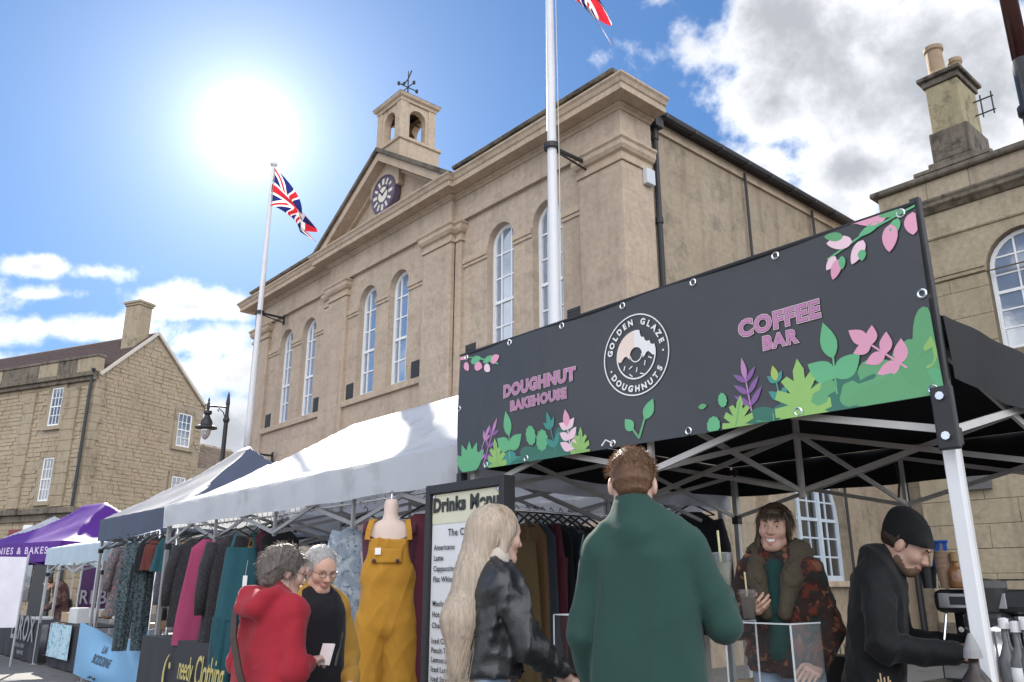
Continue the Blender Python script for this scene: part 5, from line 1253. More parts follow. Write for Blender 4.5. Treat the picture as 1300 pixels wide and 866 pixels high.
# bib front and back panels follow the chest
def chest_panel(a0, a1, z0, z1, off, n=14, curve=None):
    rows = []
    for j in range(9):
        z = z0 + (z1 - z0) * j / 8; ww = .19 - .02 * abs(z - 1.62) / .2; dd = .122 - .03 * max(0, (z - 1.5)) / .25
        rows.append([((dd + off) * math.cos(R_(a0 + (a1 - a0) * i / n)), (ww + off) * math.sin(R_(a0 + (a1 - a0) * i / n)), z) for i in range(n + 1)])
    return rows
t = MB(); t.sheet(chest_panel(-34, 30, 1.50, 1.595, .0165)); t.build('bib_pocket', C_mus2, dg, smooth=True, local=True, solid=.004)
for s_ in (-1, 1):
    t = MB(); pts = [(.115, s_ * .145, 1.655), (.10, s_ * .140, 1.72), (.055, s_ * .125, 1.79), (-.02, s_ * .115, 1.80), (-.08, s_ * .11, 1.74), (-.11, s_ * .11, 1.63)]
    for p, q in zip(pts[:-1], pts[1:]): t.bar(p, q, .036, .008, up=(1, 0, .3))
    t.build('shoulder_strap', C_mus2, dg, local=True)
    t = MB(); t.lathe([(.014, 0), (.014, .006), (.006, .01)], (.138, s_ * .080 - .01, 1.515), 12, 'x'); t.build('button', plain('dark_button', (.06, .02, .012), .35), dg, local=True)
t = MB(); t.add([(.146, -.085, 1.555), (.150, -.045, 1.555), (.150, -.045, 1.60), (.146, -.085, 1.60)], [(0, 1, 2, 3)]); t.build('brand_patch', PRW, dg, local=True)
tp_ = thing('top', 'plum scoop-neck jersey top under the mustard dungarees', 'top', (mp.x, mp.y, 0), R_(-38))
rows = []
for j in range(10):
    u = j / 9; row = []
    for k in range(49):
        an = 2 * math.pi * k / 48; fr = max(0, math.cos(an)); sd = abs(math.sin(an)); topz = 1.655 + .10 * sd ** 3 + .05 * max(0, -math.cos(an)); z = 1.44 + (topz - 1.44) * u
        ww = .172 + .022 * (1 - abs(z - 1.68) / .25); dd = .120 - .030 * max(0, (z - 1.5)) / .25; row.append(((dd) * math.cos(an), ww * math.sin(an), z))
    rows.append(row)
t = MB(); t.sheet(rows); t.build('jersey', C_plum, tp_, smooth=True, local=True, solid=.005)
for s_ in (-1, 1):
    t = MB(); t.tube([(.06, s_ * .165, 1.70), (.03, s_ * .165, 1.77), (-.03, s_ * .16, 1.765), (-.07, s_ * .165, 1.70)], .022, 8); t.build('strap', C_plum, tp_, local=True, smooth=True)
# ------------------------------------------------------------------ figures: smooth blended volumes turned into one skin
def V3(p): return np.array(p, dtype=float)
def d_rc(P, a, b, ra, rb):
    a = V3(a); b = V3(b); ab = b - a; L2 = max(1e-9, ab @ ab); t = np.clip(((P - a) @ ab) / L2, 0, 1)
    q = P - a - t[:, None] * ab; return np.sqrt((q * q).sum(1)) - (ra + (rb - ra) * t)
def d_el(P, c, r):
    q = (P - V3(c)) / V3(r); k0 = np.sqrt((q * q).sum(1)); q2 = q / V3(r); k1 = np.sqrt((q2 * q2).sum(1)) + 1e-9; return k0 * (k0 - 1) / k1
def smin(a, b, k):
    h = np.clip(.5 + .5 * (b - a) / k, 0, 1); return b * (1 - h) + a * h - k * h * (1 - h)
class Vol:
    def __init__(s): s.ops = []; s.disp = None
    def rc(s, a, b, ra, rb, k=.03, tag=0, sy=None, cy=0.0): s.ops.append(('rc', (a, b, ra, rb, sy, cy), k, tag)); return s
    def el(s, c, r, k=.03, tag=0): s.ops.append(('el', (c, r), k, tag)); return s
    def sub(s, c, r, k=.01): s.ops.append(('sub', (c, r), k, 0)); return s
    def cut(s, p, n): s.ops.append(('cut', (p, n), 0, 0)); return s
    def ev(s, P, tags=False):
        d = None; best = None; tg = None
        for (op, ar, k, t) in s.ops:
            if op == 'rc':
                a, b, ra, rb, sy, cy = ar; Q = P
                if sy: Q = P.copy(); Q[:, 1] = cy + (P[:, 1] - cy) / sy; a = (a[0], cy + (a[1] - cy) / sy, a[2]); b = (b[0], cy + (b[1] - cy) / sy, b[2])
                e = d_rc(Q, a, b, ra, rb)
                if sy: e = e * (sy if sy < 1 else 1.0) ** .5
            elif op == 'el': e = d_el(P, *ar)
            elif op == 'sub':
                e = d_el(P, *ar); d = -smin(-d, e, k); continue
            elif op == 'cut':
                d = np.maximum(d, (P - V3(ar[0])) @ V3(ar[1])); continue
            if tags:
                if best is None: best = e.copy(); tg = np.full(len(P), t)
                else: m = e < best; best[m] = e[m]; tg[m] = t
            d = e if d is None else smin(d, e, k)
        if s.disp is not None: d = d + s.disp(P)
        return (d, tg) if tags else d
    def bounds(s):
        lo = np.full(3, 1e9); hi = -lo
        for (op, ar, k, t) in s.ops:
            if op == 'rc':
                for p, r in ((ar[0], ar[2]), (ar[1], ar[3])): lo = np.minimum(lo, V3(p) - r); hi = np.maximum(hi, V3(p) + r)
            elif op == 'el': lo = np.minimum(lo, V3(ar[0]) - V3(ar[1])); hi = np.maximum(hi, V3(ar[0]) + V3(ar[1]))
        return lo - .03, hi + .03
    def mesh(s, h):
        lo, hi = s.bounds(); n = np.ceil((hi - lo) / h).astype(int) + 1
        gx, gy, gz = [lo[i] + h * np.arange(n[i]) for i in range(3)]
        G = np.stack(np.meshgrid(gx, gy, gz, indexing='ij'), -1).reshape(-1, 3)
        v = np.concatenate([s.ev(G[i:i + 400000]) for i in range(0, len(G), 400000)]).reshape(n)
        v[0] = v[-1] = 1; v[:, 0] = v[:, -1] = 1; v[:, :, 0] = v[:, :, -1] = 1
        ins = v < 0
        c8 = [(a, b, c) for a in (0, 1) for b in (0, 1) for c in (0, 1)]
        sl = lambda A, o: A[o[0]:n[0] - 1 + o[0], o[1]:n[1] - 1 + o[1], o[2]:n[2] - 1 + o[2]]
        cnt = sum(sl(ins, o).astype(int) for o in c8); act = (cnt > 0) & (cnt < 8); ids = np.full(act.shape, -1); I = np.argwhere(act); ids[act] = np.arange(len(I))
        acc = np.zeros((len(I), 3)); num = np.zeros(len(I))
        cv = {o: sl(v, o)[act] for o in c8}
        for o in c8:
            for ax in range(3):
                if o[ax]: continue
                o2 = list(o); o2[ax] = 1; o2 = tuple(o2); A, B = cv[o], cv[o2]; m = (A < 0) != (B < 0); t = np.where(m, A / np.where(m, A - B, 1), 0)
                p = np.tile(V3(o), (len(I), 1)); p[:, ax] += t; acc[m] += p[m]; num[m] += 1
        W = lo + h * (I + acc / np.maximum(num, 1)[:, None]); F = []
        for ax in range(3):
            u, w = [(1, 2), (2, 0), (0, 1)][ax]
            a = np.take(ins, range(n[ax] - 1), ax); b = np.take(ins, range(1, n[ax]), ax); E = np.argwhere(a != b)
            E = E[(E[:, u] > 0) & (E[:, w] > 0) & (E[:, u] < n[u] - 1) & (E[:, w] < n[w] - 1)]
            def cell(du, dw):
                q = E.copy(); q[:, u] += du; q[:, w] += dw; return ids[q[:, 0], q[:, 1], q[:, 2]]
            Q = np.stack([cell(-1, -1), cell(0, -1), cell(0, 0), cell(-1, 0)], 1); fl = a[E[:, 0], E[:, 1], E[:, 2]]
            Q[~fl] = Q[~fl][:, ::-1]; F.append(Q)
        F = np.concatenate(F); F = F[(F >= 0).all(1)]
        # a light relax evens out the grid
        for _ in range(2):
            S_ = np.zeros_like(W); C_ = np.zeros(len(W))
            for i in range(4):
                np.add.at(S_, F[:, i], W[F[:, (i + 1) % 4]]); np.add.at(C_, F[:, i], 1)
                np.add.at(S_, F[:, i], W[F[:, (i + 3) % 4]]); np.add.at(C_, F[:, i], 1)
            W = W * .5 + .5 * S_ / np.maximum(C_, 1)[:, None]
        _, tg = s.ev(W, True)
        return W, F, tg
def link_np(name, parts, mats, parent):
    """parts = list of (verts, faces, tags); all become one mesh"""
    Vs, Fs, Ts = [], [], []; n = 0
    for (W, F, tg) in parts: Vs.append(W); Fs.append(F + n); Ts.append(np.asarray(tg)[F[:, 0]]); n += len(W)
    W = np.concatenate(Vs); F = np.concatenate(Fs); T = np.concatenate(Ts)
    me = bpy.data.meshes.new(name); me.vertices.add(len(W)); me.vertices.foreach_set('co', W.ravel()); k = F.shape[1]
    me.loops.add(F.size); me.loops.foreach_set('vertex_index', F.ravel().astype(np.int32)); me.polygons.add(len(F))
    me.polygons.foreach_set('loop_start', np.arange(0, F.size, k, dtype=np.int32)); me.polygons.foreach_set('material_index', T.astype(np.int32)); me.polygons.foreach_set('use_smooth', np.ones(len(F), dtype=bool))
    me.update(); me.validate()
    for m in mats: me.materials.append(m)
    return add(name, me, parent)
def folds(amp, seed=0, vert=.45, fr=26.0, o2=.45):
    """soft ridged creases"""
    rg = np.random.RandomState(seed); K = rg.normal(size=(5, 3)) * np.array([1, 1, vert]) * fr * .62; ph = rg.uniform(0, 6.28, 5); K2 = rg.normal(size=(5, 3)) * 6
    def f(P):
        d = 0
        for i in range(5):
            w = np.sin(P @ K[i] + ph[i] + 2.0 * np.sin(P @ K2[i] + ph[i] * 2)); gate = .5 + .5 * np.sin(P @ K2[(i + 2) % 5] * .8 + ph[i]); d = d - ((1 - np.abs(w)) ** 2.2) * gate * (1.6 if i < 3 else .8)
        for i in range(3):
            w = np.sin(P @ K[i][[1, 2, 0]] * 2.1 + ph[i] + 1.5 * np.sin(P @ K2[(i + 1) % 5] * 2)); d = d - ((1 - np.abs(w)) ** 2) * o2
        return amp * (d + 1.1)
    return f
def frame_from(y, z):
    y = Vector(y).normalized(); x = y.cross(Vector(z)).normalized(); z = x.cross(y); return np.array([list(x), list(y), list(z)]).T   # columns
def rotm(yaw=0, pitch=0, roll=0):
    return np.array(Matrix.Rotation(yaw, 3, 'Z') @ Matrix.Rotation(-pitch, 3, 'X') @ Matrix.Rotation(roll, 3, 'Y'))
SKIN = plain('skin', (.52, .32, .24), .5, .08, 14, .15, 300, obj=True, bdist=.001); SKIN2 = plain('pale_skin', (.58, .38, .30), .5, .08, 14, .15, 300, obj=True, bdist=.001)
for m_ in (SKIN, SKIN2):
    b_ = m_.node_tree.nodes['Principled BSDF']; b_.inputs['Subsurface Weight'].default_value = .12; b_.inputs['Subsurface Radius'].default_value = (.012, .005, .003); b_.inputs['Subsurface Scale'].default_value = 1.0
LIP = plain('lips', (.44, .22, .18), .4, .08); TEETH = plain('teeth', (.78, .75, .68), .3, .03); EYEW = plain('eye_white', (.50, .48, .45), .2, .02); IRIS = plain('iris', (.03, .025, .02), .15, .1); BEARD = plain('stubble', (.14, .085, .055), .8, .3, 60)
def head_vol(s=1.0, female=True, smile=False, beard=False, ears=True):
    v = Vol(); jw = .047 if female else .057
    v.el((0, -.018 * s, .028 * s), (.074 * s, .094 * s, .090 * s), .02)
    v.el((0, .026 * s, -.040 * s), (jw * s * 1.06, .062 * s, .076 * s), .035, 0)
    v.el((0, .055 * s, .030 * s), (.056 * s, .034 * s, .045 * s), .03)
    v.rc((-.022 * s, .062 * s, -.096 * s), (.022 * s, .062 * s, -.096 * s), .019 * s, .019 * s, .02, 2 if beard else 0)
    for q in (-1, 1):
        v.el((q * .040 * s, .058 * s, -.026 * s), (.026 * s, .026 * s, .026 * s), .025)
        v.rc((q * .045 * s, .01 * s, -.075 * s), (q * .015 * s, .055 * s, -.100 * s), .020 * s, .02 * s, .03, 2 if beard else 0)
        v.rc((q * .012 * s, .083 * s, .021 * s), (q * .044 * s, .070 * s, .022 * s), .009 * s, .007 * s, .014)
        if ears: v.el((q * .077 * s, -.010 * s, -.008 * s), (.011 * s, .021 * s, .033 * s), .008)
    v.rc((0, .084 * s, .006 * s), (0, .106 * s, -.030 * s), .009 * s, .0135 * s, .012)
    for q in (-1, 1): v.el((q * .0115 * s, .094 * s, -.034 * s), (.0095 * s, .011 * s, .009 * s), .006)
    for q in (-1, 1): v.sub((q * .031 * s, .092 * s, .002 * s), (.017 * s, .014 * s, .0115 * s), .012)
    mw = .026 if smile else .021; my = -.062 if smile else -.060
    if smile:
        v.rc((-mw * s, .080 * s, (my + .006) * s), (0, .094 * s, my * s), .004 * s, .006 * s, .006, 1); v.rc((mw * s, .080 * s, (my + .006) * s), (0, .094 * s, my * s), .004 * s, .006 * s, .006, 1)
        v.rc((-mw * s * .85, .080 * s, (my - .006) * s), (0, .090 * s, (my - .026) * s), .004 * s, .006 * s, .005, 1); v.rc((mw * s * .85, .080 * s, (my - .006) * s), (0, .090 * s, (my - .026) * s), .004 * s, .006 * s, .005, 1)
    else:
        v.rc((-mw * s, .083 * s, my * s), (mw * s, .083 * s, my * s), .0055 * s, .0055 * s, .01, 1); v.el((0, .088 * s, (my + .001) * s), (.018 * s, .009 * s, .0055 * s), .008, 1); v.el((0, .086 * s, (my - .011) * s), (.016 * s, .009 * s, .006 * s), .008, 1)
    if beard: v.el((0, .075 * s, -.082 * s), (.034 * s, .022 * s, .026 * s), .02, 2)
    v.rc((0, -.022 * s, -.06 * s), (0, -.040 * s, -.155 * s), (.049 if female else .057) * s, (.046 if female else .054) * s, .03)
    return v
def head_extras(par, M, c, s, smile=False, brow=(.06, .04, .025), glasses=False, lid=.62):
    """eyes, brows, teeth and spectacles, children of the body mesh"""
    def W(p): return M @ V3(p) * 1.0 + c
    for q in (-1, 1):
        t = MB(); t.lathe([(.002 * s, -.0115 * s), (.009 * s, -.007 * s), (.0115 * s, 0), (.009 * s, .007 * s), (.0055 * s, .0102 * s)], (0, 0, 0), 12, 'y'); t.v = [tuple(W((x * .95 + q * .031 * s, -y + .0700 * s, z * lid + .001 * s))) for (x, y, z) in t.v]; e = t.build('eye', EYEW, par, local=True, smooth=True)
        t = MB(); t.lathe([(.0055 * s, .0104 * s), (.004 * s, .0114 * s), (.0005 * s, .0118 * s)], (0, 0, 0), 10, 'y'); t.v = [tuple(W((x * 1.1 + q * .031 * s, -y + .0702 * s, z * lid * 1.25 + .001 * s))) for (x, y, z) in t.v]; t.build('iris', IRIS, e, local=True, smooth=True)
        t = MB(); t.tube([W((q * .014 * s, .0945 * s, .020 * s)), W((q * .030 * s, .0905 * s, .027 * s)), W((q * .047 * s, .0775 * s, .022 * s))], [.0030 * s, .0038 * s, .0018 * s], 6); t.build('eyebrow', plain('brow_%d' % int(brow[0] * 1000), brow, .8, .2, 80), par, local=True)
    if smile:
        t = MB(); rows = []
        for j in range(4):
            zz = -.066 - .004 * j; row = []
            for i in range(13):
                u = -1 + i / 6; row.append(tuple(W((u * .020 * s, (.0985 - .014 * u * u) * s, (zz + .0065 * u * u - .0) * s))))
            rows.append(row)
        t.sheet(rows); t.build('teeth', TEETH, par, local=True, smooth=True)
    if glasses:
        t = MB()
        for q in (-1, 1):
            t.tube([W((q * .033 * s + .019 * s * math.cos(k * math.pi / 8), .104 * s - abs(q * .033 + .019 * math.cos(k * math.pi / 8)) * .15 * s, .000 * s + .015 * s * math.sin(k * math.pi / 8))) for k in range(17)], .0016 * s, 5, cap=False)
            t.tube([W((q * .052 * s, .096 * s, .004 * s)), W((q * .076 * s, .05 * s, .006 * s)), W((q * .080 * s, -.01 * s, .004 * s))], .0016 * s, 5)
        t.tube([W((-.014 * s, .104 * s, .004 * s)), W((.014 * s, .104 * s, .004 * s))], .0016 * s, 5); t.build('spectacles', plain('spectacle_frame', (.05, .02, .02), .3), par, local=True)
def xf(mesh, M, c):
    W, F, t = mesh; return (W @ M.T + c, F, t)
def hand_vol(wrist, fdir, back, curl=.6, side=1, s=1.0, spread=.0, thumb=.5):
    """five fingers; side=+1 puts the thumb on local +x"""
    M = frame_from(fdir, back); w = V3(wrist); T = lambda p: tuple(M @ (V3(p) * s) + w); v = Vol()
    for x0, x1, r in ((-.018, -.030, .0125), (-.006, -.010, .0135), (.006, .010, .0135), (.018, .028, .0125)): v.rc(T((x0 * side, .0, 0)), T((x1 * side, .078, 0)), .0145 * s, r * s, .012)
    for i, (x, L, r) in enumerate(((.030, .95, .0088), (.010, 1.08, .0090), (-.010, 1.0, .0086), (-.029, .78, .0076))):
        p = np.array([x * side, .082 - .006 * abs(i - 1), 0]); a = curl * .55 + .06 * i; ang = 0; pr = r
        for j, sl_ in enumerate((.044, .028, .022)):
            ang += a * (1.0 if j else .8); q = p + sl_ * L * np.array([spread * (1.5 - i) * .25 * side, math.cos(ang), -math.sin(ang)]); v.rc(T(p), T(q), pr * s, pr * .92 * s, .004); p = q; pr *= .92
    p = np.array([.024 * side, .018, -.004]); q = p + np.array([.026 * side, .026, -.014 - .012 * thumb]); r_ = q + np.array([.006 * side * (1 - thumb), .030, -.012 - .012 * thumb]); e = r_ + np.array([-.004 * side, .022, -.006 - .006 * thumb])
    v.rc(T(p), T(q), .0135 * s, .0115 * s, .01); v.rc(T(q), T(r_), .0108 * s, .0095 * s, .006); v.rc(T(r_), T(e), .0095 * s, .0078 * s, .005)
    v.rc(T((0, -.05, 0)), T((0, .01, 0)), .024 * s, .022 * s, .02)
    return v
def strands(name, paths, w, mat, parent, jitter=0.0):
    """hair as thin tapering ribbons: paths is (n, m, 3)"""
    P = np.asarray(paths); n, m, _ = P.shape; T_ = np.gradient(P, axis=1); T_ /= np.linalg.norm(T_, axis=2, keepdims=True) + 1e-9
    rd = np.random.RandomState(5).normal(size=(n, 1, 3)); S_ = np.cross(T_, rd); S_ /= np.linalg.norm(S_, axis=2, keepdims=True) + 1e-9
    ww = (w * (1 - .75 * np.linspace(0, 1, m) ** 2))[None, :, None]; A = P - S_ * ww / 2; B = P + S_ * ww / 2
    W = np.stack([A, B], 2).reshape(-1, 3); base = (np.arange(n) * m * 2)[:, None] + (np.arange(m - 1) * 2)[None, :]
    F = np.stack([base, base + 1, base + 3, base + 2], -1).reshape(-1, 4); return link_np(name, [(W, F, np.zeros(len(W)))], [mat], parent)
def hair_mat(name, col, trans=.25, var=.35):
    if name in MATS: return MATS[name]
    m, nt, b = newmat(name); P = OBJC(nt); mp = N(nt, 'ShaderNodeMapping'); nt.links.new(P, mp.inputs[0]); mp.inputs['Scale'].default_value = (1, 1, .06)
    c = MIXC(nt, RAMP(nt, NOISE(nt, mp.outputs[0], 130, 3, .6), [(.3, 0), (.7, 1)]), tuple(x * (1 - var) for x in col), tuple(min(1, x * (1 + var)) for x in col)); nt.links.new(c, b.inputs[0]); b.inputs['Roughness'].default_value = .45; b.inputs['Specular IOR Level'].default_value = .4
    BUMP(nt, b, NOISE(nt, mp.outputs[0], 300, 2), .6, .004)
    tr = N(nt, 'ShaderNodeBsdfTranslucent'); nt.links.new(c, tr.inputs[0]); mx = N(nt, 'ShaderNodeMixShader'); mx.inputs[0].default_value = trans
    nt.links.new(b.outputs[0], mx.inputs[1]); nt.links.new(tr.outputs[0], mx.inputs[2]); nt.links.new(mx.outputs[0], nt.nodes['Material Output'].inputs[0]); MATS[name] = m; return m
def scalp_strands(c, M, s, n, L, spread, cond, rg, lift=.4, down=.5, inflate=.008):
    """short strands growing from the scalp where cond(dir) holds"""
    out = []
    while len(out) < n:
        d = rg.normal(size=3); d /= np.linalg.norm(d)
        if not cond(d): continue
        r = np.array([.074, .094, .090]) * s + inflate; p0 = V3((0, -.018 * s, .028 * s)) + d * r; t = np.array([0, -.3, -down]); t = t - d * (t @ d); t = t / (np.linalg.norm(t) + 1e-6) * (1 - lift) + d * lift + rg.normal(size=3) * spread
        t /= np.linalg.norm(t); l = L * rg.uniform(.6, 1.2); pts = [p0 - d * .006 + t * l * u + np.array([0, 0, -.25 * l * u * u]) for u in np.linspace(0, 1, 5)]; out.append(pts)
    P = np.array(out); return P @ M.T + c
def torso_prims(v, H, sx, dp, z0, z1, lean=(0, 0), grow=0.0, belly=0.0):
    """chest and waist as three blended columns; lean = forward shift at the shoulders"""
    def at(z): t = (z - .53 * H) / (.29 * H); return lean[1] * max(0, t)
    for x in (-1, 0, 1):
        v.rc((x * sx * .42, at(z0) + belly * .3, z0), (x * sx * .60, at(z1), z1), dp * 1.02 + grow, dp * .95 + grow, .05, 0)
    return at
def person(label, loc, heading, H=1.72, sx=.19, dp=.105, mats=None, head=None, arms=None, top=None, legs=None, lean=0.0, skin=None, name='person', stance=.09, res=.011):
    """builds body, clothing and shoes; returns the empty, the body mesh and the head frame"""
    P_ = thing(name, label, 'person', loc, heading - math.pi / 2); k = H / 1.75
    sz = .818 * H; hz_ = .53 * H; sh = [np.array([q * sx, lean, sz - .028]) for q in (-1, 1)]
    hd = dict(yaw=0, pitch=0, roll=0, s=k, female=True, smile=False, beard=False, dy=.03, dz=0); hd.update(head or {})
    M = rotm(hd['yaw'], hd['pitch'], hd['roll']); c = np.array([hd.get('dx', 0), lean * 1.25 + hd['dy'], .925 * H + hd['dz']]); s = hd['s']
    parts = []
    hv = head_vol(s, hd['female'], hd['smile'], hd['beard']); parts.append(xf(hv.mesh(.0042), M, c))
    body = Vol()
    nb_ = M @ V3((0, -.045 * s, -.15 * s)) + c
    body.rc(tuple(nb_), (0, lean * .8, .80 * H), .048 * k, .055 * k, .03)
    torso_prims(body, H, sx * .9, dp * .82, .56 * H, .77 * H, (0, lean))
    body.rc((-sx * .8, lean, sz - .01), (sx * .8, lean, sz - .01), .05, .05, .05)
    hands = []
    for i, (el, wr, hnd) in enumerate(arms):
        body.rc(tuple(sh[i]), el, .046 * k, .038 * k, .03); body.rc(el, wr, .038 * k, .026 * k, .02)
        if hnd: hands.append(hand_vol(wr, hnd[0], hnd[1], hnd[2], hnd[3], k * .98, thumb=hnd[4] if len(hnd) > 4 else .5))
    for q in (-1, 1):
        body.rc((q * .085 * k, 0, hz_), (q * stance, .01, .285 * H), .075 * k, .050 * k, .03); body.rc((q * stance, .01, .285 * H), (q * stance, -.02, .05), .048 * k, .034 * k, .02)
    parts.append(body.mesh(.014)); 
    for h_ in hands: parts.append(h_.mesh(.0036))
    bo = link_np('body', parts, [skin or SKIN, LIP, BEARD], P_)
    head_extras(bo, M, c, s, hd['smile'], hd.get('brow', (.06, .04, .025)), hd.get('glasses', False), hd.get('lid', .62))
    # trousers or skirt
    L_ = dict(bulk=.016, mat=None, hem=.06); L_.update(legs or {})
    tv = Vol()
    for q in (-1, 1):
        tv.rc((q * .085 * k, 0, hz_ + .03), (q * stance, .012, .285 * H), (.074 + L_['bulk'] * .7) * k, (.056 + L_['bulk']) * k, .03); tv.rc((q * stance, .012, .285 * H), (q * stance, -.015, L_['hem'] + .02), (.056 + L_['bulk']) * k, (.048 + L_['bulk']) * k, .03)
    tv.rc((-sx * .36, 0, hz_ + .05), (sx * .36, 0, hz_ + .05), dp * .80, dp * .80, .05); tv.rc((-sx * .34, 0, hz_ + .13), (sx * .34, 0, hz_ + .13), dp * .74, dp * .74, .05)
    tv.cut((0, 0, L_['hem']), (0, 0, -1)); tv.disp = folds(.006, 3, .5, 30)
    link_np('trousers', [tv.mesh(.013)], [L_['mat']], P_)
    sv = Vol()
    for q in (-1, 1): sv.rc((q * stance, -.05, .045), (q * (stance + .02), .14, .035), .045, .036, .02); sv.rc((q * stance, -.03, .05), (q * stance, -.02, .12), .045, .042, .02)
    sv.cut((0, 0, .004), (0, 0, -1)); link_np('shoes', [sv.mesh(.012)], [BLACK_PLASTIC], P_)
    # upper garment
    T_ = dict(bulk=.022, hem=.50 * H, mat=None, collar=.0, flare=0.0, sleeve=.02, fold=.006, seed=1, cuff=1.0, extra=None, fr=24.0); T_.update(top or {})
    jv = Vol(); zhem = T_['hem']; g_ = T_['bulk']
    zt_ = .775 * H
    for x in (-1, 0, 1): jv.rc((x * sx * (.42 + T_['flare']), lean * max(0, (zhem - .53 * H) / (.29 * H)) * 1.0, zhem - .04), (x * sx * .50, lean * .85, zt_), dp * .88 + g_ + T_['flare'] * .06, dp * .80 + g_, .05)
    jv.rc((-sx * .80, lean, sz - .035), (sx * .80, lean, sz - .035), .046 + g_ * .5, .046 + g_ * .5, .045)
    for q in (-1, 1): jv.rc((q * .040 * k, lean * 1.05, sz + .062 * k), (q * sx * .88, lean, sz - .022), .046 + g_ * .45, .046 + g_ * .45, .06)
    for i, (el, wr, hnd) in enumerate(arms):
        wr_ = V3(el) + (V3(wr) - V3(el)) * T_['cuff']
        jv.rc(tuple(sh[i] * np.array([.93, 1, 1])), el, .054 * k + T_['sleeve'] * .6, .042 * k + T_['sleeve'], .008); jv.rc(el, tuple(wr_), .042 * k + T_['sleeve'], .030 * k + T_['sleeve'] * .7, .012)
    if T_['collar']: jv.rc(tuple(nb_ * np.array([1, 1, 1]) + np.array([0, -.005, -.035])), tuple(M @ V3((0, -.035 * s, -.10 * s)) + c + np.array([0, 0, T_['collar'] - .05])), .076 * k, .069 * k, .03)
    if T_['extra']: T_['extra'](jv)
    jv.cut((0, 0, zhem), (0, 0, -1)); jv.disp = folds(T_['fold'], T_['seed'], T_.get('vert', .5), T_['fr'], T_.get('o2', .4))
    go = link_np(T_.get('name', 'jacket'), [jv.mesh(res)], [T_['mat']], P_)
    return P_, bo, M, c, s
def dirx(a): return np.array([math.cos(a), math.sin(a)])

# ---- man in green fleece, back to the camera
FLEECE = cloth('green_fleece', (.022, .058, .047), wr=.30, weave=140, sheen=.10, rough=.95, var=.2); JEANS = cloth('dark_jeans', (.03, .04, .06)); PALEJ = cloth('pale_jeans', (.24, .32, .42), pattern=[(9, (.34, .42, .50), .5, .65)])
pg = atD(815, 700, 2.9)
gm, bo, M, c, s = person('man in dark green fleece with short sandy hair, back to the camera', (pg.x, pg.y, 0), R_(119), 1.835, .166, .095, skin=SKIN2,
    head=dict(female=False, yaw=R_(10), pitch=R_(10), dy=.035, dx=-.035, s=1.0), arms=[((-.213, -.01, 1.19), (-.20, .14, .98), None), ((.250, .04, 1.225), (.235, .28, 1.315), ((-.15, .9, .35), (.75, .2, .2), .95, -1, .9))],
    legs=dict(mat=JEANS, bulk=.02), top=dict(mat=FLEECE, name='fleece', bulk=.026, hem=.80, collar=.055, sleeve=.017, fold=.008, seed=5, flare=.12, fr=14, vert=.22, o2=.12, cuff=.98), lean=.02, res=.010)
SANDY = hair_mat('sandy_brown_hair', (.16, .085, .045), .3)
hv = Vol(); hv.el((0, -.024, .042), (.0805, .098, .088), .02); hv.el((0, -.06, -.01), (.066, .05, .06), .03); hv.cut((0, .062, .03), (0, .9, -.45)); hv.cut((0, -.02, -.058), (0, .12, -1)); hv.disp = folds(.004, 9, 1, 120)
link_np('hair', [xf(hv.mesh(.005), M, c)], [SANDY], gm)
rg = np.random.RandomState(2); P = scalp_strands(c, M, 1.0, 1500, .028, .5, lambda d: d[2] > .15 and d[1] < .75, rg, .75, .3, .010); P2 = scalp_strands(c, M, 1.0, 700, .012, .2, lambda d: d[2] > -.75 and d[2] < .25 and d[1] < .25, rg, .35, 1, .007)
strands('hair_tufts', P, .0022, SANDY, gm); strands('hair_tufts', P2, .0018, SANDY, gm)
# shoulder seam piping
t = MB(); t.tube([(-.190, -.052, 1.52), (-.196, -.078, 1.46), (-.192, -.092, 1.38)], .003, 5); t.build('seam', FLEECE, gm, local=True)

# ---- young woman with long blonde hair, turned to the right
pb = atD(617, 700, 3.55)
LEATH = cloth('black_leather', (.016, .017, .019), wr=.9, weave=120, sheen=0, rough=.36, var=.25); MATS['black_leather'].node_tree.nodes['Principled BSDF'].inputs['Specular IOR Level'].default_value = .6
bw_, bo, M, c, s = person('young woman with very long blonde hair and cropped black leather jacket', (pb.x, pb.y, 0), R_(72), 1.685, .158, .092, skin=SKIN2,
    head=dict(yaw=R_(6), pitch=R_(6), dy=.035, s=.96), arms=[((-.215, .06, 1.13), (-.10, .26, 1.08), None), ((.235, .10, 1.12), (.12, .33, .98), ((-.1, .9, -.2), (.5, 0, .8), .7, -1))],
    legs=dict(mat=PALEJ, bulk=.022), top=dict(mat=LEATH, bulk=.034, hem=1.00, collar=.03, sleeve=.028, fold=.013, seed=7, flare=.02, fr=24), lean=.02, res=.0105)
BLONDE = hair_mat('blonde_hair', (.64, .53, .42), .4, .22)
hv = Vol(); hv.el((0, -.026, .036), (.083, .100, .094), .02); hv.rc((.0, -.075, .02), (.0, -.105, -.16), .075, .082, .05); hv.rc((.0, -.105, -.16), (.0, -.165, -.34), .08, .085, .05); hv.rc((0, -.165, -.34), (0, -.17, -.52), .080, .052, .05)
for q in (-1, 1): hv.rc((q * .066, .012, .02), (q * .075, -.045, -.13), .024, .03, .03)
hv.cut((0, .05, 0), (0, 1, .35)); hv.disp = folds(.003, 3, .12, 75)
HM = rotm(R_(4)); hairo = link_np('hair', [xf(hv.mesh(.007), HM, c)], [BLONDE], bw_)
rg = np.random.RandomState(4); paths = []
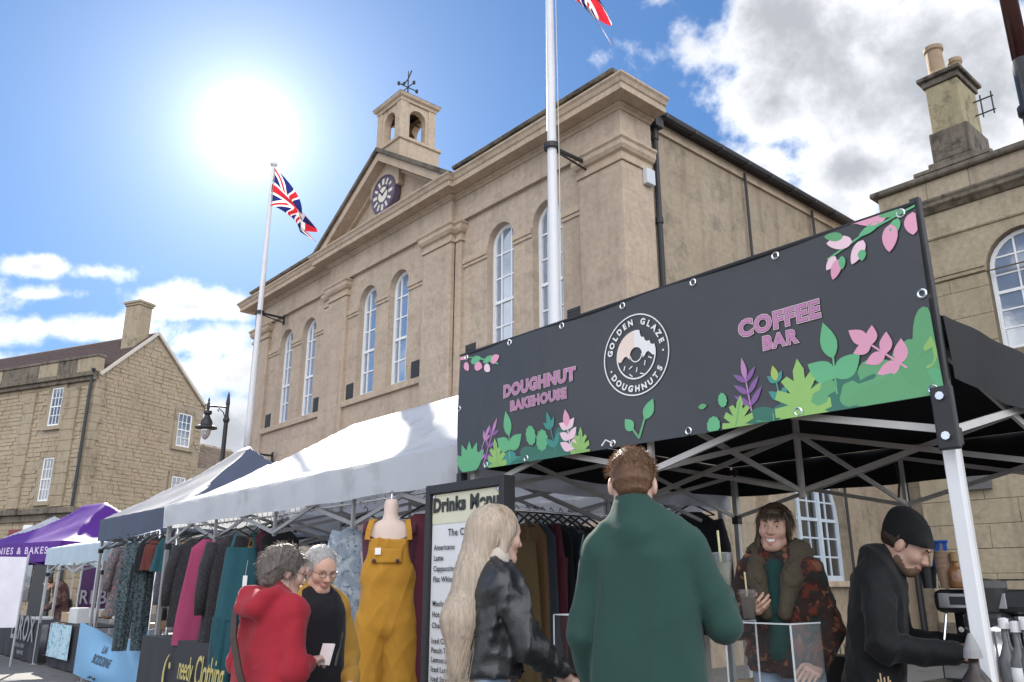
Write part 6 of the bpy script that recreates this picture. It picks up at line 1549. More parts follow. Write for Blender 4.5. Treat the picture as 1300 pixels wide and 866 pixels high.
for i in range(2600):
    th = rg.uniform(R_(36), R_(324)); ph = rg.uniform(.05, .7); inf = rg.uniform(.006, .018); r = np.array([.074, .094, .090]) * .96 + inf; ce = np.array([0, -.018, .028]); pts = []
    for u in np.linspace(0, 1, 6):
        f = ph + (1.75 - ph) * u; d = np.array([math.sin(f) * math.sin(th), math.sin(f) * math.cos(th), math.cos(f)]); pts.append(ce + d * r)
    p = pts[-1]; end = np.array([p[0] * .75 + rg.normal() * .022, -.17 + rg.normal() * .030 + (.05 if abs(th - math.pi) > 1.6 else 0), -.555 + rg.uniform(-.10, .10)]); mid = np.array([p[0] * 1.08, min(p[1], -.06) - .045 + rg.normal() * .01, -.22]); w0 = rg.uniform(0, 6)
    for u in np.linspace(.12, 1, 10):
        q = p * (1 - u) ** 2 + 2 * u * (1 - u) * mid + end * u * u; q = q + np.array([.003 * math.sin(7 * u + w0), .003 * math.cos(6 * u + w0), 0]) * u; pts.append(q)
    paths.append(pts)
P = np.array(paths) @ HM.T + c; strands('hair_strands', P, .0029, BLONDE, bw_)
# denim waistband under the jacket is part of the trousers; pale collar of the jumper
jv = Vol(); jv.rc((-.05, .0, 1.455), (.05, .03, 1.455), .06, .06, .03); jv.disp = folds(.004, 2, 1, 30); link_np('hood', [jv.mesh(.009)], [cloth('cream_jersey', (.50, .44, .37))], bw_)
t = MB(); t.tube([(.02, .10, 1.44), (.10, .12, 1.30), (.16, .16, 1.10), (.14, .2, .98)], .008, 6); t.build('bag_strap', BLACK_PLASTIC, bw_, local=True)

# ---- shopper in the red coat
pr_ = atD(343, 760, 4.2)
REDC = cloth('red_wool_coat', (.30, .018, .030), wr=.45, weave=200, sheen=.10, rough=.9)
def hood(v): v.rc((-.07, -.075, 1.30), (.07, -.075, 1.30), .046, .046, .02); v.rc((-.05, -.105, 1.255), (.05, -.105, 1.255), .052, .052, .03); v.rc((-.08, -.02, 1.325), (-.045, .06, 1.29), .036, .03, .02); v.rc((.08, -.02, 1.325), (.045, .06, 1.29), .036, .03, .02)
rl, bo, M, c, s = person('short-haired older woman in a long red hooded coat with cross-body bag', (pr_.x, pr_.y, 0), R_(100), 1.53, .150, .100, skin=SKIN2,
    head=dict(yaw=R_(-20), pitch=R_(14), dy=.04, s=.93, glasses=True, brow=(.3, .28, .26)), arms=[((-.205, .00, 1.00), (-.06, .20, .98), None), ((.208, .02, .98), (.07, .20, 1.00), ((-.3, .8, .2), (0, -.3, 1), .9, -1))],
    legs=dict(mat=C_navy), top=dict(mat=REDC, name='coat', bulk=.026, hem=.42, sleeve=.022, fold=.011, seed=11, flare=.30, extra=hood, fr=15, vert=.25, o2=.25), lean=.03)
GREYH = hair_mat('grey_brown_hair', (.20, .175, .155), .3); WHITEH = hair_mat('silver_hair', (.50, .49, .48), .35)
hv = Vol(); hv.el((0, -.026, .036), (.087, .102, .092), .02); hv.el((0, -.07, -.02), (.070, .05, .075), .03); hv.cut((0, .060, .02), (0, .95, -.3)); hv.cut((0, -.02, -.085), (0, .25, -1)); hv.disp = folds(.006, 12, .8, 90); link_np('hair', [xf(hv.mesh(.0055), M, c)], [GREYH], rl)
rg = np.random.RandomState(8); P = scalp_strands(c, M, .95, 1700, .05, .32, lambda d: (d[1] < .55 and d[2] > -.55) or d[2] > .5, rg, .35, .9, .014); strands('hair_tufts', P, .0026, GREYH, rl)
BAG = plain('brown_leather', (.045, .022, .016), .5, .2, 14)
t = MB()
sp = [(-.09, -.125, 1.25), (-.03, -.158, 1.12), (.05, -.165, .98), (.14, -.155, .84), (.20, -.10, .74)]
for p, q in zip(sp[:-1], sp[1:]): t.bar(p, q, .035, .010, up=(.2, -1, 0))
t.tube([(-.09, -.125, 1.25), (-.13, -.02, 1.30), (-.08, .10, 1.2)], .012, 6); bg_ = t.build('bag_strap', BAG, rl, local=True)
t = MB(); t.obox((.235, -.02, .64), (.2, 1, 0), (1, -.2, 0), (0, 0, 1), .15, .05, .12); t.build('shoulder_bag', BAG, rl, local=True, bevel=.03)
t = MB(); t.obox((.055, .31, 1.03), (1, .2, 0), (0, .3, 1), (0, 1, -.3), .035, .05, .004); ph_ = t.build('folded_paper', PRW, rl, local=True)

# ---- companion in mustard jacket
pm = atD(398, 760, 4.75)
MUSJ = cloth('mustard_jacket', (.36, .20, .035), wr=.35); BLKT = cloth('black_jumper', (.010, .010, .013))
ml, bo, M, c, s = person('grey-haired woman with glasses in mustard jacket over black, facing the red coat', (pm.x, pm.y, 0), R_(0), 1.55, .158, .106, skin=SKIN,
    head=dict(yaw=R_(-2), pitch=R_(18), dy=.04, s=.95, glasses=True, brow=(.35, .33, .31)), arms=[((-.225, .02, .98), (-.14, .20, .86), ((.1, .9, -.4), (-.6, 0, .7), .7, 1)), ((.225, .02, .98), (.16, .20, .84), ((-.1, .9, -.4), (.6, 0, .7), .7, -1))],
    legs=dict(mat=C_black), top=dict(mat=MUSJ, bulk=.026, hem=.74, collar=.02, sleeve=.024, fold=.008, seed=15, flare=.16, fr=15), lean=.02)
tv = Vol()
for x in (-1, 0, 1): tv.rc((x * .055, .052, .55), (x * .06, .062, 1.20), .118, .098, .06)
tv.rc((-.05, .04, 1.28), (.05, .04, 1.28), .07, .07, .05); tv.cut((0, .062, 0), (0, -1, 0)); tv.disp = folds(.006, 5, .5, 18); link_np('jumper', [tv.mesh(.011)], [BLKT], ml)
hv = Vol(); hv.el((0, -.028, .036), (.082, .098, .090), .02); hv.el((0, -.075, -.02), (.062, .05, .07), .03); hv.cut((0, .048, .02), (0, .95, -.4)); hv.cut((0, -.02, -.09), (0, .3, -1)); hv.disp = folds(.004, 17, .5, 90); link_np('hair', [xf(hv.mesh(.0055), M, c)], [WHITEH], ml)
rg = np.random.RandomState(9); P = scalp_strands(c, M, .95, 1000, .045, .2, lambda d: d[1] < .55 and d[2] > -.4, rg, .2, .7, .010); strands('hair_tufts', P, .0024, WHITEH, ml)
t = MB(); t.tube([(-.12, .10, 1.24), (-.10, .15, 1.1), (-.06, .17, .95)], .009, 6); t.build('lanyard', BLACK_PLASTIC, ml, local=True)

# ---- smiling woman behind the counter
pw = atD(990, 720, 4.5)
PATCH = cloth('patterned_fleece', (.034, .018, .016), wr=.5, weave=150, sheen=.10, pattern=[(14, (.13, .032, .018), .53, .58), (21, (.20, .085, .045), .58, .62), (13, (.02, .03, .028), .56, .62)]); COLLAR = cloth('shaggy_olive_pile', (.075, .062, .042), wr=1.0, weave=90)
def bulky(v): pass
sw_, bo, M, c, s = person('smiling fringed woman in red-brown patterned fleece holding an iced drink', (pw.x, pw.y, 0), R_(286), 1.77, .162, .102, skin=SKIN,
    head=dict(yaw=R_(4), pitch=R_(0), roll=R_(-6), dy=.035, s=.97, smile=True, lid=.52, brow=(.05, .03, .02)), arms=[((-.218, .01, 1.15), (-.18, .18, 1.00), ((.1, .9, -.3), (-.5, 0, .8), .6, 1)), ((.222, .04, 1.15), (.12, .26, 1.235), ((-.75, .55, .25), (.45, .35, -.55), .95, 1, .9))],
    legs=dict(mat=PALEJ, bulk=.02), top=dict(mat=PATCH, name='fleece', bulk=.036, hem=.94, sleeve=.026, fold=.012, seed=21, flare=.0, fr=22), lean=.0)
cv_ = Vol(); 
for q in (-1, 1): cv_.rc((q * .10, .02, 1.50), (q * .085, .12, 1.38), .055, .05, .04); cv_.rc((q * .085, .12, 1.38), (q * .045, .155, 1.22), .046, .035, .03)
cv_.rc((-.10, -.02, 1.51), (.10, -.02, 1.51), .06, .06, .05); cv_.disp = folds(.007, 6, 1, 130); link_np('collar', [cv_.mesh(.009)], [COLLAR], sw_)
tv = Vol(); tv.rc((0, .125, 1.05), (0, .085, 1.44), .05, .05, .03); tv.disp = folds(.004, 2, 1, 30); link_np('jumper', [tv.mesh(.01)], [cloth('dark_teal_knit', (.012, .045, .042))], sw_)
BRNH = hair_mat('brown_hair', (.075, .048, .030), .2)
hv = Vol(); hv.el((0, -.026, .038), (.086, .100, .093), .02); hv.el((0, .055, .066), (.060, .040, .030), .03); hv.el((0, -.07, -.02), (.066, .05, .07), .03)
for q in (-1, 1): hv.rc((q * .074, .02, .03), (q * .076, .0, -.06), .018, .014, .02)
hv.rc((.074, -.03, -.02), (.078, .02, -.14), .022, .016, .02); hv.sub((0, .115, -.035), (.062, .065, .075), .01); hv.cut((0, -.02, -.16), (0, .2, -1)); hv.disp = folds(.005, 22, .5, 90); link_np('hair', [xf(hv.mesh(.0055), M, c)], [BRNH], sw_)
rg = np.random.RandomState(12); P = scalp_strands(c, M, .97, 1100, .06, .08, lambda d: d[2] > -.2 and not (d[1] > .45 and d[2] < .55), rg, .03, 1.2, .012); strands('hair_tufts', P, .0026, BRNH, sw_)
paths = []
for i in range(260):
    x = rg.uniform(-.055, .055); p0 = np.array([x, .058 - x * x * 6, .098]); p1 = np.array([x * 1.15, .102 - x * x * 9, .070]); p2 = np.array([x * 1.2, .099 - x * x * 9, .030 + rg.uniform(-.008, .012)]); paths.append([p0 * (1 - u) ** 2 + 2 * u * (1 - u) * p1 + p2 * u * u for u in np.linspace(0, 1, 6)])
strands('fringe', np.array(paths) @ M.T + c, .003, BRNH, sw_)
# iced drink in her hand
cw = Matrix.Rotation(R_(286) - math.pi / 2, 4, 'Z'); cpos = Vector((pw.x, pw.y, 0)) + cw @ Vector((.075, .325, 1.20))
CLEARP = bpy.data.materials.new('clear_plastic'); CLEARP.use_nodes = True; b_ = CLEARP.node_tree.nodes['Principled BSDF']; b_.inputs['Transmission Weight'].default_value = .9; b_.inputs['Roughness'].default_value = .08; b_.inputs['IOR'].default_value = 1.2; b_.inputs['Base Color'].default_value = (.9, .92, .92, 1)
def cup(label, p, liquid, straw=True, h=.13, group='iced drinks'):
    k_ = thing('iced_drink', label, 'drink', p, 0, group)
    t = MB(); t.lathe([(.028, 0), (.041, h), (.043, h), (.043, h + .004), (.0395, h + .004), (.027, .004)], (0, 0, 0), 20); t.build('cup', CLEARP, k_, local=True, smooth=True)
    t = MB(); t.lathe([(.0255, .005), (.036, h * .78), (.001, h * .78)], (0, 0, 0), 18); t.build('liquid', liquid, k_, local=True, smooth=True)
    if straw: t = MB(); t.tube([(.0, 0, .02), (-.01, .005, h + .085)], .0042, 8); t.build('straw', plain('paper_straw', (.55, .52, .30), .6, .4, 90), k_, local=True)
    return k_
cup('iced drink with paper straw in the smiling woman’s hand', cpos, plain('milky_coffee', (.18, .12, .09), .4, .2, 30))
gw = Matrix.Rotation(R_(119) - math.pi / 2, 4, 'Z'); pc2 = Vector((pg.x, pg.y, 0)) + gw @ Vector((.225, .355, 1.335)); cup('iced drink with straw held up beside the green fleece', tuple(pc2), plain('pale_lemonade', (.45, .45, .35), .4, .2, 30))

# ---- barista in black beanie bending over the machine
pbn = atD(1096, 760, 4.3)
PUFF = cloth('black_quilted_jacket', (.0065, .007, .008), wr=.7, weave=90, sheen=.1, rough=.7)
def quilt(v): v.rc((-.06, .07, 1.46), (.06, .07, 1.46), .066, .066, .04)
bm_, bo, M, c, s = person('bearded barista in black beanie and black jacket bending over the counter', (pbn.x, pbn.y, 0), R_(16), 1.735, .160, .100, skin=SKIN,
    head=dict(female=False, beard=True, yaw=R_(-6), pitch=R_(34), dy=.105, dz=-.075, s=1.0, brow=(.03, .02, .015), smile=False, lid=.25), arms=[((-.225, .10, 1.10), (-.10, .36, 1.10), ((.3, .9, -.25), (-.3, .2, .9), .8, 1)), ((.225, .10, 1.10), (.11, .35, 1.075), ((-.25, .95, -.15), (.3, .2, .9), .75, -1))],
    legs=dict(mat=JEANS, bulk=.02), top=dict(mat=PUFF, bulk=.032, hem=.90, collar=.02, sleeve=.026, fold=.008, seed=31, extra=quilt, fr=20), lean=.09)
BEAN = cloth('black_rib_knit', (.010, .010, .011), wr=.3, weave=160)
hv = Vol(); hv.el((0, -.028, .052), (.088, .108, .096), .02); hv.rc((-.05, .05, .035), (.05, .05, .035), .045, .045, .03); hv.el((0, -.06, .105), (.06, .07, .05), .04); hv.cut((0, .0, .012), (0, .28, -1)); hv.disp = lambda P: .0016 * np.sin(np.arctan2(P[:, 0], P[:, 1] + .02) * 60); link_np('beanie', [xf(hv.mesh(.0055), M, c)], [BEAN], bm_)
hv = Vol(); hv.el((0, -.026, .02), (.081, .100, .08), .02); hv.cut((0, .02, 0), (0, 1, 0)); hv.cut((0, 0, -.055), (0, .2, -1)); hv.disp = folds(.004, 3, .5, 100); link_np('hair', [xf(hv.mesh(.006), M, c)], [hair_mat('dark_brown_hair', (.045, .028, .018), .15)], bm_)
rg = np.random.RandomState(14); P = []
for i in range(500):
    a = rg.uniform(-1, 1); p0 = np.array([a * .058, .072 - .045 * abs(a) + rg.normal() * .006, -.080 + .035 * abs(a) + rg.uniform(-.022, .018)]); d = np.array([a * .4, .8, -.7]); d /= np.linalg.norm(d); P.append([p0 + d * u for u in np.linspace(0, .014, 4)])
strands('beard', np.array(P) @ M.T + c, .0016, hair_mat('dark_brown_hair', (.045, .028, .018), .15), bm_)

# ---- stallholder far off on the left, bent forward
pl_ = atD(86, 760, 20.5)
MOTT = cloth('mottled_maroon_coat', (.075, .035, .035), pattern=[(9, (.15, .10, .08), .5, .58)])
fl, bo, M, c, s = person('distant person in mottled maroon coat stooping under the pale blue canopy', (pl_.x, pl_.y, 0), R_(250), 1.66, .19, .12, skin=SKIN, head=dict(pitch=R_(40), dy=.16, dz=-.14, s=.95), arms=[((-.24, .15, 1.0), (-.12, .38, .90), None), ((.24, .15, 1.0), (.12, .38, .90), None)], legs=dict(mat=C_black), top=dict(mat=MOTT, bulk=.05, hem=.6, sleeve=.04, fold=.01, seed=41, flare=.1), lean=.20, res=.016)
hv = Vol(); hv.el((0, -.02, .036), (.084, .100, .092), .02); hv.cut((0, .05, 0), (0, 1, 0)); link_np('hair', [xf(hv.mesh(.008), M, c)], [BRNH], fl)
# ------------------------------------------------------------------ the mannequin's dungarees as one soft volume
dv = Vol()
for y in (-1, 0, 1): dv.rc((0, y * .085, 1.10), (0.004, y * .078, 1.42), .118, .104, .05); dv.rc((.004, y * .078, 1.42), (.012, y * .082, 1.66), .104, .100, .05)
for q in (-1, 1): dv.rc((0, q * .098, 1.12), (0, q * .112, .75), .118, .112, .012); dv.rc((0, q * .112, .75), (0, q * .122, .28), .112, .090, .02)
dv.cut((0, 0, 1.665), (0, 0, 1)); dv.cut((0, 0, .26), (0, 0, -1))
for q in (-1, 1): dv.sub((0, q * .235, 1.64), (.2, .105, .20), .02)
dv.sub((-.16, 0, 1.68), (.12, .3, .16), .02)
dv.disp = folds(.0045, 13, .12, 24, .25)
link_np('dungaree_cloth', [dv.mesh(.009)], [C_mus2], dg)

# ------------------------------------------------------------------ coffee stall counter and gear
def box_thing(name, label, cat, mat, x0, x1, y0, y1, z0, z1, bevel=.004, group=None):
    t = MB(); t.box(x0, x1, y0, y1, z0, z1); o = t.build(name, mat, None, bevel=bevel, loc=((x0 + x1) / 2, (y0 + y1) / 2, z0)); return tag(o, label, cat, group)
def table(label, x0, x1, y0, y1, z, top=None, clothm=None):
    t_ = thing('trestle_table', label, 'table', ((x0 + x1) / 2, (y0 + y1) / 2, 0), group='stall tables')
    t = MB(); t.box(x0, x1, y0, y1, z - .03, z); t.build('table_top', top or WOOD, t_, bevel=.006)
    for (x, y) in ((x0 + .08, y0 + .06), (x1 - .08, y0 + .06), (x0 + .08, y1 - .06), (x1 - .08, y1 - .06)):
        t = MB(); t.tube([(x, y, 0), (x, y, z - .03)], .016, 8); t.build('leg', GREYALU, t_)
    return t_
table('coffee stall front counter behind the shoppers', -3.3, -2.05, 3.30, 3.62, .86); table('work table under the espresso machine', -1.72, -.6, 3.86, 4.5, .95, plain('grey_laminate', (.30, .30, .30), .4))
table('side counter holding bottles beside the white leg', -1.55, -.7, 3.05, 3.42, .86)
# clear screen on the counter
ac = bpy.data.materials.new('acrylic_sheet'); ac.use_nodes = True; nt = ac.node_tree; b = nt.nodes['Principled BSDF']; b.inputs['Base Color'].default_value = (.30, .33, .34, 1); b.inputs['Roughness'].default_value = .06
tb_ = N(nt, 'ShaderNodeBsdfTransparent'); mx = N(nt, 'ShaderNodeMixShader'); fr_ = N(nt, 'ShaderNodeFresnel'); fr_.inputs[0].default_value = 1.35
nt.links.new(M_(nt, 'ADD', M_(nt, 'MULTIPLY', fr_.outputs[0], .35), .03, clamp=True), mx.inputs[0]); nt.links.new(tb_.outputs[0], mx.inputs[1]); nt.links.new(b.outputs[0], mx.inputs[2]); nt.links.new(mx.outputs[0], nt.nodes['Material Output'].inputs[0])
EDGE = plain('acrylic_edge', (.62, .66, .68), .25, .05)
def screen(label, px0, px1, py, Y, dep, z0=.86):
    a = onY(px0, py, Y); b_ = onY(px1, py, Y); s_ = thing('counter_screen', label, 'screen', ((a.x + b_.x) / 2, Y, z0), group='clear counter screens'); zt = (a.z + b_.z) / 2
    t = MB(); t.add([(a.x, Y, z0), (b_.x, Y, z0), (b_.x, Y, zt), (a.x, Y, zt)], [(0, 1, 2, 3)]); t.build('front_pane', ac, s_)
    t = MB(); t.add([(a.x, Y, z0), (a.x, Y + dep, z0), (a.x, Y + dep, zt), (a.x, Y, zt)], [(0, 1, 2, 3)]); t.build('side_pane', ac, s_)
    t = MB(); t.add([(b_.x, Y, z0), (b_.x, Y + dep, z0), (b_.x, Y + dep, zt), (b_.x, Y, zt)], [(0, 1, 2, 3)]); t.build('side_pane', ac, s_)
    t = MB(); e = .006
    for p, q in (((a.x, Y, zt), (b_.x, Y, zt)), ((a.x, Y, z0), (a.x, Y, zt)), ((b_.x, Y, z0), (b_.x, Y, zt)), ((a.x, Y, zt), (a.x, Y + dep, zt)), ((b_.x, Y, zt), (b_.x, Y + dep, zt)), ((a.x, Y + dep, z0), (a.x, Y + dep, zt))): t.bar(p, q, e, e)
    t.build('polished_edge', EDGE, s_)
screen('clear acrylic counter screen in front of the smiling woman', 920, 1003, 791, 3.34, .25); screen('clear acrylic screen between the blonde woman and green fleece', 703, 745, 781, 3.36, .2)
# espresso machine
STEEL = plain('brushed_steel', (.42, .42, .43), .35, .12, 30, metal=.9); DSTEEL = plain('dark_machine_panel', (.025, .025, .028), .4, .2, 12)
e0 = atD(1165, 760, 4.15); e1 = atD(1252, 760, 4.0)
ex0, ex1, ey0 = -1.66, -1.10, 3.98
em = thing('espresso_machine', 'steel and black espresso machine right of the barista', 'coffee machine', ((ex0 + ex1) / 2, ey0 + .2, .95))
t = MB(); t.box(ex0, ex1, ey0 + .18, ey0 + .46, .98, 1.30); t.build('body', DSTEEL, em, bevel=.02)
t = MB(); t.box(ex0 - .01, ex1 + .01, ey0, ey0 + .47, 1.235, 1.335); t.build('hood', DSTEEL, em, bevel=.03)
t = MB(); t.box(ex0 + .02, ex0 + .30, ey0 - .006, ey0 + .0, 1.255, 1.32); t.build('control_panel', STEEL, em, bevel=.004)
t = MB(); t.box(ex0 + .07, ex0 + .22, ey0 - .010, ey0 - .0065, 1.27, 1.305); t.build('display', BLACK_PLASTIC, em)
t = MB(); t.box(ex0, ex1, ey0 - .02, ey0 + .45, .955, 1.03); t.build('drip_tray', STEEL, em, bevel=.01)
t = MB(); t.box(ex1 - .14, ex1 - .01, ey0 - .0, ey0 + .2, 1.03, 1.235); t.build('side_panel', STEEL, em, bevel=.01)
for k in range(2):
    x = ex0 + .13 + k * .19; t = MB(); t.lathe([(.045, 0), (.045, .05), (.035, .06)], (x, ey0 + .09, 1.175), 16); t.tube([(x, ey0 + .06, 1.185), (x, ey0 - .08, 1.17)], [.014, .012], 8); t.build('group_head', CHROME, em, smooth=False)
t = MB(); t.tube([(ex0 + .03, ey0 + .04, 1.235), (ex0 + .02, ey0 - .0, 1.12), (ex0 + .05, ey0 - .03, 1.06)], .006, 6); t.build('steam_wand', CHROME, em)
t = MB(); t.tube([(ex0 + .02, ey0 + .03, 1.34), (ex0 + .02, ey0 + .03, 1.375), (ex1 - .02, ey0 + .03, 1.375), (ex1 - .02, ey0 + .03, 1.34)], .004, 6); t.tube([(ex1 - .02, ey0 + .03, 1.375), (ex1 - .02, ey0 + .42, 1.375)], .004, 6); t.build('cup_rail', CHROME, em)
CARD = plain('brown_paper_cup', (.20, .13, .085), .7, .15)
def stack(label, px, py, d, n, r, mat, z=1.34):
    p = atD(px, py, d); s_ = thing('cup_stack', label, 'cups', (p.x, p.y, z), group='stacks of cups')
    for k in range(n):
        t = MB(); t.lathe([(r * .75, 0), (r, .085), (r * 1.06, .09), (r * 1.06, .095), (r * .9, .092)], (p.x, p.y, z + k * .022), 16); t.build('paper_cup', mat, s_, smooth=False)
stack('stack of grey-brown paper cups on the machine behind the blue strap', 1200, 730, 4.25, 4, .034, CARD); stack('stack of dark cups at the rear of the machine', 1180, 742, 4.3, 1, .036, BLACK_PLASTIC)
def bottle(label, px, d, z0, h, r, mat, neck=.35, cap=None, group='bottles on the coffee stall', nozzle=False, lab=None):
    p = atD(px, 780, d); b0 = thing('bottle', label, 'bottle', (p.x, p.y, z0), group=group)
    hb = h * (1 - neck); t = MB(); t.lathe([(r * .9, 0), (r, .01), (r, hb * .92), (r * .8, hb), (r * .36, hb + h * neck * .45), (r * .34, h)], (p.x, p.y, z0), 18); t.build('glass', mat, b0, smooth=True)
    if lab: t = MB(); t.lathe([(r * 1.015, hb * .2), (r * 1.015, hb * .78)], (p.x, p.y, z0), 18); t.build('label_band', lab, b0, smooth=True)
    t = MB(); rr = r * (.5 if not nozzle else .62); t.lathe([(rr, h - .005), (rr, h + .03), (rr * .5, h + .035)] if not nozzle else [(rr, h - .005), (rr * .9, h + .02), (.012, h + .06), (.005, h + .075)], (p.x, p.y, z0), 14); t.build('cap', cap or BLACK_PLASTIC, b0)
    return b0
AMBER = plain('amber_syrup', (.16, .075, .03), .15, .2); SYR = plain('clear_syrup_bottle', (.13, .13, .13), .12, .1)
bottle('dark bronze pump bottle on top of the espresso machine', 1222, 4.22, 1.34, .12, .034, AMBER, .3, plain('bronze_cap', (.20, .12, .05), .4))
bottle('large squeeze bottle with dark collar at the front of the coffee counter', 1227, 3.35, .86, .26, .048, plain('dark_brown_sauce', (.028, .018, .014), .3), .25, plain('frosted_nozzle', (.25, .25, .25), .5), nozzle=True, lab=PRW)
for k, (px, d, hh) in enumerate(((1272, 3.75, .25), (1286, 3.72, .24), (1299, 3.70, .25))):
    bottle(('pale syrup bottle next to the white leg', 'pale syrup bottle in the middle of the right-hand three', 'pale syrup bottle cut by the right edge')[k], px, d, .95, hh, .036, SYR, .4, plain('white_pump_cap', (.7, .7, .7), .4), lab=PRW if k == 1 else None)
p = atD(1256, 780, 4.0); t = MB(); t.lathe([(.045, 0), (.05, .02), (.05, .16), (.04, .22), (.048, .235), (.02, .25)], (p.x, p.y, .95), 20); o = t.build('milk_jug', CHROME, None, smooth=True, loc=(p.x, p.y, .95)); tag(o, 'shiny steel milk jug beside the white leg', 'jug')
p = atD(1256, 780, 4.25); gr = thing('coffee_grinder', 'black coffee grinder behind the white canopy leg', 'grinder', (p.x, p.y, .95)); t = MB(); t.box(p.x - .08, p.x + .08, p.y - .09, p.y + .09, .95, 1.24); t.build('body', DSTEEL, gr, bevel=.02); t = MB(); t.lathe([(.05, 0), (.085, .1), (.085, .13), (.02, .14)], (p.x, p.y, 1.242), 16); t.build('hopper', plain('smoked_plastic', (.05, .05, .05), .2), gr, smooth=False)
# blue strap draped on the machine, sticks, tray, price card
BLUEP = plain('blue_webbing', (.02, .09, .38), .6, .1, 40)
p0 = atD(1183, 746, 4.3); p1 = atD(1194, 688, 4.3); p2 = atD(1207, 746, 4.3); st_ = thing('blue_strap', 'bright blue webbing loop hung behind the barista’s face', 'strap', (p1.x, p1.y, 1.34))
t = MB(); t.bar((p0.x, p0.y, 1.34), (p1.x - .012, p1.y, p1.z), .022, .004, up=(0, 1, 0)); t.build('webbing', BLUEP, st_); t = MB(); t.bar((p2.x, p2.y, 1.34), (p1.x + .014, p1.y, p1.z), .022, .004, up=(0, 1, 0)); t.build('webbing', BLUEP, st_)
t = MB(); t.tube([(p1.x - .03, p1.y, p1.z), (p1.x + .03, p1.y, p1.z)], .008, 6); t.build('cross_bar', BLUEP, st_)
t = MB(); t.box(p1.x - .006, p1.x + .006, p1.y - .004, p1.y + .004, 1.335, p1.z); t.build('prop', GREYALU, st_)
p = atD(1121, 850, 3.5); sp_ = thing('stirrer_pot', 'pot of wooden stirrers in front of the barista', 'pot', (p.x, p.y, .86)); t = MB(); t.lathe([(.035, 0), (.042, .10), (.042, .105), (.034, .10)], (p.x, p.y, .86), 18); t.build('pot', plain('cream_pot', (.62, .62, .48), .4), sp_)
for k in range(5):
    a = k * 1.3; t = MB(); t.bar((p.x + .01 * math.cos(a), p.y + .01 * math.sin(a), .88), (p.x + .022 * math.cos(a), p.y + .022 * math.sin(a), 1.02 + .01 * (k % 3)), .006, .003); t.build('stirrer', WOOD, sp_)
table('low table carrying the stirrer pot', -2.02, -1.6, 3.0, 3.3, .86)
p = onY(1205, 862, 3.12); box_thing('white_tray', 'white plastic box at the front edge of the coffee counter', 'box', plain('white_plastic', (.66, .66, .66), .4, .04), p.x - .16, p.x + .16, 3.08, 3.22, .86, .955, .012)
p = onY(1293, 855, 3.3); pc = thing('price_card', 'small white price card at the right edge', 'card', (p.x, 3.3, .86)); t = MB(); t.box(p.x - .03, p.x + .05, 3.296, 3.30, .87, 1.005); t.build('card', PRW, pc); t = MB(); t.box(p.x - .035, p.x + .055, 3.302, 3.312, .86, 1.01); t.build('holder', BLACK_PLASTIC, pc)
p = atD(1068, 826, 4.9); cr = thing('straw_box', 'dark box of paper straws behind the smiling woman', 'box', (p.x, p.y, .86)); t = MB(); t.box(p.x - .12, p.x + .12, p.y - .08, p.y + .08, .86, 1.0); t.build('box', BLACK_PLASTIC, cr, bevel=.006)
for k in range(9): t = MB(); t.tube([(p.x - .1 + k * .025, p.y, .9), (p.x - .095 + k * .024, p.y - .01, 1.06)], .004, 6); t.build('straw', MATS['paper_straw'], cr, local=False)
table('back table under the straw box', p.x - .5, p.x + .45, p.y - .25, p.y + .3, .86)

# ------------------------------------------------------------------ clothing stall furnishings
DKCLOTH = cloth('charcoal_tablecloth', (.030, .032, .036), wr=.5)
def drape(name, label, cat, mat, x0, x1, y, z0, z1, dep=.5, amp=.015, seed=0, group=None, back=True):
    o = thing(name, label, cat, ((x0 + x1) / 2, y, 0), group=group); rg = random.Random(seed); ph = rg.uniform(0, 6); n = max(12, int((x1 - x0) / .05))
    def fr(u, v): return y - amp * (1 - v) * (math.sin(u * (x1 - x0) * 9 + ph) + .5 * math.sin(u * (x1 - x0) * 21 + 2 * ph))
    t = MB(); t.sheet([[(x0 + (x1 - x0) * i / n, fr(i / n, j / 8), z0 + (z1 - z0) * j / 8) for i in range(n + 1)] for j in range(9)]); f = t.build('front_cloth', mat, o, smooth=True)
    if back:
        t = MB(); t.box(x0 - .001, x1 + .001, y + .002, y + dep, z1 - .012, z1 + .004); t.build('table_cover', mat, o, bevel=.005)
        for x in (x0 + .06, x1 - .06):
            t = MB(); t.tube([(x, y + dep - .06, 0), (x, y + dep - .06, z1)], .016, 6); t.build('leg', GREYALU, o)
    return o, fr
ch_, fr = drape('draped_table', 'table under charcoal cloth painted with yellow script, below the pink dress', 'table', DKCLOTH, -9.72, -7.75, 3.12, .02, .83, .6, .012, 3)
YEL = plain('mustard_paint', (.50, .42, .14), .6, .1)
def ctext(s_, pa, pb_, z, size, shear=.25, off=.003):
    xa, xb = onY(pa, 845, 3.085).x, onY(pb_, 845, 3.085).x; text_obj('lettering', s_, YEL, ch_, lambda u, v: (xa + u, 3.085, z + v), size, off, 'LEFT', .92, shear, fit=xb - xa)
ctext('needy', 226, 245, .50, .30); ctext('Clothing', 247, 284, .47, .38)
t = MB(); cx_, cz_ = onY(216, 845, 3.085).x, .47
for k in range(14):
    a0, a1 = R_(100 + k * 15), R_(115 + k * 15); w0, w1 = .05 * math.sin(math.pi * k / 14) + .004, .05 * math.sin(math.pi * (k + 1) / 14) + .004
    t.add([(cx_ + .20 * math.cos(a0), 3.085, cz_ + .24 * math.sin(a0)), (cx_ + .20 * math.cos(a1), 3.085, cz_ + .24 * math.sin(a1)), (cx_ + (.20 - w1) * math.cos(a1), 3.085, cz_ + (.24 - w1) * math.sin(a1)), (cx_ + (.20 - w0) * math.cos(a0), 3.085, cz_ + (.24 - w0) * math.sin(a0))], [(0, 1, 2, 3)])
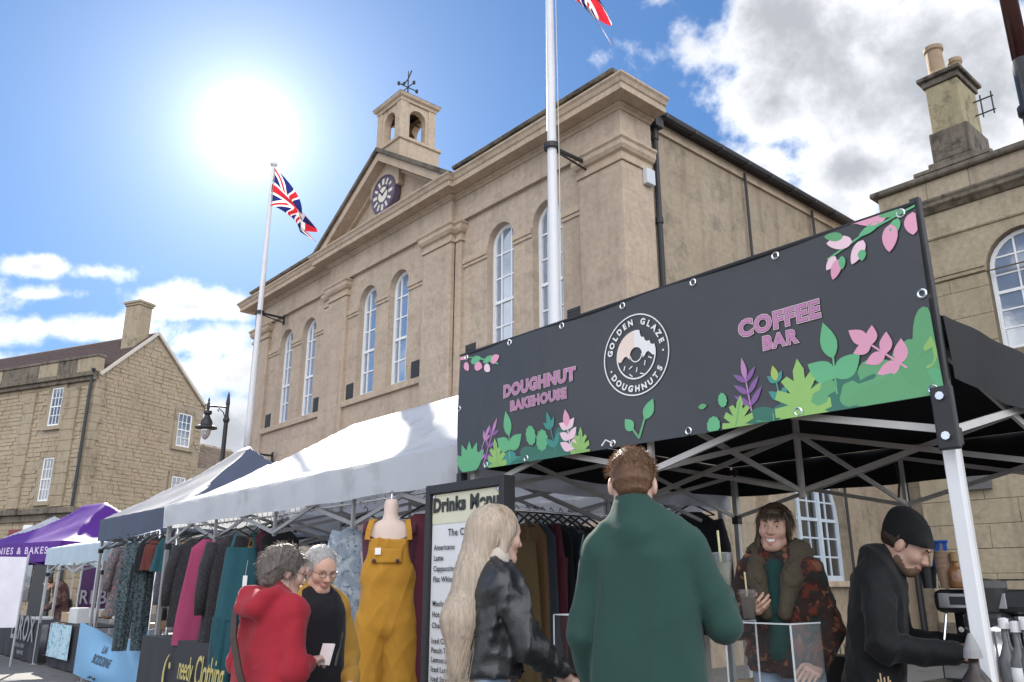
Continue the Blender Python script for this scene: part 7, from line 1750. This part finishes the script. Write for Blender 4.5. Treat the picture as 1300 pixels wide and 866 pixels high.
t.build('painted_crescent', YEL, ch_)
t = MB(); t.add([(cx_ - .02 + .028 * math.cos(k * .785), 3.085, cz_ + .13 + .034 * math.sin(k * .785)) for k in range(8)], [tuple(range(8))]); t.build('painted_dot', YEL, ch_)
# white bag on that table
p = onY(236, 800, 3.4); wv = Vol(); wv.el((0, 0, .09), (.17, .10, .09), .03); wv.el((.09, 0, .15), (.08, .07, .07), .04); wv.cut((0, 0, .0), (0, 0, -1)); wv.disp = folds(.008, 2, 1, 20)
o = link_np('white_bag', [wv.mesh(.012)], [cloth('white_cotton', (.55, .54, .52))], None); o.location = (p.x, 3.42, .835); tag(o, 'crumpled white bag on the charcoal cloth left of the pink dress', 'bag')
for k, (px, w_, h_, mt, lb) in enumerate(((214, .22, .12, C_brn, 'brown folded knitwear on the charcoal table by the canopy leg'), (222, .2, .2, plain('grey_box', (.16, .15, .15), .7), 'grey storage box behind the white bag'), (208, .16, .26, C_black, 'black stacked jumpers at the left end of the charcoal table'))):
    p = onY(px, 800, 3.6); box_thing('folded_stack' if k != 1 else 'storage_box', lb, 'clothes' if k != 1 else 'box', mt, p.x - w_ / 2, p.x + w_ / 2, 3.52, 3.70, .838, .838 + h_, .03)
# cream backdrop at the back of the white canopy
bd = thing('backdrop_sheet', 'pale cream sheet hung across the back of the clothing stall', 'sheet', (-7.4, 6.15, 0)); t = MB(); t.sheet([[(-9.7 + 5.2 * i / 50, 6.16 + .02 * math.sin(i * .9), .1 + 1.62 * j / 6 - (.06 * math.sin(i * .12) if j == 6 else 0)) for i in range(51)] for j in range(7)]); t.build('sheet', cloth('cream_sheet', (.50, .47, .42), .2, wr=.4), bd, smooth=True); t = MB(); t.tube([(-9.8, 6.18, 1.72), (-4.4, 6.18, 1.72)], .012, 6); t.build('rail', GREYALU, bd)
# dark clothes massed at the back rail
for k in range(16):
    x = -9.4 + k * .30; mt = (C_black, C_char, C_navy, C_slate, C_green, C_brn)[k % 6]
    garment('coat' if k % 2 else 'dress', '%s %s on the back rail, %s from the left' % (('black', 'charcoal', 'navy', 'slate', 'green', 'brown')[k % 6], 'coat' if k % 2 else 'dress', ('first', 'second', 'third', 'fourth', 'fifth', 'sixth', 'seventh', 'eighth', 'ninth', 'tenth', 'eleventh', 'twelfth', 'thirteenth', 'fourteenth', 'fifteenth', 'sixteenth')[k]), 'coat' if k % 2 else 'dress', (x, 5.55, 1.82), R_(-40 + 9 * (k % 3)), 1.0, .36, .42, mt, .06, group='clothes on the back rail', seed=70 + k, sleeves=.5 if k % 2 else 0)
rail('back rail across the clothing stall', [(-9.6, 5.55, 1.84), (-4.7, 5.55, 1.84)], .016, [(-9.6, 5.55, 1.84), (-4.7, 5.55, 1.84)])

# ------------------------------------------------------------------ stall under the navy canopy
SKYB = cloth('sky_blue_vinyl', (.22, .44, .68), .1, .45, .06, wr=.3, sheen=0)
a, b_ = onY(104, 790, 3.62), onY(192, 797, 3.62)
bx0, bx1, bz0, bz1 = a.x + .0, b_.x, .10, .83
bl_ = thing('blue_banner', 'sky blue vinyl banner tied between the navy canopy legs', 'banner', ((bx0 + bx1) / 2, 3.6, 0))
def bb(u, v): sag = .16 * math.sin(math.pi * u) * v + .03 * math.sin(math.pi * u) * (1 - v); return (bx0 + (bx1 - bx0) * u, 3.60 - .03 * math.sin(6 * u + 3 * v) * math.sin(math.pi * u) - .05 * math.exp(-((u - .45) ** 2) * 30) * math.sin(v * 6), bz0 + (bz1 - bz0) * v - sag + .04 * math.sin(2 * math.pi * u) * v)
t = MB(); t.sheet([[bb(i / 40, j / 14) for i in range(41)] for j in range(15)]); t.build('vinyl', SKYB, bl_, smooth=True)
NAVYP = plain('dark_print', (.05, .065, .08), .5, .1)
def bt(s_, u, v, size): text_obj('lettering', s_, NAVYP, bl_, lambda x, y: Vector(bb(u + x / (bx1 - bx0), v + y / (bz1 - bz0))) - Vector((0, .012, 0)), size, .004, 'CENTER')
bt('LA', .40, .60, .15); bt('BODDINE', .43, .38, .17)
t = MB(); pts = [bb(.30 + .02 * math.sin(k) + .035 * k / 3, .06 + .05 * abs(math.sin(k * .9))) for k in range(12)]; t.tube([(p[0], p[1] - .012, p[2]) for p in pts], .008, 5); t.build('printed_squiggle', NAVYP, bl_)
for (u, v) in ((0, 1), (1, 1), (0, 0), (1, 0)):
    p = Vector(bb(u, v)); t = MB(); t.tube([p, p + Vector(((-.1 if u == 0 else .1), .05, .02))], .005, 5); t.build('tie', plain('rope', (.6, .58, .52), .8), bl_)
table('long goods table behind the sky blue banner', -13.7, -10.9, 3.9, 4.7, .86)
PK = plain('white_carton', (.60, .60, .60), .6, .1); BRB = plain('brown_paper', (.24, .14, .07), .8, .2)
k = 0
for (px, py, w_, h_, mt, nm, lb) in ((150, 776, .34, .12, PK, 'carton', 'white carton at the bottom of the pile on the navy stall'), (148, 765, .32, .11, PK, 'carton', 'white carton in the middle of the pile on the navy stall'), (152, 755, .28, .10, PK, 'carton', 'white carton on top of the pile on the navy stall'), (124, 778, .3, .14, PK, 'carton', 'white carton left of the pile, by the slim canopy leg')):
    p = onY(px, 780, 4.1); zz = .86 + (.13 * k if k < 3 else 0); box_thing(nm, lb, 'carton', mt, p.x - w_ / 2, p.x + w_ / 2, 4.0, 4.28, zz + .002, zz + .125, .012, 'white cartons on the navy stall'); k += 1
for j, px in enumerate((137, 160, 172)):
    p = onY(px, 785, 3.98); wv = Vol(); wv.el((0, 0, .07), (.16, .10, .08), .03); wv.el((.06, .02, .11), (.09, .07, .06), .03); wv.cut((0, 0, 0), (0, 0, -1)); wv.disp = folds(.010, j, 1, 22)
    o = link_np('paper_bag', [wv.mesh(.016)], [BRB if j != 1 else C_grey], None); o.location = (p.x, 3.98, .862); tag(o, ('brown paper bag behind the blue banner', 'grey cloth bundle beside the floral shirt', 'brown paper bag under the camouflage trousers')[j], 'bag', 'bags on the navy stall')
fl_ = onY(146, 748, 4.3); yf = thing('yellow_flowers', 'small bunch of yellow flowers above the white cartons', 'flowers', (fl_.x, 4.3, .86)); t = MB()
for j in range(7): t.tube([(fl_.x, 4.3, .9), (fl_.x + .05 * math.cos(j), 4.3 + .05 * math.sin(j), 1.3 + .02 * j)], .006, 5)
t.build('stems', MGRN, yf)
for j in range(7):
    t = MB(); cc = Vector((fl_.x + .06 * math.cos(j), 4.3 + .06 * math.sin(j), 1.32 + .018 * j))
    for q in range(7): t.add([cc, cc + Vector((.06 * math.cos(q * .9), -.02 + .03 * math.sin(q), .05 * math.sin(q * .9))), cc + Vector((.06 * math.cos(q * .9 + .6), -.02, .05 * math.sin(q * .9 + .6)))], [(0, 1, 2)])
    t.build('flower', plain('yellow_petal', (.62, .45, .02), .6), yf)
t = MB(); t.lathe([(.05, 0), (.06, .1), (.04, .3), (.05, .32)], (fl_.x, 4.3, .862), 14); t.build('vase', GREYALU, yf, smooth=True)

# ------------------------------------------------------------------ stalls further left
e0, e1 = onY(-40, 790, 3.75), onY(54, 793, 3.75)
el_, fr = drape('draped_table', 'table under black cloth lettered in grey capitals at the left edge', 'table', cloth('black_table_cloth', (.022, .024, .030), wr=.4), e0.x, e1.x, 3.75, .03, .70, .7, .012, 8)
GLET = plain('grey_print', (.30, .30, .31), .6, .1)
text_obj('lettering', 'ELROX', GLET, el_, lambda u, v: (e1.x - .42 + u, 3.715, .38 + v), .62, .012, 'RIGHT', 1.1, fit=1.9)
text_obj('lettering', 'NATURAL WORKS', GLET, el_, lambda u, v: (e1.x - 1.0 + u, 3.715, .24 + v), .10, .001, 'RIGHT'); text_obj('lettering', 'HANDMADE', GLET, el_, lambda u, v: (e1.x - 1.0 + u, 3.715, .12 + v), .10, .001, 'RIGHT')
t0, t1 = onY(60, 795, 3.78), onY(96, 795, 3.78)
tt, fr = drape('draped_table', 'table under dark cloth carrying the pale blue towel', 'table', cloth('dark_navy_cloth', (.020, .022, .030), wr=.4), t0.x, t1.x + .5, 3.85, .03, .72, .6, .01, 12)
ta, tb2 = onY(64, 795, 3.8), onY(91, 799, 3.8)
tw = thing('tea_towel', 'pale blue printed towel hanging from the dark table', 'towel', ((ta.x + tb2.x) / 2, 3.8, .72)); t = MB(); t.sheet([[(ta.x + (tb2.x - ta.x) * i / 10, 3.80 - .008 * math.sin(i * 1.3), .725 - .54 * j / 8) for i in range(11)] for j in range(9)]); t.build('cloth', cloth('printed_towel', (.42, .58, .66), pattern=[(14, (.12, .25, .42), .55, .6), (9, (.08, .30, .30), .6, .66)]), tw, smooth=True)
for k in range(3):
    p = onY((100, 90, 50)[k], 782, 4.1); box_thing('goods_box', ('white printed box on the dark table by the towel', 'pale wooden crate behind the towel', 'white paper on the lettered black table')[k], 'box', (PK, WOOD, PK)[k], p.x - .25, p.x + .25, 4.0, 4.3, .728 if k < 2 else .708, (.98, .90, .76)[k], .01)
# valance lettering and sheets of the purple stall
cr_, sr_ = math.cos(R_(12)), math.sin(R_(12))
def pv(u, v, o=.03): x, y = u, -o; return (pf.x + x * cr_ - y * sr_, pf.y + x * sr_ + y * cr_, v)
text_obj('lettering', 'BADDEST BROWNIES & BAKES', plain('pale_lilac_print', (.60, .52, .66), .6), purple_g, lambda u, v: pv(-.35 + u, 2.01 + v, .05), .20, .003, 'RIGHT', 1.25, fit=3.6)
ps = thing('purple_sidewall', 'purple side wall with grey capitals behind the navy stall', 'side wall', (atD(140, 740, 19).x, atD(140, 740, 19).y, 0)); A_, B_ = atD(106, 712, 19), atD(188, 712, 18)
t = MB(); t.sheet([[(A_.x + (B_.x - A_.x) * i / 12, A_.y + (B_.y - A_.y) * i / 12, .75 + (1.93 - .75) * j / 4) for i in range(13)] for j in range(5)]); t.build('fabric', cloth('dark_purple_canvas', (.055, .022, .075), wr=.4), ps, smooth=True)
dAB = (B_ - A_); dAB.z = 0; Lw = dAB.length; dAB.normalize(); nrm = Vector((dAB.y, -dAB.x, 0))
text_obj('lettering', 'REBEL', plain('dull_grey_print', (.24, .22, .25), .6), ps, lambda u, v: Vector((A_.x, A_.y, 0)) + dAB * (.05 + u) + nrm * .03 + Vector((0, 0, 1.02 + v)), .36, .006, 'LEFT', 1.15)
for q in (A_, B_): t = MB(); t.tube([(q.x, q.y, 0), (q.x, q.y, 2.0)], .02, 6); t.build('pole', ALU, ps)
A_, B_ = atD(-40, 725, 17.5), atD(33, 725, 17.5); wsht = thing('white_sidewall', 'pale lilac-white sheet hanging under the purple canopy', 'side wall', (B_.x, B_.y, 0)); t = MB(); t.sheet([[(A_.x + (B_.x - A_.x) * i / 16, A_.y + (B_.y - A_.y) * i / 16 + .02 * math.sin(i), .65 + 1.2 * j / 4) for i in range(17)] for j in range(5)]); t.build('fabric', cloth('lilac_white_sheet', (.52, .52, .60), .2, wr=.3), wsht, smooth=True)
for q in (A_, B_): t = MB(); t.tube([(q.x, q.y, 0), (q.x, q.y, 1.9)], .02, 6); t.build('pole', ALU, wsht)
